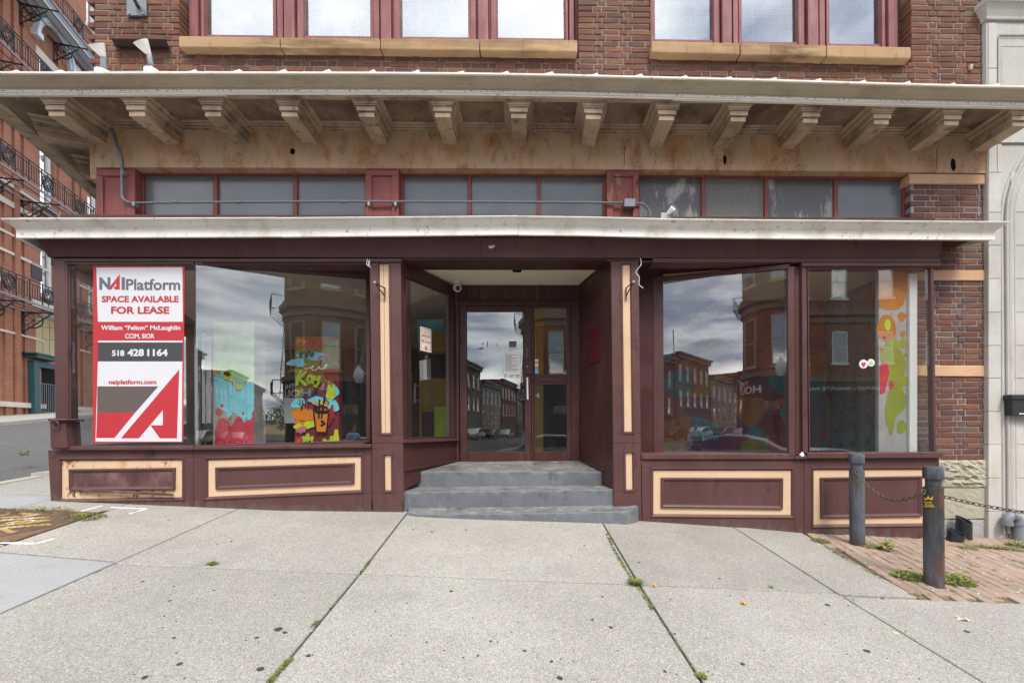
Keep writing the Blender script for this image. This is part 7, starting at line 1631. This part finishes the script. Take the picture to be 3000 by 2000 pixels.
for i in range(8):
    x = 6 + i * 4.6; mb = MB(); mb.box(x, x + 4.3, -26.4, -26.22, -2.6, -.5); put('stall_riser', mb, 'teal', opp); mb = MB(); mb.box(x, x + 4.3, -26.4, -26.2, -.45, 2.3); put('shop_window', mb, 'teal' if i % 2 else 'black_plastic', opp)
m_ = MB(); lx, ly = o_[0] + SU[0] * 1.2 + SNW[0] * .25, o_[1] + SU[1] * 1.2 + SNW[1] * .25     # fire escape
for d in (0, .45): m_.tube([(lx - d * .98, ly - d * .17, 2.6), (lx + .8 - d * .98, ly - d * .17, 16)], .04, 4)
for i in range(38): f = i / 38; m_.tube([(lx + .8 * f, ly, 2.6 + 13.4 * f), (lx + .8 * f - .44, ly - .08, 2.6 + 13.4 * f)], .025, 4)
for z in (2.8, 9.4):
    for dz in (0, 1.0): m_.tube([(lx - .95, ly + .6, z + dz), (lx - .95, ly - 2.5, z + dz)], .035, 4); m_.tube([(lx - .95, ly + .6, z + dz), (lx + .3, ly + .6, z + dz)], .035, 4)
    for dy in (.6, -.4, -1.4, -2.5): m_.tube([(lx - .95, ly + dy, z), (lx - .95, ly + dy, z + 1.0)], .03, 4); m_.tube([(lx - .95, ly + dy, z), (lx + .2, ly + dy, z - .9)], .03, 4)
put('fire_escape', m_, 'iron', opp)
# row of houses down the far street
RX0 = lambda y: -8.75 + .175 * (-48.8 - y)
rows_ = [(-33, 11.0, 7.8, 'row_brown', 'brown brick row house with a dark cornice, nearest of the row across the street'), (-44.5, 11.5, 8.8, 'row_brown', 'grey brown brick house with a roof mast in the row across the street'), (-56.5, 12, 7.0, 'row_cream', 'low cream brick house in the row across the street'), (-69, 12, 8.6, 'row_red', 'red brick house with bracketed eaves in the row across the street'), (-82, 16, 8.0, 'row_brown', 'farthest pale brick house of the row across the street')]
for y0, ln, h, mt, lab in rows_:
    o2 = (RX0(y0), y0); hb = thing('row_house', lab, 'house', (o2[0], o2[1], -2), 'row houses across the street'); NE = -SNW
    mb = MB(); frombox(mb, o2, SU, NE, .03, ln - .03, -9, 0, -4, h); put('wall', mb, mt, hb)
    mb = MB(); frombox(mb, o2, SU, NE, 0.04, ln - .04, -.2, .35, h - .55, h - .1); frombox(mb, o2, SU, NE, 0.04, ln - .04, -.2, .6, h - .099, h + .15); put('cornice', mb, 'black_plastic', hb)
    n_w = int(ln / 2.3); facade_windows(hb, o2, SU, NE, [ln * (i + .5) / n_w for i in range(n_w)], [h - 3.3, h - 6.4], .9, 1.9, 'pale_stone', pane='glass_far')
    mb = MB(); frombox(mb, o2, SU, NE, .5, ln - .5, -.1, .12, -2.6, h - 7.3); put('shop_front', mb, 'black_plastic', hb)
lodge = thing('lodge_building', 'large dark brick hall facing the shop from across the street on the left', 'building', (-34, -26, -2))
mb = MB(); mb.box(-62, -14.6, -36, -26, -4, 15.5); put('wall', mb, 'opp_brick', lodge)
for z0, z1, ex in ((3.2, 3.6, .3), (8.2, 8.5, .2), (14.9, 15.6, .6)): mb = MB(); mb.box(-62.2, -14.4, -27, -26 + ex, z0, z1); put('band', mb, 'opp_stone', lodge)
facade_windows(lodge, (0, -26), (1, 0), (0, 1), [-18 - 3.6 * i for i in range(12)], [4.6, 9.6, 12.6], 1.3, 2.2, pane='black_plastic')
mb = MB(); mb.box(-60, -15, -26.2, -25.9, -2.6, 2.6); put('shop_front', mb, 'black_plastic', lodge)
mb = MB(); mb.tube([(-10.4, -47, 7), (-10.4, -47, 12)], .06, 6); solo('roof_mast', mb, 'iron', 'thin roof mast standing on the second row house', 'mast', (-10.4, -47, 7))
# tree masses closing the street
def tree(x, y, h, r_, lab):
    z0 = gs(x, y); t = thing('street_tree', lab, 'tree', (x, y, z0), 'trees at the end of the far street'); rnd = random.Random(int(x * 10))
    mb = MB(); mb.tube([(x, y, z0), (x + .2, y, z0 + h * .4), (x + .1, y + .2, z0 + h * .8)], [.3, .22, .08], 8)
    for i in range(6): a = i * 1.1; mb.tube([(x + .15, y, z0 + h * (.35 + .06 * i)), (x + r_ * .6 * math.cos(a), y + r_ * .6 * math.sin(a), z0 + h * (.55 + .05 * i))], [.1, .03], 5)
    put('trunk', mb, 'brown', t); mb = MB()
    for _ in range(2200):
        a, b = rnd.uniform(0, 6.283), rnd.uniform(-1, 1); q = rnd.random() ** .4; s_ = math.sqrt(1 - b * b); p = np.array([x + r_ * q * s_ * math.cos(a), y + r_ * q * s_ * math.sin(a), z0 + h * .62 + h * .36 * q * b]); d1 = np.array([rnd.uniform(-1, 1) for _ in range(3)]) * .25; d2 = np.array([rnd.uniform(-1, 1) for _ in range(3)]) * .25; mb.add([p, p + d1, p + d1 + d2, p + d2], [(0, 1, 2, 3)])
    put('crown', mb, 'leaf', t)
tree(-2.5, -96, 7, 3.6, 'bushy green tree at the end of the far street, nearest the houses'); tree(4.5, -99, 8, 4.2, 'tall green tree in the middle of the far street end'); tree(11, -97, 7, 3.8, 'round green tree at the end of the far street beside the turret building')
# lamp post with hanging flowers
lx, ly = 2.3, -16.5; lz = gs(lx, ly); lp = thing('street_lamp', 'black street lamp with a white acorn globe across the street', 'street lamp', (lx, ly, lz))
mb = MB(); mb.lathe([(.22, 0), (.22, .25), (.14, .4), (.12, .9), (.075, 1.0), (.065, 4.3), (.12, 4.4), (.14, 4.55), (.1, 4.6)], (lx, ly, lz), 14); put('post', mb, 'iron', lp, smooth=True)
mb = MB(); mb.lathe([(.13, 4.6), (.25, 4.8), (.29, 5.05), (.24, 5.3), (.1, 5.45), (.06, 5.5), (.07, 5.56), (.0001, 5.64)], (lx, ly, lz), 18); put('globe', mb, 'white_plastic', lp, smooth=True)
fb = thing('flower_basket', 'hanging basket of pink and white flowers on the street lamp', 'flower basket', (lx - .45, ly, lz + 3.0)); mb = MB(); rnd = random.Random(2)
for nm, mt, n in (('foliage', 'leaf', 420), ('blossom', 'mural_pink', 200), ('white_blossom', 'paper', 180)):
    mb = MB()
    for _ in range(n):
        a, b, q = rnd.uniform(0, 6.283), rnd.uniform(-.6, 1), (.30 if nm == 'foliage' else .40) * rnd.uniform(.7, 1.1); p = np.array([lx - .45 + q * math.cos(a), ly + q * math.sin(a), lz + 2.95 + .32 * b]); s_ = .035; d1 = np.array([rnd.uniform(-1, 1) for _ in range(3)]) * s_; d2 = np.array([rnd.uniform(-1, 1) for _ in range(3)]) * s_; mb.add([p, p + d1, p + d1 + d2, p + d2], [(0, 1, 2, 3)])
    put(nm, mb, mt, fb)
# cars passing on the street
def car(x, y, paintm, lab):
    z0 = gs(x, y) + .02; t = thing('parked_car', lab, 'car', (x, y, z0), 'cars in the street behind the camera')
    side = [(-2.25, .35), (-2.3, .62), (-2.15, .82), (-1.45, .93), (-.75, 1.36), (-.2, 1.47), (.6, 1.46), (1.2, 1.32), (1.75, 1.0), (2.2, .92), (2.28, .6), (2.22, .35)]
    mb = MB()
    def ringx(k_, yy): return [(x + a, y + yy, z0 + b * k_ + (1 - k_) * .6) for a, b in side]
    a, b = ringx(1, -.80), ringx(1, .80); mb.prism(a, b)
    body = put('body', mb, paintm, t, bevel=.09, seg=3, smooth=True)
    for yy in (-.815, .805):
        mb = MB(); gl = [(-1.2, .96), (-.72, 1.30), (-.2, 1.40), (.55, 1.39), (1.1, 1.26), (1.5, .99)]; mb.prism([(x + a_, y + yy, z0 + b_) for a_, b_ in gl], [(x + a_, y + yy + .01, z0 + b_) for a_, b_ in gl]); put('side_window', mb, 'black_plastic', t)
    for wx in (-1.4, 1.4):
        for wy in (-.72, .72):
            mb = MB(); mb.tube([(x + wx, y + wy - .11, z0 + .32), (x + wx, y + wy + .11, z0 + .32)], .33, 20); w_ = put('wheel', mb, 'black_plastic', t, smooth=True); mb = MB(); mb.tube([(x + wx, y + wy - .115, z0 + .32), (x + wx, y + wy + .115, z0 + .32)], .2, 12); put('rim', mb, 'steel', w_, smooth=True)
    for s_ in (-1, 1):
        mb = MB(); mb.box(x - 2.3, x - 2.2, y + s_ * .6 - .15, y + s_ * .6 + .15, z0 + .62, z0 + .76); put('headlight', mb, 'white_plastic', t); mb = MB(); mb.box(x + 2.2, x + 2.29, y + s_ * .6 - .12, y + s_ * .6 + .12, z0 + .66, z0 + .82); put('taillight', mb, 'red_board', t)
    return t
car(.8, -7.4, 'grey_metal', 'dark grey car in the street, the one before the turret'); car(11.3, -7.6, 'steel', 'silver car in the street, farther to the right')
for i, (yy_, mt, lab) in enumerate([(-38, 'red_board', 'dark red car parked before the nearest row house'), (-45, 'white_plastic', 'white car parked before the row house with the roof mast'), (-53, 'black_plastic', 'black car parked farther along the row of houses'), (-62, 'steel', 'silver car parked at the far end of the row')]):
    ct = car(RX0(yy_) + 2.4, yy_, mt, lab); ct.rotation_euler = (0, 0, math.atan2(SU[1], SU[0])); ct['group'] = 'cars parked along the row houses'
# the person whose reflection stands in the left window
def person(x, y):
    z0 = gs(x, y) + .12; J = {}; E = []
    def j(n, p, r_, par=None): J[n] = (len(J), p, r_); (E.append((J[par][0], J[n][0])) if par else None)
    j('pelvis', (0, 0, .95), (.16, .11)); j('belly', (0, .0, 1.12), (.15, .11), 'pelvis'); j('chest', (0, -.01, 1.32), (.17, .115), 'belly'); j('upper', (0, -.01, 1.43), (.13, .09), 'chest'); j('neck', (0, 0, 1.51), (.055, .055), 'upper'); j('chin', (.012, .02, 1.575), (.06, .065), 'neck'); j('face', (.016, .03, 1.65), (.074, .088), 'chin'); j('skull', (.012, .012, 1.73), (.07, .085), 'face'); j('crown', (.010, .005, 1.775), (.04, .05), 'skull')
    for s_, n in ((-1, 'l'), (1, 'r')):
        j('sh' + n, (s_ * .19, -.01, 1.43), (.062, .062), 'upper'); j('el' + n, (s_ * .25, .02, 1.14), (.045, .045), 'sh' + n); j('wr' + n, (s_ * .10, .27, 1.12), (.031, .031), 'el' + n); j('pa' + n, (s_ * .045, .33, 1.13), (.036, .022), 'wr' + n)
        for k_ in range(4): j(f'f{k_}a{n}', (s_ * (.02 - .004 * k_), .372 - .006 * k_, 1.155 - .022 * k_), (.0095, .0095), 'pa' + n); j(f'f{k_}b{n}', (s_ * -.02, .385 - .006 * k_, 1.152 - .022 * k_), (.0085, .0085), f'f{k_}a{n}')
        j('th' + n, (s_ * .05, .345, 1.175), (.011, .011), 'pa' + n); j('tt' + n, (s_ * .03, .36, 1.20), (.009, .009), 'th' + n)
        j('hip' + n, (s_ * .095, 0, .88), (.095, .095), 'pelvis'); j('kn' + n, (s_ * .105, .02, .49), (.062, .062), 'hip' + n); j('an' + n, (s_ * .115, -.02, .09), (.042, .042), 'kn' + n); j('to' + n, (s_ * .135, .14, .04), (.045, .03), 'an' + n)
    me = bpy.data.meshes.new('person'); me.from_pydata([v[1] for v in J.values()], E, []); o = bpy.data.objects.new('person', me); C.objects.link(o); o.modifiers.new('skin', 'SKIN'); o.modifiers.new('sub', 'SUBSURF').levels = 2
    o.modifiers['sub'].render_levels = 2
    for i, v in enumerate(J.values()): me.skin_vertices[0].data[i].radius = v[2]
    me.skin_vertices[0].data[0].use_root = True; bpy.context.view_layer.update()
    m2 = bpy.data.meshes.new_from_object(o.evaluated_get(bpy.context.evaluated_depsgraph_get())); bpy.data.objects.remove(o); bpy.data.meshes.remove(me)
    m2.materials.clear()
    for q in ('shirt', 'denim', 'skin', 'black_plastic'): m2.materials.append(MT[q])
    for p in m2.polygons:
        c_ = p.center; p.use_smooth = True
        p.material_index = 3 if c_.z < .085 else 1 if c_.z < .98 and abs(c_.y) < .2 else 2 if c_.z > 1.5 or c_.y > .25 else 0
    t = thing('person', 'person in a striped light blue shirt holding a dark binder, facing the shop', 'person', (x, y, z0)); b = bpy.data.objects.new('body', m2); C.objects.link(b); b.parent = t; b.rotation_euler = (0, 0, -.35)
    mb = MB(); mb.lathe([(.0001, 1.815), (.05, 1.805), (.085, 1.765), (.095, 1.715), (.09, 1.67), (.07, 1.66)], (0, -.015, 0), 16); h_ = put('hair', mb, 'hair', t, smooth=True, local=True); h_.rotation_euler = (0, 0, -.35)
    mb = MB(); mb.prism([(-.02, .105, 1.64), (.05, .105, 1.64), (.02, .135, 1.625), (.012, .135, 1.625)], [(-.005, .10, 1.69), (.035, .10, 1.69), (.018, .11, 1.69), (.012, .11, 1.69)]); q = put('nose', mb, 'skin', t, local=True); q.rotation_euler = (0, 0, -.35)
    mb = MB()
    for s_ in (-1, 1): mb.box(.016 + s_ * .03 - .011, .016 + s_ * .03 + .011, .108, .116, 1.676, 1.686)
    q = put('eyes', mb, 'black_plastic', t, local=True); q.rotation_euler = (0, 0, -.35)
    mb = MB(); mb.box(-.02, .05, .10, .112, 1.598, 1.606); q = put('mouth', mb, 'mural_red', t, local=True); q.rotation_euler = (0, 0, -.35)
    mb = MB()
    for s_ in (-1, 1): mb.box(.014 + s_ * .077 - .01, .014 + s_ * .077 + .01, -.0, .03, 1.63, 1.69)
    q = put('ears', mb, 'skin', t, local=True, bevel=.006); q.rotation_euler = (0, 0, -.35)
    ca_, sa_ = math.cos(-.35), math.sin(-.35); mb = MB(); mb.box(-.17, .17, .345, .375, 1.02, 1.30); mb.v = [(x + a * ca_ - b_ * sa_, y + a * sa_ + b_ * ca_, z0 + c_) for a, b_, c_ in mb.v]
    solo('binder', mb, 'black_plastic', 'dark binder held in front by the person in the striped shirt', 'binder', (x, y, z0 + 1.02), bevel=.004)
m = M('striped_shirt', .8, .2); w_ = m.n('ShaderNodeTexWave'); w_.inputs['Scale'].default_value = 26; m.l(m.pos(), w_.inputs['Vector']); m.col(m.ramp(w_.outputs['Fac'], [(.4, (.58, .64, .74)), (.6, (.22, .30, .48))])); MT['shirt'] = m.m
person(-.07, -5.55)
